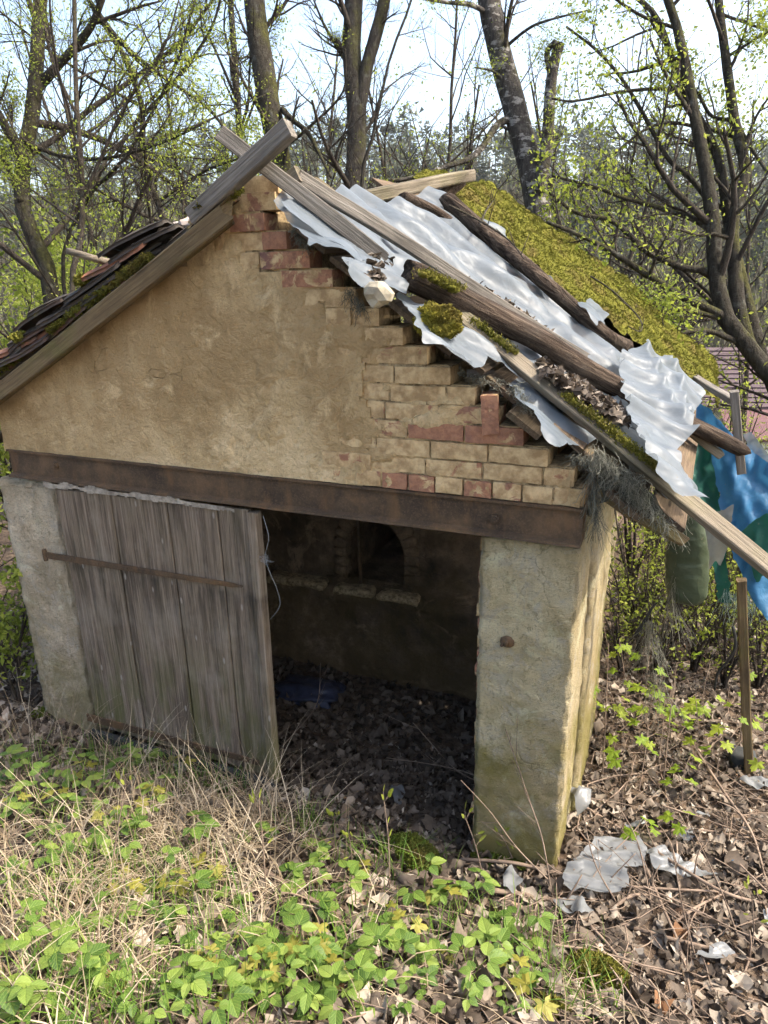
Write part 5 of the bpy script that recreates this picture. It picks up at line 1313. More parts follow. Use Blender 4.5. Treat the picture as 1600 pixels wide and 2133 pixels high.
    q = np.array([[i, i + 1, 14 + i + 1, 14 + i] for i in range(13)]); m = MB(); m.add(V, np.concatenate([q, q + 28])); tag(m.build('black_strap', M_BLACK), 'black strap end dangling left of the olive tarp roll', 'strap')
    m = MB(); tube1(m, [at_y(1527, 1305, 1.0), at_y(1532, 1345, 1.0), at_y(1515, 1378, 1.0), at_y(1496, 1400, 1.0), at_y(1488, 1435, 1.0)], .009, .006, 7, 22); tag(m.build('black_cable', M_BLACK), 'black cable curling down in front of the slim post', 'cable')
    # frayed netting: bundles of loose threads
    def threads(name, label, bundles, mat, seed):
        r = np.random.default_rng(seed); m = MB()
        for (px, y, n, spread, ln, droop, rad) in bundles:
            base = resample([at_y(u, v, y) for u, v in px], 60); i = r.integers(0, 60, n); K = 9
            start = base[i] + r.normal(0, spread, (n, 3)) * np.array([.5, .6, .5]); Lh = ln * r.uniform(.35, 1.2, n)
            t = np.linspace(0, 1, K); P = start[:, None] + np.array([0, 0, -1.]) * (Lh[:, None] * t)[..., None] * droop
            side = r.normal(0, 1, (n, 3)) * np.array([1, .7, .3]); P = P + side[:, None] * (Lh[:, None] * .28 * t ** 1.3)[..., None]
            wob = r.normal(0, .012, (n, K, 3)); P = P + np.cumsum(wob, 1) * .35
            tubes(m, P, np.full((n, K), rad) * r.uniform(.6, 1.4, (n, 1)), 3, r.uniform(0, 1, n))
        o = m.build(name, mat); tag(o, label, 'netting', 'frayed netting'); return o
    threads('frayed_netting', 'dark frayed netting hanging over the right end of the steel beam', [
        ([(1235, 935), (1300, 985), (1350, 1030)], -.05, 320, .025, .11, .8, .0008), ([(1240, 950), (1330, 1010)], -.06, 320, .03, .07, .6, .0009), ([(1232, 960), (1245, 1080)], -.03, 120, .012, .14, 1., .0008), ([(1300, 1010), (1400, 1100)], -.04, 180, .02, .09, .6, .0009)], M_FIBRE, 3)
    o2 = sheet('netting_cloth', np.array([at_y(u, v, -.03) for u, v in [(1236, 940), (1300, 985), (1365, 1040), (1395, 1085), (1340, 1080), (1290, 1060), (1250, 1050), (1238, 1000)]])[:, [0, 2]], lambda a, b, h: np.stack([a, -.03 + h, b], -1), .008, field(np.array([at_y(u, v, -.03) for u, v in [(1236, 940), (1395, 1085), (1238, 1000)]])[:, [0, 2]], .9, .010, 1.05, 1.2, 9, False, 0., 3), m_film('net_cloth', (.075, .078, .06), .2, .7, .10), 71, .02); tag(o2, 'dark grey net cloth bunched up under the eave beside the beam', 'netting', 'frayed netting')
    threads('hanging_threads', 'long pale grey threads trailing from the olive tarp roll to the ground', [
        ([(1410, 1180), (1395, 1260)], .58, 50, .012, .26, 1., .0008), ([(1345, 1290), (1365, 1300)], .56, 55, .014, .32, 1., .0008), ([(1358, 1400), (1385, 1420)], .6, 35, .010, .25, 1., .0008), ([(1440, 1060), (1400, 1120)], .5, 40, .01, .12, .7, .0008)], M_FIBRE, 4)
    threads('teal_threads', 'teal and white threads fraying from the lower edge of the green tarpaulin', [
        ([(1508, 1232), (1560, 1240)], 1.45, 60, .010, .16, 1., .0008), ([(1545, 1245), (1580, 1250)], 1.42, 24, .012, .2, 1., .0008)], M_FIBRE_TEAL, 5)
    for k, (bd, lab) in enumerate([(([(960, 770), (1000, 790), (1040, 800)], -.01, 90, .012, .05, .4, .0007), 'pale fibres under the plastic below the moss cushion'), (([(1068, 800), (1100, 850)], -.02, 140, .014, .05, .3, .0007), 'pale fibre tuft right of the small upright brick'), (([(1190, 945), (1232, 960)], -.02, 90, .01, .06, .5, .0008), 'fibre tuft at the lowest corner of the gable'),
            (([(610, 470), (640, 510)], -.02, 110, .01, .05, .6, .0007), 'grey fibres hanging beside the top bricks of the gable'), (([(720, 600), (760, 640)], -.02, 110, .014, .07, .8, .0007), 'grey fibres hanging under the angular stone')]):
        threads('fibre_tuft', lab, [bd], M_FIBRE, 60 + k)
    # clear grommeted film at the far right
    hang([(1548, 905), (1565, 900), (1605, 955), (1612, 975), (1580, 952), (1556, 930)], 1.4, M_FILM2, 'eyelet_film', 'clear film corner with an eyelet at the right edge', .008, 61, cat='film')
build_hangings()

# ================================================================== TREES
def limb_pts(px, K):
    """px: list of (u, v, depth)"""
    return resample(np.array([at_d(u, v, d) for u, v, d in px]), K)
def grow(P, r, nch, rng, lenr, ang, K=6, t0=.25, up=.15, rr=.55, wob=.10, minlen=.08):
    """children on a set of branches P (N,Kp,3), r (N,Kp)"""
    N, Kp = r.shape; L = np.linalg.norm(np.diff(P, axis=1), axis=2).sum(1)
    n = N * nch; pi = np.repeat(np.arange(N), nch)
    t = np.clip(t0 + (1 - t0) * (np.tile((np.arange(nch) + .5) / nch, N) + rng.uniform(-.5, .5, n) / nch), 0, .985)
    x = t * (Kp - 1); i = np.minimum(x.astype(int), Kp - 2); f = (x - i)[:, None]
    s = P[pi, i] * (1 - f) + P[pi, i + 1] * f; rad = r[pi, i] * (1 - f[:, 0]) + r[pi, i + 1] * f[:, 0]
    T = unit(P[pi, i + 1] - P[pi, i]); ax = unit(np.cross(T, rng.normal(0, 1, (n, 3)))); a = rng.normal(ang, ang * .28, n)
    D = np.einsum('nij,nj->ni', rot_axis(ax, a), T); D[:, 2] += up; D = unit(D)
    ln = np.maximum(minlen, L[pi] * lenr * rng.uniform(.5, 1.25, n) * (1.1 - .6 * t))
    Q = np.zeros((n, K, 3)); Q[:, 0] = s; step = ln / (K - 1); d = D
    for k in range(1, K):
        d = unit(d + rng.normal(0, wob, (n, 3)) + np.array([0, 0, up * .25])); Q[:, k] = Q[:, k - 1] + d * step[:, None]
    r0 = np.minimum(rad * rr * rng.uniform(.7, 1.1, n), ln * .03 + .0015)
    return Q, r0[:, None] * np.linspace(1, .35, K)[None]
KITE = np.array([(0, 0, 0), (.26, .45, .06), (0, 1, -.05), (-.26, .45, .06)]); KITE_F = np.array([[0, 1, 2, 3]])
def leaves_on(mb, P, rng, n, size, spread=.03, cl=3, tip=True):
    """clusters of small young leaves near the ends of the twigs P"""
    i = rng.integers(0, len(P), n); k = rng.integers(max(1, P.shape[1] // 2), P.shape[1], n) if not tip else np.full(n, P.shape[1] - 1)
    c = P[i, k]; c = np.repeat(c, cl, 0) + rng.normal(0, spread, (n * cl, 3)); m = len(c)
    d = unit(rng.normal(0, 1, (m, 3)) + np.array([0, 0, .1])); s = unit(np.cross(d, rng.normal(0, 1, (m, 3)))); nn = np.cross(s, d)
    M = np.stack([s, d, nn], -1) * (size * rng.uniform(.5, 1.3, m))[:, None, None]
    stamp(mb, KITE, KITE_F, c, M, np.clip(np.repeat(rng.uniform(.1, .9, n), cl) + rng.normal(0, .12, m), 0, 1))
def tree(name, label, limbs, mat, seed, levels, leaf=None, group='trees behind the shed', roots=(0,), extend_up=0., lump=.12, tmat=None):
    """limbs: list of (list of (u,v,depth), r0, r1); the first starts at the ground"""
    rng = np.random.default_rng(seed); tr, br = MB(), MB(); PL, RL = [], []
    base = None
    for j, (px, r0, r1) in enumerate(limbs):
        P = np.array([at_d(*p) for p in px])
        if j in roots:
            b = P[0].copy(); g = float(gz(b[0], b[1])); foot = np.array([b[0], b[1], g - .15])
            if b[2] > g + .1:
                P = np.concatenate([[foot], [foot * .45 + b * .55 + rng.normal(0, .02, 3)], P]); r0 = r0 * 1.08
            if base is None: base = np.array([b[0], b[1], g])
        K = 26; P = resample(P, K); r = np.linspace(r0, r1, K)
        if j in roots: r[:3] *= [1.45, 1.2, 1.07]
        P = P + np.cumsum(rng.normal(0, r1 * .05, P.shape), 0) * .6
        tubes(tr, P[None], r[None], 14 if r0 > .05 else 9, 0, True, lump, seed + j)
        PL.append(P[::2]); RL.append(r[::2])
    root = empty(name, base); tag(root, label, 'tree', group)
    tr.build('trunk', mat, root)
    P0, R0 = np.array(PL), np.array(RL)
    last = None; P, r = P0, R0
    for lv, (nch, lenr, ang, K, sides, up, t0) in enumerate(levels):
        P, r = grow(P, r, nch, rng, lenr, ang, K, t0, up, .6, .14 if lv else .10)
        tubes(br, P, r, sides, 0); last = P
    br.build('branches', tmat or M_TWIG, root)
    if leaf:
        lm = MB(); n, size, cl, lmat, spread = leaf; leaves_on(lm, last, rng, n, size, spread, cl, False); lm.build('leaves', lmat, root, False)
    return root
# level = children per branch, length ratio, angle, points, sides, upward pull, first position
LV_BARE = [(7, .40, .85, 8, 6, .10, .25), (8, .50, .75, 6, 4, .06, .2), (6, .5, .7, 4, 3, .04, .25)]
LV_DENSE = [(9, .45, .8, 8, 6, .08, .2), (9, .5, .75, 6, 4, .04, .15), (10, .55, .7, 4, 3, .02, .2)]
LV_TALL = [(10, .20, 1.0, 8, 5, .12, .45), (8, .55, .75, 6, 4, .06, .15), (6, .5, .7, 4, 3, .04, .25)]
def U(lst, d0, d1=None):
    n = len(lst); d1 = d0 if d1 is None else d1
    return [(u, v, d0 + (d1 - d0) * i / max(1, n - 1)) for i, (u, v) in enumerate(lst)]

tree('mossy_tree', 'mossy leaning tree with a forked trunk at the left edge', [
    (U([(112, 660), (104, 590), (88, 530), (56, 470), (44, 400), (52, 320), (68, 230), (76, 130), (82, 20), (88, -120), (80, -320)], 6.6, 6.8), .085, .055),
    (U([(74, 190), (108, 150), (150, 105), (190, 55), (212, 0), (240, -90), (300, -200)], 6.8, 6.2), .045, .018),
    (U([(50, 350), (20, 280), (-30, 190), (-90, 60)], 6.6, 6.2), .05, .02),
    (U([(44, 420), (10, 330), (-20, 300)], 6.6, 7.0), .03, .015),
    (U([(130, 560), (180, 420), (205, 385), (260, 330), (330, 210), (372, 120), (410, -20)], 6.6, 5.6), .026, .010),
    (U([(60, 300), (130, 325), (220, 330), (330, 300), (420, 260)], 6.7, 5.8), .022, .008)],
    M_BARK_MOSSY, 21, LV_DENSE, (1900, .030, 5, M_LEAF_SPRING, .04), roots=(0, 4))
tree('thin_tree', 'slender dark stemmed tree just right of the leaning mossy tree', [
    (U([(150, 620), (168, 500), (172, 430), (168, 330), (160, 220), (157, 120), (155, 0), (150, -150)], 5.8), .028, .016),
    (U([(168, 420), (210, 330), (250, 240), (300, 160), (345, 90), (372, 0)], 5.8, 5.4), .016, .006),
    (U([(160, 240), (110, 130), (90, 40), (60, -60)], 5.8, 5.6), .014, .006),
    (U([(170, 470), (100, 420), (40, 380), (-20, 370)], 5.8, 5.9), .012, .005)],
    M_TWIG, 22, [(8, .45, .8, 8, 5, .06, .2), (8, .5, .75, 6, 4, .04, .15), (7, .5, .7, 4, 3, .02, .2)], (1000, .026, 5, M_LEAF_SPRING, .04))
tree('slanting_tree', 'tree whose long bare limb slants down to the right across the upper left', [
    (U([(345, 640), (352, 520), (330, 420), (290, 330), (300, 240), (260, 120), (185, 0), (140, -100)], 7.6, 7.0), .05, .022),
    (U([(185, 0), (250, 85), (320, 145), (378, 185), (440, 232), (480, 290), (500, 330)], 6.6, 6.0), .024, .010),
    (U([(300, 240), (380, 150), (440, 60), (470, -40)], 7.2, 6.6), .022, .010),
    (U([(330, 420), (420, 360), (500, 330), (560, 320)], 7.6, 7.0), .02, .008)],
    M_BARK, 23, LV_DENSE, (1100, .030, 5, M_LEAF_SPRING, .045))
tree('thick_tree', 'thick mossy trunk rising right behind the crossed boards', [
    (U([(590, 420), (586, 380), (580, 310), (566, 240), (556, 190), (545, 110), (533, 0), (522, -160), (520, -420)], 8.2), .155, .11),
    (U([(588, 228), (610, 250), (640, 275), (665, 320), (690, 370)], 8.1, 7.6), .035, .014),
    (U([(575, 300), (600, 300), (650, 260), (715, 190), (720, 100)], 8.2, 7.6), .02, .008)],
    M_BARK_MOSSY, 24, [(11, .18, .9, 8, 5, .15, .35), (9, .6, .75, 6, 4, .06, .15), (6, .5, .7, 4, 3, .04, .25)], None)
tree('slim_tree', 'slim straight trunk left of the thick mossy trunk', [
    (U([(512, 430), (506, 390), (500, 310), (495, 220), (488, 120), (480, 0), (474, -200)], 8.8), .05, .035),
    (U([(494, 210), (460, 130), (430, 60), (410, -20)], 8.8, 8.4), .02, .008), (U([(500, 290), (530, 210), (545, 120), (580, 10)], 8.8, 8.2), .018, .007)],
    M_BARK, 25, LV_TALL, (500, .04, 3, M_LEAF_SPRING, .05))
tree('forked_tree', 'forked grey trunk standing behind the middle of the roof', [
    (U([(732, 420), (736, 380), (740, 300), (742, 240), (736, 190), (728, 110), (734, 0), (738, -160), (740, -400)], 8.6), .135, .10),
    (U([(742, 250), (754, 200), (764, 140), (782, 75), (800, 0), (820, -120), (850, -300)], 8.6, 8.4), .085, .06),
    (U([(726, 115), (712, 100), (697, 82)], 8.6, 8.5), .05, .035),
    (U([(752, 395), (772, 300), (790, 220), (812, 120), (850, 20), (880, -80)], 8.4, 7.8), .03, .012)],
    M_BARK, 26, [(11, .18, .95, 8, 5, .2, .3), (9, .6, .75, 6, 4, .10, .15), (6, .5, .6, 4, 3, .08, .25)], (300, .03, 3, M_LEAF_SPRING, .04), roots=(0, 3))
tree('leaning_birch', 'leaning birch with peeling white bark and a sawn off second stem', [
    (U([(1130, 540), (1128, 480), (1118, 400), (1106, 340), (1086, 270), (1064, 190), (1042, 110), (1022, 20), (1000, -100), (960, -320)], 8.0), .155, .115),
    (U([(1122, 400), (1130, 360), (1138, 310), (1145, 220), (1152, 150), (1166, 92)], 7.9, 7.7), .075, .055),
    (U([(1148, 165), (1140, 110), (1158, 85)], 7.8, 7.6), .035, .03),
    (U([(1064, 246), (1034, 262), (1010, 300), (980, 330), (930, 348), (860, 370), (790, 380)], 8.0, 7.4), .045, .016),
    (U([(1020, 30), (980, 10), (930, 5), (870, -5)], 8.0, 7.4), .03, .012), (U([(1060, 180), (1030, 150), (990, 140)], 8.0, 7.7), .02, .008),
    (U([(1040, 110), (1100, 60), (1150, 40), (1230, 20)], 8.0, 7.4), .02, .008)],
    M_BIRCH, 27, [(7, .22, .9, 8, 5, .05, .25), (8, .55, .75, 6, 4, -.05, .15), (7, .5, .7, 4, 3, -.08, .25)], (900, .028, 3, M_LEAF_SPRING, .05))
tree('spreading_maple', 'many stemmed mossy maple spreading over the right edge', [
    (U([(1690, 880), (1640, 815), (1590, 765), (1545, 705), (1508, 655), (1490, 560), (1484, 450), (1462, 310), (1436, 180), (1415, 70), (1392, 0), (1370, -120)], 5.9, 6.2), 0.098, .03),
    (U([(1600, 765), (1565, 735), (1540, 650), (1530, 560), (1526, 460), (1545, 400), (1552, 345), (1532, 260), (1514, 130), (1500, 20), (1490, -100)], 6.0, 6.3), 0.066, .028),
    (U([(1585, 745), (1574, 700), (1556, 630), (1520, 480), (1495, 330), (1430, 200), (1395, 110), (1366, 34), (1310, -20)], 6.1, 6.6), 0.058, .022),
    (U([(1512, 662), (1470, 640), (1420, 618), (1330, 560), (1250, 510), (1190, 482), (1140, 462)], 6.0, 5.6), 0.037, .014),
    (U([(1496, 585), (1460, 562), (1420, 556), (1345, 522), (1315, 492), (1272, 458), (1200, 442), (1145, 400)], 6.1, 5.8), 0.035, .012),
    (U([(1486, 485), (1440, 455), (1370, 432), (1300, 412), (1235, 388), (1150, 366)], 6.1, 6.0), 0.025, .010),
    (U([(1500, 662), (1440, 648), (1380, 645), (1330, 652)], 6.0, 5.6), 0.023, .010), (U([(1535, 712), (1480, 690), (1440, 690), (1400, 694), (1350, 660)], 6.0, 5.5), 0.027, .010),
    (U([(1484, 430), (1440, 372), (1392, 330), (1342, 240), (1300, 170), (1250, 110), (1180, 55)], 6.2, 6.4), 0.025, .010),
    (U([(1440, 195), (1380, 185), (1300, 190), (1200, 210), (1150, 205)], 6.2, 6.0), 0.017, .008), (U([(1490, 300), (1440, 262), (1360, 262), (1280, 320), (1190, 400)], 6.3, 6.0), 0.017, .007),
    (U([(1520, 250), (1480, 240), (1450, 190), (1405, 160), (1360, 120)], 6.3, 6.5), 0.017, .008),
    (U([(1412, 60), (1340, 35), (1270, -10), (1200, -60)], 6.3, 6.0), 0.016, .008), (U([(1512, 120), (1560, 90), (1610, 60)], 6.3, 6.0), 0.016, .008), (U([(1505, 30), (1560, 50), (1620, 70)], 6.3, 6.5), 0.014, .008), (U([(1600, 360), (1560, 300), (1520, 210)], 6.1, 6.3), 0.016, .008)],
    M_BARK_MOSSY, 28, [(7, .34, .9, 7, 5, .08, .25), (6, .55, .8, 5, 4, .05, .2), (5, .5, .75, 4, 3, .04, .25)], (1500, .042, 5, M_LEAF_SPRING, .06), lump=.16)

def leafy(name, label, u, v, d, h, spread, seed, n, size, lmat, stems=5, group='leafy shrubs', cat='shrub', dense=1., base_z=None):
    """shrub or young tree: several stems from the ground, twigs, leaves all through"""
    rng = np.random.default_rng(seed); c = at_d(u, v, d)
    g = float(gz(c[0], c[1])); base = np.array([c[0], c[1], g]); root = empty(name, base); tag(root, label, cat, group)
    a = rng.uniform(0, 6.283, stems); K = 12; t = np.linspace(0, 1, K)
    dirs = np.stack([np.cos(a), np.sin(a)], -1) * spread * rng.uniform(.3, 1, (stems, 1)); P = np.zeros((stems, K, 3)); hh = h * rng.uniform(.7, 1.05, stems)
    P[..., 0] = base[0] + dirs[:, :1] * t ** 1.4; P[..., 1] = base[1] + dirs[:, 1:] * t ** 1.4; P[..., 2] = g - .05 + hh[:, None] * t
    P += np.cumsum(rng.normal(0, .02 * h / 2, P.shape), 1) * .35; P[:, 0] = base
    r = (h * .008 + .003) * np.linspace(1, .25, K)[None] * np.ones((stems, 1))
    m = MB(); tubes(m, P, r, 6, 0); m.build('stems', M_TWIG, root)
    br = MB(); P1, r1 = grow(P, r, int(8 * dense), rng, .42, .85, 6, .15, .1); tubes(br, P1, r1, 4); P2, r2 = grow(P1, r1, 6, rng, .5, .8, 4, .15, .05); tubes(br, P2, r2, 3); br.build('branches', M_TWIG, root)
    lm = MB(); leaves_on(lm, P2, rng, n, size, .05 * h / 2, 3, False); lm.build('leaves', lmat, root, False); return root
GL = 'young green trees on the left'
for k, (u, v, d, h, sp, n, lab) in enumerate([
    (60, 560, 9.5, 3.9, 1.3, 2100, 'bright green leafy young tree behind the roof tiles at the left edge'), (250, 520, 10.5, 3.8, 1.4, 2100, 'bright green young tree rising above the left roof tiles'),
    (420, 470, 11.5, 3.8, 1.4, 1700, 'bright green young tree just left of the gable tip'), (180, 520, 14, 5.0, 1.8, 1800, 'pale green young tree further back above the left verge'),
    (340, 470, 15, 5.2, 1.8, 1800, 'loose leafed young tree further back near the crossed boards'), (640, 430, 14, 4.2, 1.5, 700, 'sparse green young tree between the thick and the forked trunk'),
    (880, 430, 15, 4.4, 1.7, 900, 'sparse green young tree right of the forked trunk'), (-20, 780, 7.0, 3.2, .9, 1500, 'green leafy bush at the far left beside the roof'),
    (500, 480, 13, 4.6, 1.3, 1300, 'yellow green young tree behind the slim straight trunk')]):
    leafy('young_tree', lab, u, v, d, h, sp, 60 + k, n, .075, M_LEAF_SPRING, 5, GL, 'tree')
# bush at the foot of the left pillar and thicket to the right of the shed
for k, (u, v, d, h, sp, n, lab) in enumerate([(10, 1330, 4.6, 1.1, .35, 420, 'low green bush beside the left pillar at the left edge'), (-40, 1200, 5.4, 1.6, .5, 500, 'green bush behind the left pillar at the left edge')]):
    leafy('green_bush', lab, u, v, d, h, sp, 80 + k, n, .05, M_LEAF_SPRING, 5, 'bushes by the left pillar')
rng_ = np.random.default_rng(31); k = 0
for (u, y, lab) in [(1300, 3.6, 'first'), (1340, 4.4, ''), (1385, 3.9, ''), (1420, 5.2, ''), (1455, 4.2, ''), (1490, 5.6, ''), (1520, 4.0, ''), (1560, 5.0, ''), (1600, 4.2, ''), (1640, 5.4, ''), (1330, 5.8, ''), (1400, 6.6, ''), (1470, 7.0, ''), (1540, 6.6, ''), (1610, 7.2, ''), (1320, 2.7, ''), (1500, 3.2, ''), (1640, 3.4, '')]:
    p = at_y(u, 1350, y); d = float(np.dot(p - CAM, FWD))
    leafy('thicket_shrub', 'thin stemmed shrub with small fresh leaves in the thicket right of the shed', u, 1350, d, rng_.uniform(1.3, 2.1), .5, 90 + k, 230, .042, M_LEAF_SPRING, 6, 'shrubs of the thicket right of the shed', dense=.8); k += 1
for k, (u, y, h, sp, lab) in enumerate([(1290, 2.1, .9, .3, 'low leafy shrub right behind the end of the side wall'), (1325, 2.5, 1.1, .4, 'low leafy shrub below the frayed netting'), (1365, 2.2, 1.0, .4, 'low leafy shrub behind the black strap'), (1400, 2.9, 1.2, .45, 'low leafy shrub behind the hanging threads'), (1440, 2.4, 1.0, .4, 'low leafy shrub below the olive roll'), (1475, 3.0, 1.2, .45, 'low leafy shrub below the grey film'), (1510, 2.3, 1.0, .4, 'low leafy shrub behind the black cable'), (1545, 2.8, 1.1, .45, 'low leafy shrub just left behind the slim post'), (1580, 2.4, 1.0, .4, 'low leafy shrub just right behind the slim post'), (1620, 2.9, 1.1, .45, 'low leafy shrub at the right edge behind the post')]):
    p = at_y(u, 1420, y); d = float(np.dot(p - CAM, FWD))
    leafy('low_shrub', lab, u, 1420, d, h, sp, 140 + k, 120, .034, M_LEAF_SPRING, 7, 'low shrubs at the near edge of the thicket', dense=.8)
for k, (u, d, h, sp, st, lab) in enumerate([(230, 13.0, 8.2, 1.5, 3, 'tall bare twiggy tree further back at the upper left'), (420, 15.0, 9.0, 1.6, 2, 'tall bare twiggy tree further back left of the slim trunk'), (650, 14.0, 8.6, 1.5, 2, 'tall bare twiggy tree further back between the thick and the forked trunk'), (890, 13.5, 8.6, 1.6, 3, 'tall bare twiggy tree further back left of the leaning birch'),
        (1240, 13.0, 8.4, 1.6, 3, 'tall bare twiggy tree further back right of the sawn birch stem'), (1390, 15.0, 9.2, 1.7, 2, 'tall bare twiggy tree further back behind the maple limbs'), (1600, 16.0, 8.6, 1.0, 1, 'tall bare twiggy tree further back at the right edge')]):
    leafy('bare_tree', lab, u, 560, d, h, sp, 180 + k, 420, .06, M_LEAF_SPRING, st, 'tall bare trees further back', 'tree', dense=3.2)
for k, (u, d, h, sp, n, lab) in enumerate([(1210, 15, 4.6, 1.8, 900, 'yellow green young tree behind the roof moss'), (1330, 13, 4.2, 1.6, 800, 'yellow green young tree beyond the lower end of the roof moss'), (1400, 17, 5.0, 1.4, 600, 'yellow green young tree behind the maple stems'), (1010, 16, 5.0, 1.7, 900, 'yellow green young tree just left of the leaning birch')]):
    leafy('young_tree', lab, u, 560, d, h, sp, 200 + k, n, .075, M_LEAF_SPRING, 5, 'young green trees on the right', 'tree')

# ================================================================== GROUND COVER
def not_in_wall(x, y):
    w = ((x > 2.56) & (x < 3.03) & (y > -.01) & (y < 1.5)) | ((x > -.36) & (x < .13) & (y > -.02) & (y < 3.4)) | ((y > 1.38) & (x > -.3) & (x < 2.9) & (y < 3.6)) | ((x > .1) & (x < 1.48) & (y > -.09) & (y < .02))
    return ~w
def build_litter():
    rng = np.random.default_rng(41)
    def region(n, x0, x1, y0, y1): return np.stack([rng.uniform(x0, x1, n), rng.uniform(y0, y1, n)], -1)
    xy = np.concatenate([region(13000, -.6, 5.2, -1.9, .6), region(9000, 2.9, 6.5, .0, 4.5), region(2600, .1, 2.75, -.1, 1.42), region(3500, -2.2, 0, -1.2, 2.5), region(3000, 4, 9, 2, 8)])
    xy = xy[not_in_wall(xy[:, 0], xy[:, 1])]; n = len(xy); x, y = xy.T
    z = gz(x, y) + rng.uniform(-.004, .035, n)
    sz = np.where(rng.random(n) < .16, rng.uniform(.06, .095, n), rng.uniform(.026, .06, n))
    mb = MB(); stamp(mb, curl_leaf(LEAF5, n, rng, 1.6), LEAF5_F, np.stack([x, y, z], -1), rand_rot(n, rng, .75) * sz[:, None, None], np.clip(rng.beta(2.0, 2.4, n), 0, 1) * np.where((x > .1) & (x < 2.6) & (y > .05), .6, 1.))  # leaves inside the room darkened in colour, standing in for the indoor shade
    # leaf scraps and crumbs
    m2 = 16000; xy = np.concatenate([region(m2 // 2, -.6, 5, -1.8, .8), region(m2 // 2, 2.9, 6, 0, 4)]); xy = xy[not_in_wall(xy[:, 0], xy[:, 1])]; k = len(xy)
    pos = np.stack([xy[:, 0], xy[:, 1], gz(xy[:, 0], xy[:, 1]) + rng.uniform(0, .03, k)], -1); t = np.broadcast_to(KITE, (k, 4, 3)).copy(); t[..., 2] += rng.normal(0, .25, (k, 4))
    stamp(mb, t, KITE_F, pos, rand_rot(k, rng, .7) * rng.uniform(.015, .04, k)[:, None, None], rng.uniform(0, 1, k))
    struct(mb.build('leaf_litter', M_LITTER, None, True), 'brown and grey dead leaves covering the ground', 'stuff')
    # fine fallen twigs
    n = 1500; xy = np.concatenate([region(n // 3, 0, 3.2, -1.6, 0), region(2 * n // 3, 2.9, 5.6, -.9, 3.2)]); xy = xy[not_in_wall(xy[:, 0], xy[:, 1])]; n = len(xy)
    a = rng.uniform(0, 6.283, n); L = rng.uniform(.06, .35, n); K = 5; t = np.linspace(-.5, .5, K)
    P = np.stack([xy[:, 0, None] + np.cos(a)[:, None] * L[:, None] * t, xy[:, 1, None] + np.sin(a)[:, None] * L[:, None] * t, np.zeros((n, K))], -1); P[..., :2] += rng.normal(0, .006, (n, K, 2))
    P[..., 2] = gz(P[..., 0], P[..., 1]) + .025 + rng.uniform(0, .03, n)[:, None] + rng.normal(0, .15, n)[:, None] * (t * L[:, None]) * .8
    mb = MB(); tubes(mb, P, np.full((n, K), 1) * rng.uniform(.001, .0035, n)[:, None], 4, rng.uniform(0, 1, n))
    n = 110; xy = region(n, 2.95, 4.9, -1.0, 1.6); xy = xy[not_in_wall(xy[:, 0], xy[:, 1])]; n = len(xy); a = rng.normal(-.5, .7, n); L = rng.uniform(.3, .9, n); K = 8; t = np.linspace(-.5, .5, K)
    P = np.stack([xy[:, 0, None] + np.cos(a)[:, None] * L[:, None] * t, xy[:, 1, None] + np.sin(a)[:, None] * L[:, None] * t, np.zeros((n, K))], -1); P[..., :2] += np.cumsum(rng.normal(0, .008, (n, K, 2)), 1)
    P[..., 0] = np.where((P[..., 1] > -.02) & (P[..., 0] < 3.06), 3.06, P[..., 0]); P[..., 2] = gz(P[..., 0], P[..., 1]) + .03 + rng.uniform(0, .05, n)[:, None] + rng.normal(0, .12, n)[:, None] * (t * L[:, None])
    tubes(mb, P, np.linspace(1, .5, K)[None] * rng.uniform(.002, .006, n)[:, None], 5, rng.uniform(0, 1, n)); struct(mb.build('twig_litter', M_STICK), 'fine fallen twigs scattered over the leaf litter', 'stuff')
build_litter()

def blades(mb, base, rng, L, w, lean, K=6, droop=.6, var=None):
    n = len(base); a = rng.uniform(0, 6.283, n); d = np.stack([np.cos(a), np.sin(a), 0 * a], -1); s = np.stack([-np.sin(a), np.cos(a), 0 * a], -1); t = np.linspace(0, 1, K)
    ln = lean * rng.uniform(.2, 1.6, n); Q = base[:, None] + d[:, None] * (L * ln)[:, None, None] * (t ** 1.5)[None, :, None]
    Q[..., 2] += L[:, None] * (t[None] - droop * np.clip(ln, 0, 1.3)[:, None] * t[None] ** 2.4)
    Q += np.cumsum(rng.normal(0, .012, Q.shape), 1) * L[:, None, None] * .6
    gzq = gz(Q[..., 0], Q[..., 1]) + .012; Q[..., 2] = np.maximum(Q[..., 2], gzq + 0 * Q[..., 2])
    W = (w[:, None] * (1 - t[None] ** 1.6 * .92))[..., None] * s[:, None]
    V = np.stack([Q - W, Q + W], 2).reshape(n, K * 2, 3); f = np.array([[2 * i, 2 * i + 1, 2 * i + 3, 2 * i + 2] for i in range(K - 1)])
    F = (f[None] + (np.arange(n) * K * 2)[:, None, None]).reshape(-1, 4); mb.add(V.reshape(-1, 3), F, np.repeat(rng.uniform(0, 1, n) if var is None else var, K * 2))
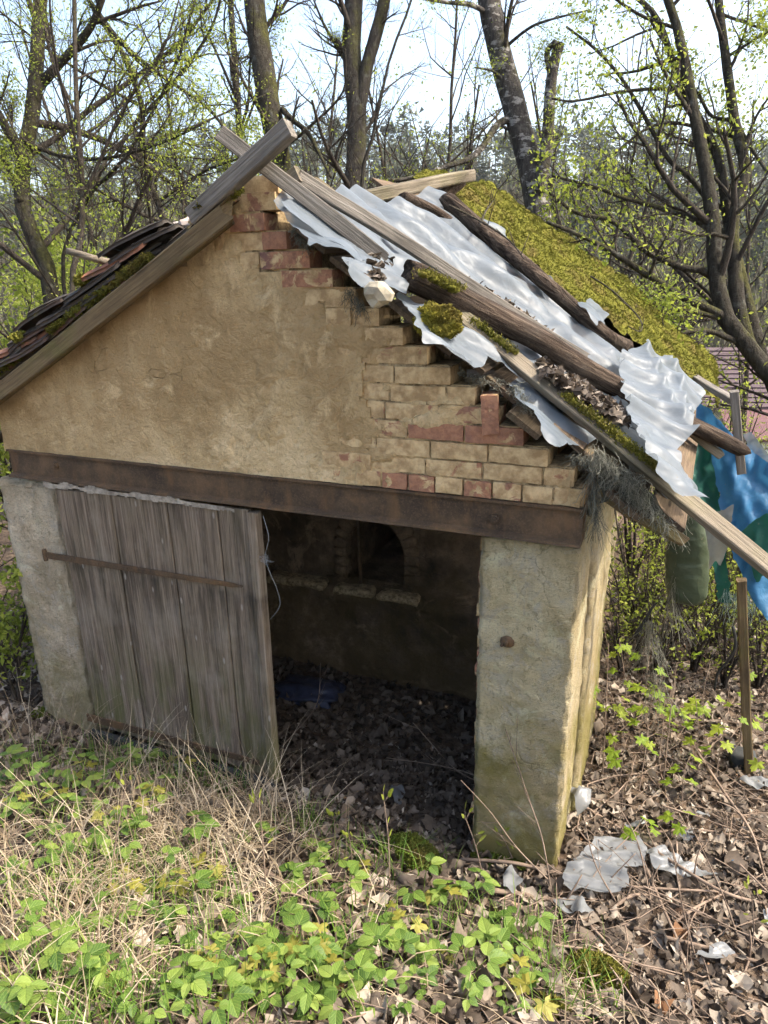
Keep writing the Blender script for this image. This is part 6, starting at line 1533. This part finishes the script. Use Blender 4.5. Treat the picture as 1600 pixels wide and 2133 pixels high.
def build_grass():
    rng = np.random.default_rng(43)
    # straw: dense where the bank faces the door, fading to the right
    mb = MB(); cl = []
    for (u, v, n, sp) in [(300, 1750, 900, .16), (420, 1700, 900, .16), (250, 1860, 800, .16), (120, 1900, 700, .14), (200, 1980, 700, .14), (500, 1800, 700, .14), (540, 1700, 500, .10), (380, 1800, 700, .15), (60, 1780, 400, .15), (60, 2060, 600, .14), (330, 1650, 300, .10), (640, 1900, 250, .15), (250, 2080, 400, .14), (480, 1920, 300, .13), (40, 1650, 250, .15), (700, 2050, 160, .15), (1000, 2090, 120, .2), (1250, 2100, 120, .15)]:
        c = on_ground(u, v); n = int(n * .27); cl.append(np.stack([rng.normal(c[0], sp, n), rng.normal(c[1], sp * .8, n)], -1))
    xy = np.concatenate(cl); xy = xy[not_in_wall(xy[:, 0], xy[:, 1]) & (xy[:, 1] < -.12)]; n = len(xy); base = np.stack([xy[:, 0], xy[:, 1], gz(xy[:, 0], xy[:, 1])], -1)
    blades(mb, base, rng, rng.uniform(.10, .34, n), rng.uniform(.0013, .0034, n), 1.0, 7, .95); struct(mb.build('dry_grass', M_STRAW), 'matted pale dry grass on the bank in front of the door', 'stuff')
    # tall single dead stalks
    mb = MB(); cl = []
    for (u, v, n, sp) in [(560, 1720, 44, .07), (470, 1660, 22, .12), (180, 1700, 22, .2), (60, 1560, 20, .15), (300, 1640, 20, .15), (700, 1800, 12, .1), (230, 1600, 30, .12), (380, 1630, 34, .14), (500, 1650, 28, .10), (110, 1570, 26, .14), (150, 1850, 40, .2), (350, 1780, 40, .2), (560, 1780, 40, .12), (60, 1980, 30, .15)]:
        c = on_ground(u, v); cl.append(np.stack([rng.normal(c[0], sp, n), rng.normal(c[1], sp * .7, n)], -1))
    xy = np.concatenate(cl); xy = xy[xy[:, 1] < -.1]; n = len(xy); base = np.stack([xy[:, 0], xy[:, 1], gz(xy[:, 0], xy[:, 1])], -1)
    blades(mb, base, rng, rng.uniform(.25, .6, n), rng.uniform(.0012, .0024, n), .75, 8, .35); struct(mb.build('grass_stalks', M_STRAW), 'tall bleached grass stalks arching before the door', 'stuff')
    mb = MB(); cl = []
    for (u, v, n, sp) in [(640, 1740, 90, .08), (760, 1800, 90, .10), (880, 1800, 60, .1), (420, 1640, 90, .12), (120, 2080, 160, .12), (240, 2100, 160, .12), (300, 1820, 120, .15), (60, 1900, 120, .15), (520, 2000, 120, .15), (700, 1960, 90, .15), (900, 1950, 90, .14), (1100, 1980, 100, .14), (1150, 2080, 90, .12), (330, 1560, 60, .12), (30, 1600, 80, .14), (480, 2110, 120, .14), (200, 1600, 110, .14), (320, 1610, 110, .12), (480, 1640, 90, .10), (100, 1700, 120, .16), (400, 1900, 120, .15), (180, 1860, 120, .15)]:
        c = on_ground(u, v); cl.append(np.stack([rng.normal(c[0], sp, n), rng.normal(c[1], sp * .8, n)], -1))
    xy = np.concatenate(cl); xy = xy[not_in_wall(xy[:, 0], xy[:, 1]) & (xy[:, 1] < -.1)]; n = len(xy); base = np.stack([xy[:, 0], xy[:, 1], gz(xy[:, 0], xy[:, 1])], -1)
    blades(mb, base, rng, rng.uniform(.08, .26, n), rng.uniform(.0014, .0032, n), .55, 6, .5); struct(mb.build('green_grass', M_GRASS), 'fresh green grass blades sprouting through the litter', 'stuff')
build_grass()

# ------------------------------------------------------------------ herbs with leaves of their own
def maple_mesh(lmat, seed):
    # five pointed lobes, each with side teeth
    ang = [(-150, .34), (-128, .62), (-108, .36), (-78, .80), (-64, .62), (-50, .74), (-36, .42), (-16, .84), (-9, .78), (0, 1.0), (9, .78), (16, .84), (36, .42), (50, .74), (64, .62), (78, .80), (108, .36), (128, .62), (150, .34), (180, .05)]
    rng = np.random.default_rng(seed); V = [(0, 0, 0)]
    for a, r in ang:
        r *= rng.uniform(.94, 1.06); V.append((r * math.sin(R_(a)), r * math.cos(R_(a)), -.16 * r * r + .05 * math.cos(R_(a) * 5)))
    V = np.array(V); n = len(ang); F = np.array([[0, 1 + i, 1 + (i + 1) % n] for i in range(n)])
    mb = MB(); mb.add(V[:, :3], F[:, ::-1], rng.uniform(.2, .9)); return mb.mesh('leaf', lmat, False)
def oval_mesh(lmat, seed, wide=.34, teeth=6, curl=.15):
    rng = np.random.default_rng(seed); K = teeth * 2; V = []; t = np.linspace(0, 1, K)
    w = wide * np.sin(np.pi * np.clip(t, 0.02, 1) ** .75) ** .8; w[-1] = .0; w = w * (1 + .10 * (np.arange(K) % 2 - .5))
    mid = np.stack([0 * t, t, -curl * t ** 2], -1); lf = np.stack([-w, t - .02, -curl * t ** 2 + .22 * w], -1); rt = np.stack([w, t - .02, -curl * t ** 2 + .22 * w], -1)
    V = np.concatenate([mid, lf, rt]); F = [[i, i + 1, K + i + 1, K + i] for i in range(K - 1)] + [[2 * K + i, 2 * K + i + 1, i + 1, i] for i in range(K - 1)]
    mb = MB(); mb.add(V, np.array(F), rng.uniform(.15, .9)); return mb.mesh('leaf', lmat, False)
MAPLE = [maple_mesh(M_LEAF_MAPLE, k) for k in range(4)]; MAPLE_G = [maple_mesh(M_LEAF_MAPLE_GREEN, k + 9) for k in range(4)]
OVAL = [oval_mesh(M_LEAF_GREEN, k, .32 + .03 * k, 6, .12 + .05 * k) for k in range(4)]; ROUND = [oval_mesh(M_LEAF_GREEN, k + 20, .44, 7, .1) for k in range(3)]; BUD = [oval_mesh(M_LEAF_SPRING, k + 40, .2, 4, -.3) for k in range(3)]
def place_leaf(me, p, d, nrm, size, parent):
    d = unit(np.asarray(d, float)[None])[0]; n = np.asarray(nrm, float); s = unit(np.cross(d, n)[None])[0]; n = np.cross(s, d)
    M = Matrix(((s[0] * size, d[0] * size, n[0] * size, p[0]), (s[1] * size, d[1] * size, n[1] * size, p[1]), (s[2] * size, d[2] * size, n[2] * size, p[2]), (0, 0, 0, 1)))
    return link('leaf', me, parent, M)
def herb_proto(kind, seed):
    rng = np.random.default_rng(seed); root = empty(kind, (0, 0, 0)); st = MB()
    if kind == 'maple_seedling':
        h = rng.uniform(.07, .13); tube1(st, [(0, 0, -.02), (rng.normal(0, .01), rng.normal(0, .01), h)], .0016, .0012, 5, 4)
        for k in range(int(rng.integers(2, 5))):
            a = k * 2.4 + rng.uniform(-.4, .4); e = np.array([math.cos(a) * .04, math.sin(a) * .04, h + .012]); tube1(st, [(0, 0, h), e], .001, .0009, 4, 3); place_leaf(MAPLE[int(rng.integers(4))], e, (math.cos(a), math.sin(a), -.25), (0, 0, 1), rng.uniform(.038, .062), root)
    elif kind == 'ground_elder':
        for q in range(int(rng.integers(2, 4))):
            az = rng.uniform(0, 6.283); h = rng.uniform(.06, .14); top = np.array([math.cos(az) * .05, math.sin(az) * .05, h]); tube1(st, [(0, 0, -.02), top * [.6, .6, .7], top], .0016, .0012, 5, 5)
            for k in (-1, 0, 1):
                a = az + k * 1.15; e = top + np.array([math.cos(a), math.sin(a), .1]) * .012; place_leaf(OVAL[int(rng.integers(4))], e, (math.cos(a), math.sin(a), -.15 + .2 * rng.random()), (0, 0, 1), rng.uniform(.04, .066) * (1 if k == 0 else .85), root)
    else:
        for q in range(int(rng.integers(2, 5))):
            az = rng.uniform(0, 6.283); h = rng.uniform(.04, .09); top = np.array([math.cos(az) * .05, math.sin(az) * .05, h]); tube1(st, [(0, 0, -.02), top * [.5, .5, .7], top], .0013, .001, 5, 4)
            for k in (-1, 0, 1):
                a = az + k * 1.35; place_leaf(ROUND[int(rng.integers(3))], top, (math.cos(a), math.sin(a), -.05), (0, 0, 1), rng.uniform(.038, .055), root)
    st.build('stem', M_LEAF_GREEN, root); return root
def build_herbs():
    rng = np.random.default_rng(47)
    info = {'maple_seedling': ('small olive yellow maple seedling in the foreground', 'seedling', 'maple seedlings in the foreground'),
            'ground_elder': ('ground elder plant with three part leaves in the foreground', 'herb', 'ground elder in the foreground'),
            'strawberry_plant': ('wild strawberry plant with round toothed leaves in the foreground', 'herb', 'wild strawberries in the foreground')}
    spots = {'ground_elder': [(40, 1620), (190, 1700), (240, 1720), (300, 1640), (340, 1690), (170, 1800), (280, 1800), (390, 1760), (60, 1950), (150, 1880), (240, 1930), (330, 1860), (400, 1920), (430, 1800), (350, 1600), (130, 1740), (60, 1700), (110, 1650), (150, 1720), (90, 1780), (30, 1640), (20, 1850), (70, 1830), (160, 1660), (220, 1690), (260, 1640), (180, 2000), (230, 2040), (150, 2080), (60, 2110), (300, 2110), (380, 2090), (440, 2060), (530, 2080), (600, 2060), (640, 2110), (720, 2090), (860, 2090), (930, 2040), (1010, 2080), (1060, 2110), (880, 1880), (930, 1890), (980, 1870), (960, 1930), (1000, 1960), (1050, 1980), (1100, 1960), (20, 2000), (90, 1960), (330, 2040), (560, 2120), (790, 2110), (280, 1610), (250, 1770), (470, 2120), (1030, 2030), (700, 1880), (650, 1860), (30, 1740), (130, 1610), (200, 1780), (20, 1920), (110, 2040), (800, 2040), (690, 2120), (40, 2090), (200, 2110), (260, 2070), (420, 2110), (510, 2060), (590, 2090), (660, 2060), (740, 2060), (830, 2115), (960, 2110), (980, 2050), (870, 2040), (350, 2125), (750, 2125), (900, 1990), (1110, 2060), (600, 2020)],
             'strawberry_plant': [(460, 1880), (500, 1910), (680, 1890), (700, 1920), (600, 1850), (640, 1790), (460, 1950), (540, 1760), (620, 1960), (700, 1980), (740, 2010), (790, 1970), (560, 1990), (420, 1990), (360, 1960), (270, 1730), (640, 2010), (850, 2000), (1090, 2040), (1040, 1940), (480, 1660), (600, 2100), (760, 1930), (300, 1930), (660, 1930), (520, 2040), (900, 2110), (330, 1700)],
             'maple_seedling': [(270, 1890), (310, 1880), (410, 1870), (360, 1890), (300, 1690), (320, 1680), (230, 1720), (130, 1700), (420, 2020), (430, 2040), (510, 1990), (540, 2030), (530, 2080), (620, 2010), (650, 2000), (760, 1840), (930, 1910), (820, 1930), (850, 1960), (1080, 2070), (950, 2000), (250, 1840), (440, 1830), (480, 2110), (30, 1700), (570, 2060), (180, 1640), (690, 2050), (1110, 2110), (380, 1640)]}
    for kind, lst in spots.items():
        protos = [herb_proto(kind, 500 + j) for j in range(6)]; lab, cat, grp = info[kind]
        for j, (u, v) in enumerate(lst):
            p = on_ground(u + rng.uniform(-8, 8), v + rng.uniform(-8, 8))
            M = Matrix.Translation(Vector(p)) @ Matrix.Rotation(rng.uniform(0, 6.28), 4, 'Z') @ Matrix.Rotation(rng.normal(0, .15), 4, 'X') @ Matrix.Scale(rng.uniform(.6, 1.3), 4)
            if j < 6: o = protos[j]; o.matrix_basis = M
            else: o = copy_tree(protos[j % 6], M)
            where = 'close below the shed door' if v < 1690 else 'at the left edge' if u < 130 else 'along the bottom edge' if v > 2065 else 'below the mossy mound' if u > 780 else 'on the dry grass left of the middle' if u < 420 else 'in the middle of the foreground'
            tag(o, lab.rsplit(' in the ', 1)[0] + ' ' + where, cat, grp)
build_herbs()

def build_saplings():
    rng = np.random.default_rng(53)
    # saplings with budding tips
    for k, (px, lab) in enumerate([([(812, 1862), (810, 1770), (806, 1720), (800, 1668)], 'budding sapling rising in front of the mossy mound'), ([(735, 1862), (733, 1790), (728, 1745)], 'short budding sapling left of the mossy mound'),
                                   ([(694, 1800), (697, 1740), (697, 1702)], 'thin budding sapling nearest the door edge'), ([(1010, 1830), (990, 1760), (970, 1705)], 'thin budding sapling before the foot of the right pillar'),
                                   ([(1075, 1800), (1060, 1770), (1045, 1740)], 'short budding sapling at the foot of the right pillar'), ([(1565, 1990), (1570, 1940), (1566, 1862)], 'reddish budding sapling at the lower right edge'), ([(555, 1870), (548, 1760), (540, 1680)], 'budding sapling on the dry grass before the door'), ([(225, 1870), (240, 1760), (262, 1635)], 'leafy topped sapling among the herbs on the left')]):
        g = on_ground(*px[0]); dep = float(np.dot(g - CAM, FWD)); pts = [g - [0, 0, .03]] + [at_d(u, v, dep * (1 - .01 * i)) for i, (u, v) in enumerate(px[1:])]
        root = empty('budding_sapling', g); tag(root, lab, 'sapling', 'budding saplings'); m = MB(); tube1(m, pts, .0035, .0022, 6, 14, 0, True, .1)
        top = np.array(pts[-1]); bl = []
        for j in range(5):
            a = rng.uniform(0, 6.28); e = top + np.array([math.cos(a) * .022, math.sin(a) * .022, .02 + .012 * rng.random()]); tube1(m, [top - [0, 0, .01], e], .0012, .0009, 4, 3); bl.append((e, (math.cos(a) * .5, math.sin(a) * .5, 1)))
        P = resample(pts, 14)
        for j in (7, 9):
            a = rng.uniform(0, 6.28); e = P[j] + np.array([math.cos(a) * .03, math.sin(a) * .03, .01]); tube1(m, [P[j], e], .0012, .0009, 4, 3); bl.append((e, (math.cos(a), math.sin(a), .4)))
        m.build('stem', M_STICK, root)
        for e, d in bl: place_leaf(BUD[int(rng.integers(3))], e, d, (d[1], -d[0], .3), rng.uniform(.03, .05), root)
    # maple saplings right of the pillar, leaves facing the light
    sp = [([(1228, 1560), (1222, 1480), (1236, 1420), (1225, 1365)], 7, 'young maple sapling with dark green leaves against the side wall'), ([(1330, 1650), (1345, 1560), (1352, 1500), (1360, 1440)], 9, 'young maple sapling with bright leaves in the litter right of the pillar'),
          ([(1290, 1640), (1300, 1560), (1312, 1530)], 6, 'small maple sapling close to the side wall'), ([(1440, 1600), (1455, 1530), (1450, 1460)], 7, 'young maple sapling left of the slim brown post'), ([(1490, 1640), (1500, 1560), (1520, 1480)], 7, 'young maple sapling just in front of the slim brown post'),
          ([(1400, 1560), (1395, 1480), (1400, 1420)], 7, 'slender maple sapling under the hanging threads'), ([(1310, 1480), (1300, 1400), (1290, 1330)], 6, 'slender maple sapling at the near end of the thicket'), ([(1580, 1640), (1590, 1560), (1590, 1480)], 6, 'young maple sapling at the right edge beyond the post'), ([(1275, 1580), (1285, 1500), (1270, 1430)], 7, 'slender maple sapling rising beside the low end of the side wall'), ([(1370, 1600), (1380, 1520), (1385, 1450)], 8, 'bright maple sapling in the middle of the right litter'), ([(1420, 1680), (1425, 1610), (1440, 1570)], 7, 'low maple sapling in front of the tall ones on the right'), ([(1540, 1560), (1550, 1480), (1560, 1400)], 7, 'tall maple sapling right beside the slim brown post'), ([(1350, 1520), (1345, 1440), (1352, 1370)], 7, 'tall thin maple sapling below the black strap'), ([(1470, 1540), (1465, 1450), (1480, 1380)], 8, 'tall maple sapling between the roll and the slim post'), ([(1428, 1760), (1430, 1720)], 4, 'tiny maple sapling between the plastic scraps on the right'), ([(1330, 1770), (1332, 1735)], 4, 'tiny maple sapling above the largest plastic scrap')]
    for px, nl, lab in sp:
        g = on_ground(*px[0]); dep = float(np.dot(g - CAM, FWD)); pts = [g - [0, 0, .03]] + [at_d(u, v, dep * (1 + .01 * i)) for i, (u, v) in enumerate(px[1:])]
        root = empty('maple_sapling', g); tag(root, lab, 'sapling', 'maple saplings'); m = MB(); tube1(m, pts, .004, .0018, 6, 14, 0, True, .1); P = resample(pts, 14); bl = []
        for j in range(nl):
            q = P[5 + int(rng.integers(0, 9))] if len(pts) > 2 else P[-1]; a = rng.uniform(0, 6.28); e = q + np.array([math.cos(a), math.sin(a), .35]) * rng.uniform(.04, .09); tube1(m, [q, (q + e) / 2 + [0, 0, .01], e], .0013, .001, 4, 4); bl.append((e, a))
        m.build('stem', M_STICK, root)
        for e, a in bl: place_leaf(MAPLE_G[int(rng.integers(4))], e, (math.cos(a), math.sin(a), -.45), (math.cos(a) * .35, math.sin(a) * .35, 1), rng.uniform(.042, .068), root)
build_saplings()

def build_loose():
    rng = np.random.default_rng(59)
    # fallen branches traced over the litter, resting a little above it
    st = [([(1060, 1641), (1151, 1648), (1195, 1668), (1296, 1729), (1397, 1793), (1505, 1857), (1600, 1884), (1680, 1900)], .007, .10, 'long grey branch slanting from the pillar over the plastic to the right edge'),
          ([(960, 1790), (1060, 1796), (1127, 1810), (1249, 1840), (1364, 1850), (1499, 1857)], .006, .07, 'bent branch crossing the front of the largest plastic scrap'), ([(905, 1828), (1000, 1850), (1161, 1877), (1276, 1918), (1381, 1951), (1465, 1972), (1600, 2009)], .009, .04, 'thick fallen branch below the plastic scraps running to the right edge'),
          ([(1448, 1560), (1509, 1651), (1566, 1735), (1600, 1850)], .006, .12, 'thin branch leaning down along the right edge'), ([(1340, 1796), (1384, 1897), (1418, 1978), (1448, 2113)], .005, .06, 'thin stick pointing from the plastic down to the lower right'),
          ([(545, 1810), (729, 1924), (879, 2006), (991, 2085), (1092, 2140)], .008, .05, 'long straight brown stick across the foreground herbs'), ([(1180, 1880), (1260, 1960), (1340, 2060), (1420, 2140)], .005, .04, 'thin stick lying beside the mossy rock'), ([(1100, 1930), (1230, 1990), (1330, 2010), (1600, 2090)], .004, .05, 'thin stick above the mossy rock at the lower right'),
          ([(640, 1880), (700, 1872), (760, 1850), (800, 1800), (828, 1785)], .006, .04, 'crooked dead branch left of the mossy mound'), ([(690, 1868), (740, 1838), (790, 1848), (850, 1852)], .005, .06, 'pale crooked twig at the foot of the mossy mound'), ([(1270, 1900), (1310, 1868), (1350, 1866), (1430, 1890)], .006, .05, 'arched twig just under the largest plastic scrap'),
          ([(1400, 1925), (1450, 1890), (1505, 1862)], .005, .05, 'kinked pale twig joining the branches on the right'), ([(1350, 1735), (1450, 1728), (1560, 1745), (1640, 1750)], .005, .03, 'straight twig lying above the plastic scraps on the right')]
    for px, r, h, lab in st:
        pts = [on_ground(u, v, h * (.6 + .4 * math.sin(i * 1.7))) for i, (u, v) in enumerate(px)]; m = MB(); r = r * 1.6; tube1(m, pts, r, r * .55, 7, 40, 0, True, .12)
        P = resample(pts, 20)
        for j in range(6):
            q = P[int(rng.integers(3, 19))]; d = rng.normal(0, .08, 3) + [0, 0, .03]; tube1(m, [q, q + d * .5 + rng.normal(0, .01, 3), q + d], r * .4, r * .2, 4, 5)
        tag(m.build('fallen_branch', M_STICK), lab, 'branch', 'fallen branches')
    # upright bare stems in front of the pillar
    up = [([(1165, 1800), (1130, 1640), (1105, 1592), (1065, 1493), (1028, 1398)], 'upright bare stem before the middle of the right pillar'), ([(1150, 1870), (1130, 1750), (1100, 1660), (1050, 1510)], 'bare stem with a dried tip before the right pillar'), ([(1170, 1860), (1080, 1770), (1020, 1690), (960, 1625)], 'thin bare stem leaning left across the pillar foot'), ([(1156, 1650), (1060, 1640), (960, 1610), (860, 1505)], 'long pale twig reaching from the pillar into the dark opening'), ([(1060, 1640), (940, 1600), (805, 1578)], 'second pale twig reaching into the dark opening'),
          ([(1360, 1900), (1330, 1760), (1290, 1680)], 'upright bare stem left of the tiny maple sapling'), ([(1290, 1890), (1240, 1800), (1215, 1700)], 'upright bare stem beside the side wall'), ([(1450, 2000), (1420, 1880), (1400, 1760)], 'upright bare stem among the branches at the lower right'), ([(1380, 1650), (1395, 1500), (1410, 1380)], 'upright bare stem under the olive tarp roll'), ([(1255, 1620), (1262, 1480), (1268, 1340)], 'upright bare stem close to the side wall'), ([(1540, 1960), (1500, 1850), (1430, 1700)], 'bare stem leaning left at the right edge'), ([(580, 1560), (610, 1530), (660, 1465), (668, 1380)], 'bare twig rising at the edge of the door'), ([(55, 1470), (150, 1380), (230, 1320), (240, 1280)], 'bare twig crossing the foot of the left pillar'), ([(0, 1345), (90, 1260), (150, 1180)], 'bare twig crossing the left pillar at the left edge'), ([(525, 1600), (505, 1500), (430, 1400), (410, 1375)], 'forked bare twig standing against the door')]
    for px, lab in up:
        g = on_ground(*px[0]); dep = float(np.dot(g - CAM, FWD)); pts = [g] + [at_d(u, v, dep * (1 + .004 * i)) for i, (u, v) in enumerate(px[1:])]
        m = MB(); tube1(m, pts, .0042, .002, 5, 24, 0, True, .1); P = resample(pts, 20)
        for j in range(5):
            q = P[int(rng.integers(5, 19))]; d = (P[-1] - P[0]) * .16 + rng.normal(0, .05, 3); tube1(m, [q, q + d * .5, q + d + [0, 0, .01]], .0014, .0008, 4, 4)
        tag(m.build('bare_twig', M_STICK), lab, 'twig', 'bare twigs standing in the litter')
    # plastic scraps on the ground
    sc = [([(1175, 1830), (1210, 1795), (1300, 1825), (1310, 1870), (1290, 1880), (1190, 1880), (1168, 1860)], 'large milky plastic scrap folded at the foot of the side wall', 0), ([(1210, 1800), (1240, 1762), (1330, 1765), (1345, 1790), (1340, 1825), (1270, 1822)], 'milky plastic scrap with a dry leaf on it behind the large one', 1), ([(1340, 1795), (1370, 1785), (1420, 1815), (1500, 1850), (1440, 1850), (1365, 1840)], 'long milky plastic scrap trailing off to the right', 2), ([(1185, 1700), (1200, 1662), (1230, 1700), (1222, 1735), (1200, 1745)], 'upright plastic scrap stuck to the foot of the side wall', 3),
          ([(1150, 1890), (1200, 1885), (1235, 1915), (1210, 1930), (1170, 1915)], 'bluish plastic scrap in front of the large one', 4), ([(1045, 1840), (1065, 1825), (1090, 1850), (1070, 1880), (1045, 1870)], 'small plastic scrap below the foot of the right pillar', 5), ([(1535, 1640), (1560, 1632), (1610, 1640), (1600, 1660), (1560, 1658)], 'plastic scrap lying beyond the slim post', 6), ([(1412, 1750), (1440, 1742), (1446, 1760), (1425, 1768)], 'small round plastic scrap on the litter right of the pillar', 7), ([(1445, 1710), (1470, 1705), (1475, 1722)], 'tiny plastic scrap further back on the right litter', 8), ([(1440, 2010), (1500, 1985), (1530, 2000), (1470, 2020)], 'bluish plastic scrap at the lower right', 9), ([(1585, 1915), (1610, 1910), (1610, 1945), (1590, 1940)], 'plastic scrap cut by the right edge', 10), ([(1300, 1735), (1340, 1722), (1345, 1735), (1310, 1745)], 'small flat plastic scrap behind the folded ones', 11), ([(360, 1605), (385, 1600), (390, 1622), (370, 1630)], 'small plastic scrap lying under the door', 12), ([(815, 1650), (840, 1655), (838, 1690), (822, 1690)], 'small plastic scrap in the leaves of the opening', 13), ([(1510, 1795), (1530, 1800), (1525, 1810), (1508, 1805)], 'tiny blue plastic scrap on the right litter', 14)]
    for px, lab, k in sc:
        poly = np.array([on_ground(u, v)[:2] for u, v in px]); hgt = .10 if k == 3 else (.05 if k < 3 else .025)
        def to3(a, b, h): return np.stack([a, b, gz(a, b) + .035 + h], -1)
        cen = poly.mean(0)
        F8 = field(poly, .4 * k, .009, 1.05, 1.16, 200 + k, True, .00006, 3, 300)
        def f(A, B, k=k, hgt=hgt, cen=cen, F8=F8):
            return F8(A, B) * 1.3 + hgt * .25 + hgt * .6 * fbm(np.stack([A * 5, B * 5], -1), 2, 200 + k) + (.0 if k != 3 else .12 * np.exp(-((A - cen[0]) ** 2 + (B - cen[1]) ** 2) / .01))
        o = sheet('plastic_scrap', poly, to3, .008, f, M_FILM3 if k != 14 else M_TARP_BLUE, 220 + k, .012); tag(o, lab, 'plastic scrap', 'plastic scraps on the ground')
    # mossy mound, mossy rocks
    for (u, v, sx, sz, lab, mt, sd) in [(850, 1790, .17, .12, 'dark mossy mound in the shade before the opening', M_MOSS_DARK, 1), (1240, 2035, .125, .085, 'green mossy rock at the lower right', M_MOSS, 2), (1145, 2110, .07, .04, 'small brownish moss hummock left of the mossy rock', M_MOSS, 3), (95, 1490, .10, .05, 'low mossy stone at the foot of the left pillar', M_MOSS_DARK, 4), (1060, 1800, .17, .03, 'dark moss cushion along the foot of the right pillar', M_MOSS_DARK, 5)]:
        c = on_ground(u, v); m = MB(); W = blob(m, c - [0, 0, sz * .25], (sx, sx * .8 if sd != 5 else .05, sz), 4, .22, 1.7, sd + 80, .3); V, F = ICO[4]; N = unit(W - c); k = W[:, 2] > c[2] - .03
        moss_tufts(m, W[k], unit(N[k] + [0, 0, .4]), rng, .013, int(9000 * (sx / .15))); tag(m.build('mossy_stone', mt), lab, 'mossy stone', 'mossy stones')
    # in the dark room
    m = MB(); c = on_ground(640, 1445); blob(m, c + [0, 0, .02], (.26, .17, .07), 4, .5, 2.2, 7, 0); tag(m.build('dark_bag', M_BAG), 'crumpled dark blue bag on the floor inside beside the door', 'bag')
    o = board('floor_batten', on_ground(585, 1485, .03), on_ground(612, 1500, .03), .03, .02, M_RUST, (0, 0, 1), 401); tag(o, 'rusty bar end on the floor beside the door edge', 'bar')
    # big dry leaves that stand out
    lf = [(520, 1975, .085), (500, 2000, .07), (270, 2010, .10), (250, 2050, .08), (640, 1900, .06), (560, 1900, .06), (790, 1880, .07), (985, 1995, .06), (700, 2060, .07), (820, 2090, .08), (900, 2060, .06), (1540, 2050, .08), (1300, 1945, .07), (1420, 1940, .075), (1500, 1925, .07), (1250, 1790, .04), (450, 1760, .05), (620, 1830, .06), (1380, 2090, .07), (1500, 2110, .08)]
    mt = [MB().add(curl_leaf(LEAF5, 1, np.random.default_rng(k), 1.2)[0], LEAF5_F, [.6, .8, .5, 1., .7][k]).mesh('dry_leaf', M_LITTER, False) for k in range(5)]
    for k, (u, v, s) in enumerate(lf):
        p = on_ground(u, v, .03); o = link('dry_leaf', mt[k % 5], None, Matrix.Translation(Vector(p)) @ Matrix.Rotation(rng.uniform(0, 6.28), 4, 'Z') @ Matrix.Rotation(rng.normal(0, .35), 4, 'X') @ Matrix.Scale(s * 1.15, 4)); tag(o, 'large curled dry maple leaf lying on top of the litter', 'dry leaf', 'large dry leaves on the litter')
build_loose()

# ------------------------------------------------------------------ thin spring haze over the valley
def build_haze():
    t = bpy.data.materials.new('haze'); t.use_nodes = True; nt = t.node_tree; nt.nodes.clear()
    out = nt.nodes.new('ShaderNodeOutputMaterial'); v = nt.nodes.new('ShaderNodeVolumePrincipled')
    v.inputs['Color'].default_value = (.95, .96, .95, 1); v.inputs['Density'].default_value = HAZE; v.inputs['Anisotropy'].default_value = .3
    nt.links.new(v.outputs[0], out.inputs['Volume'])
    a = 320.; z0, z1 = -30., 75.; V = np.array([(x, y, z) for z in (z0, z1) for y in (-a, a) for x in (-a, a)])
    F = np.array([[0, 2, 3, 1], [4, 5, 7, 6], [0, 1, 5, 4], [2, 6, 7, 3], [0, 4, 6, 2], [1, 3, 7, 5]])
    struct(MB().add(V, F).build('haze', t, None, False), 'thin pale haze in the air over the valley', 'stuff')
HAZE = .0003
build_haze()
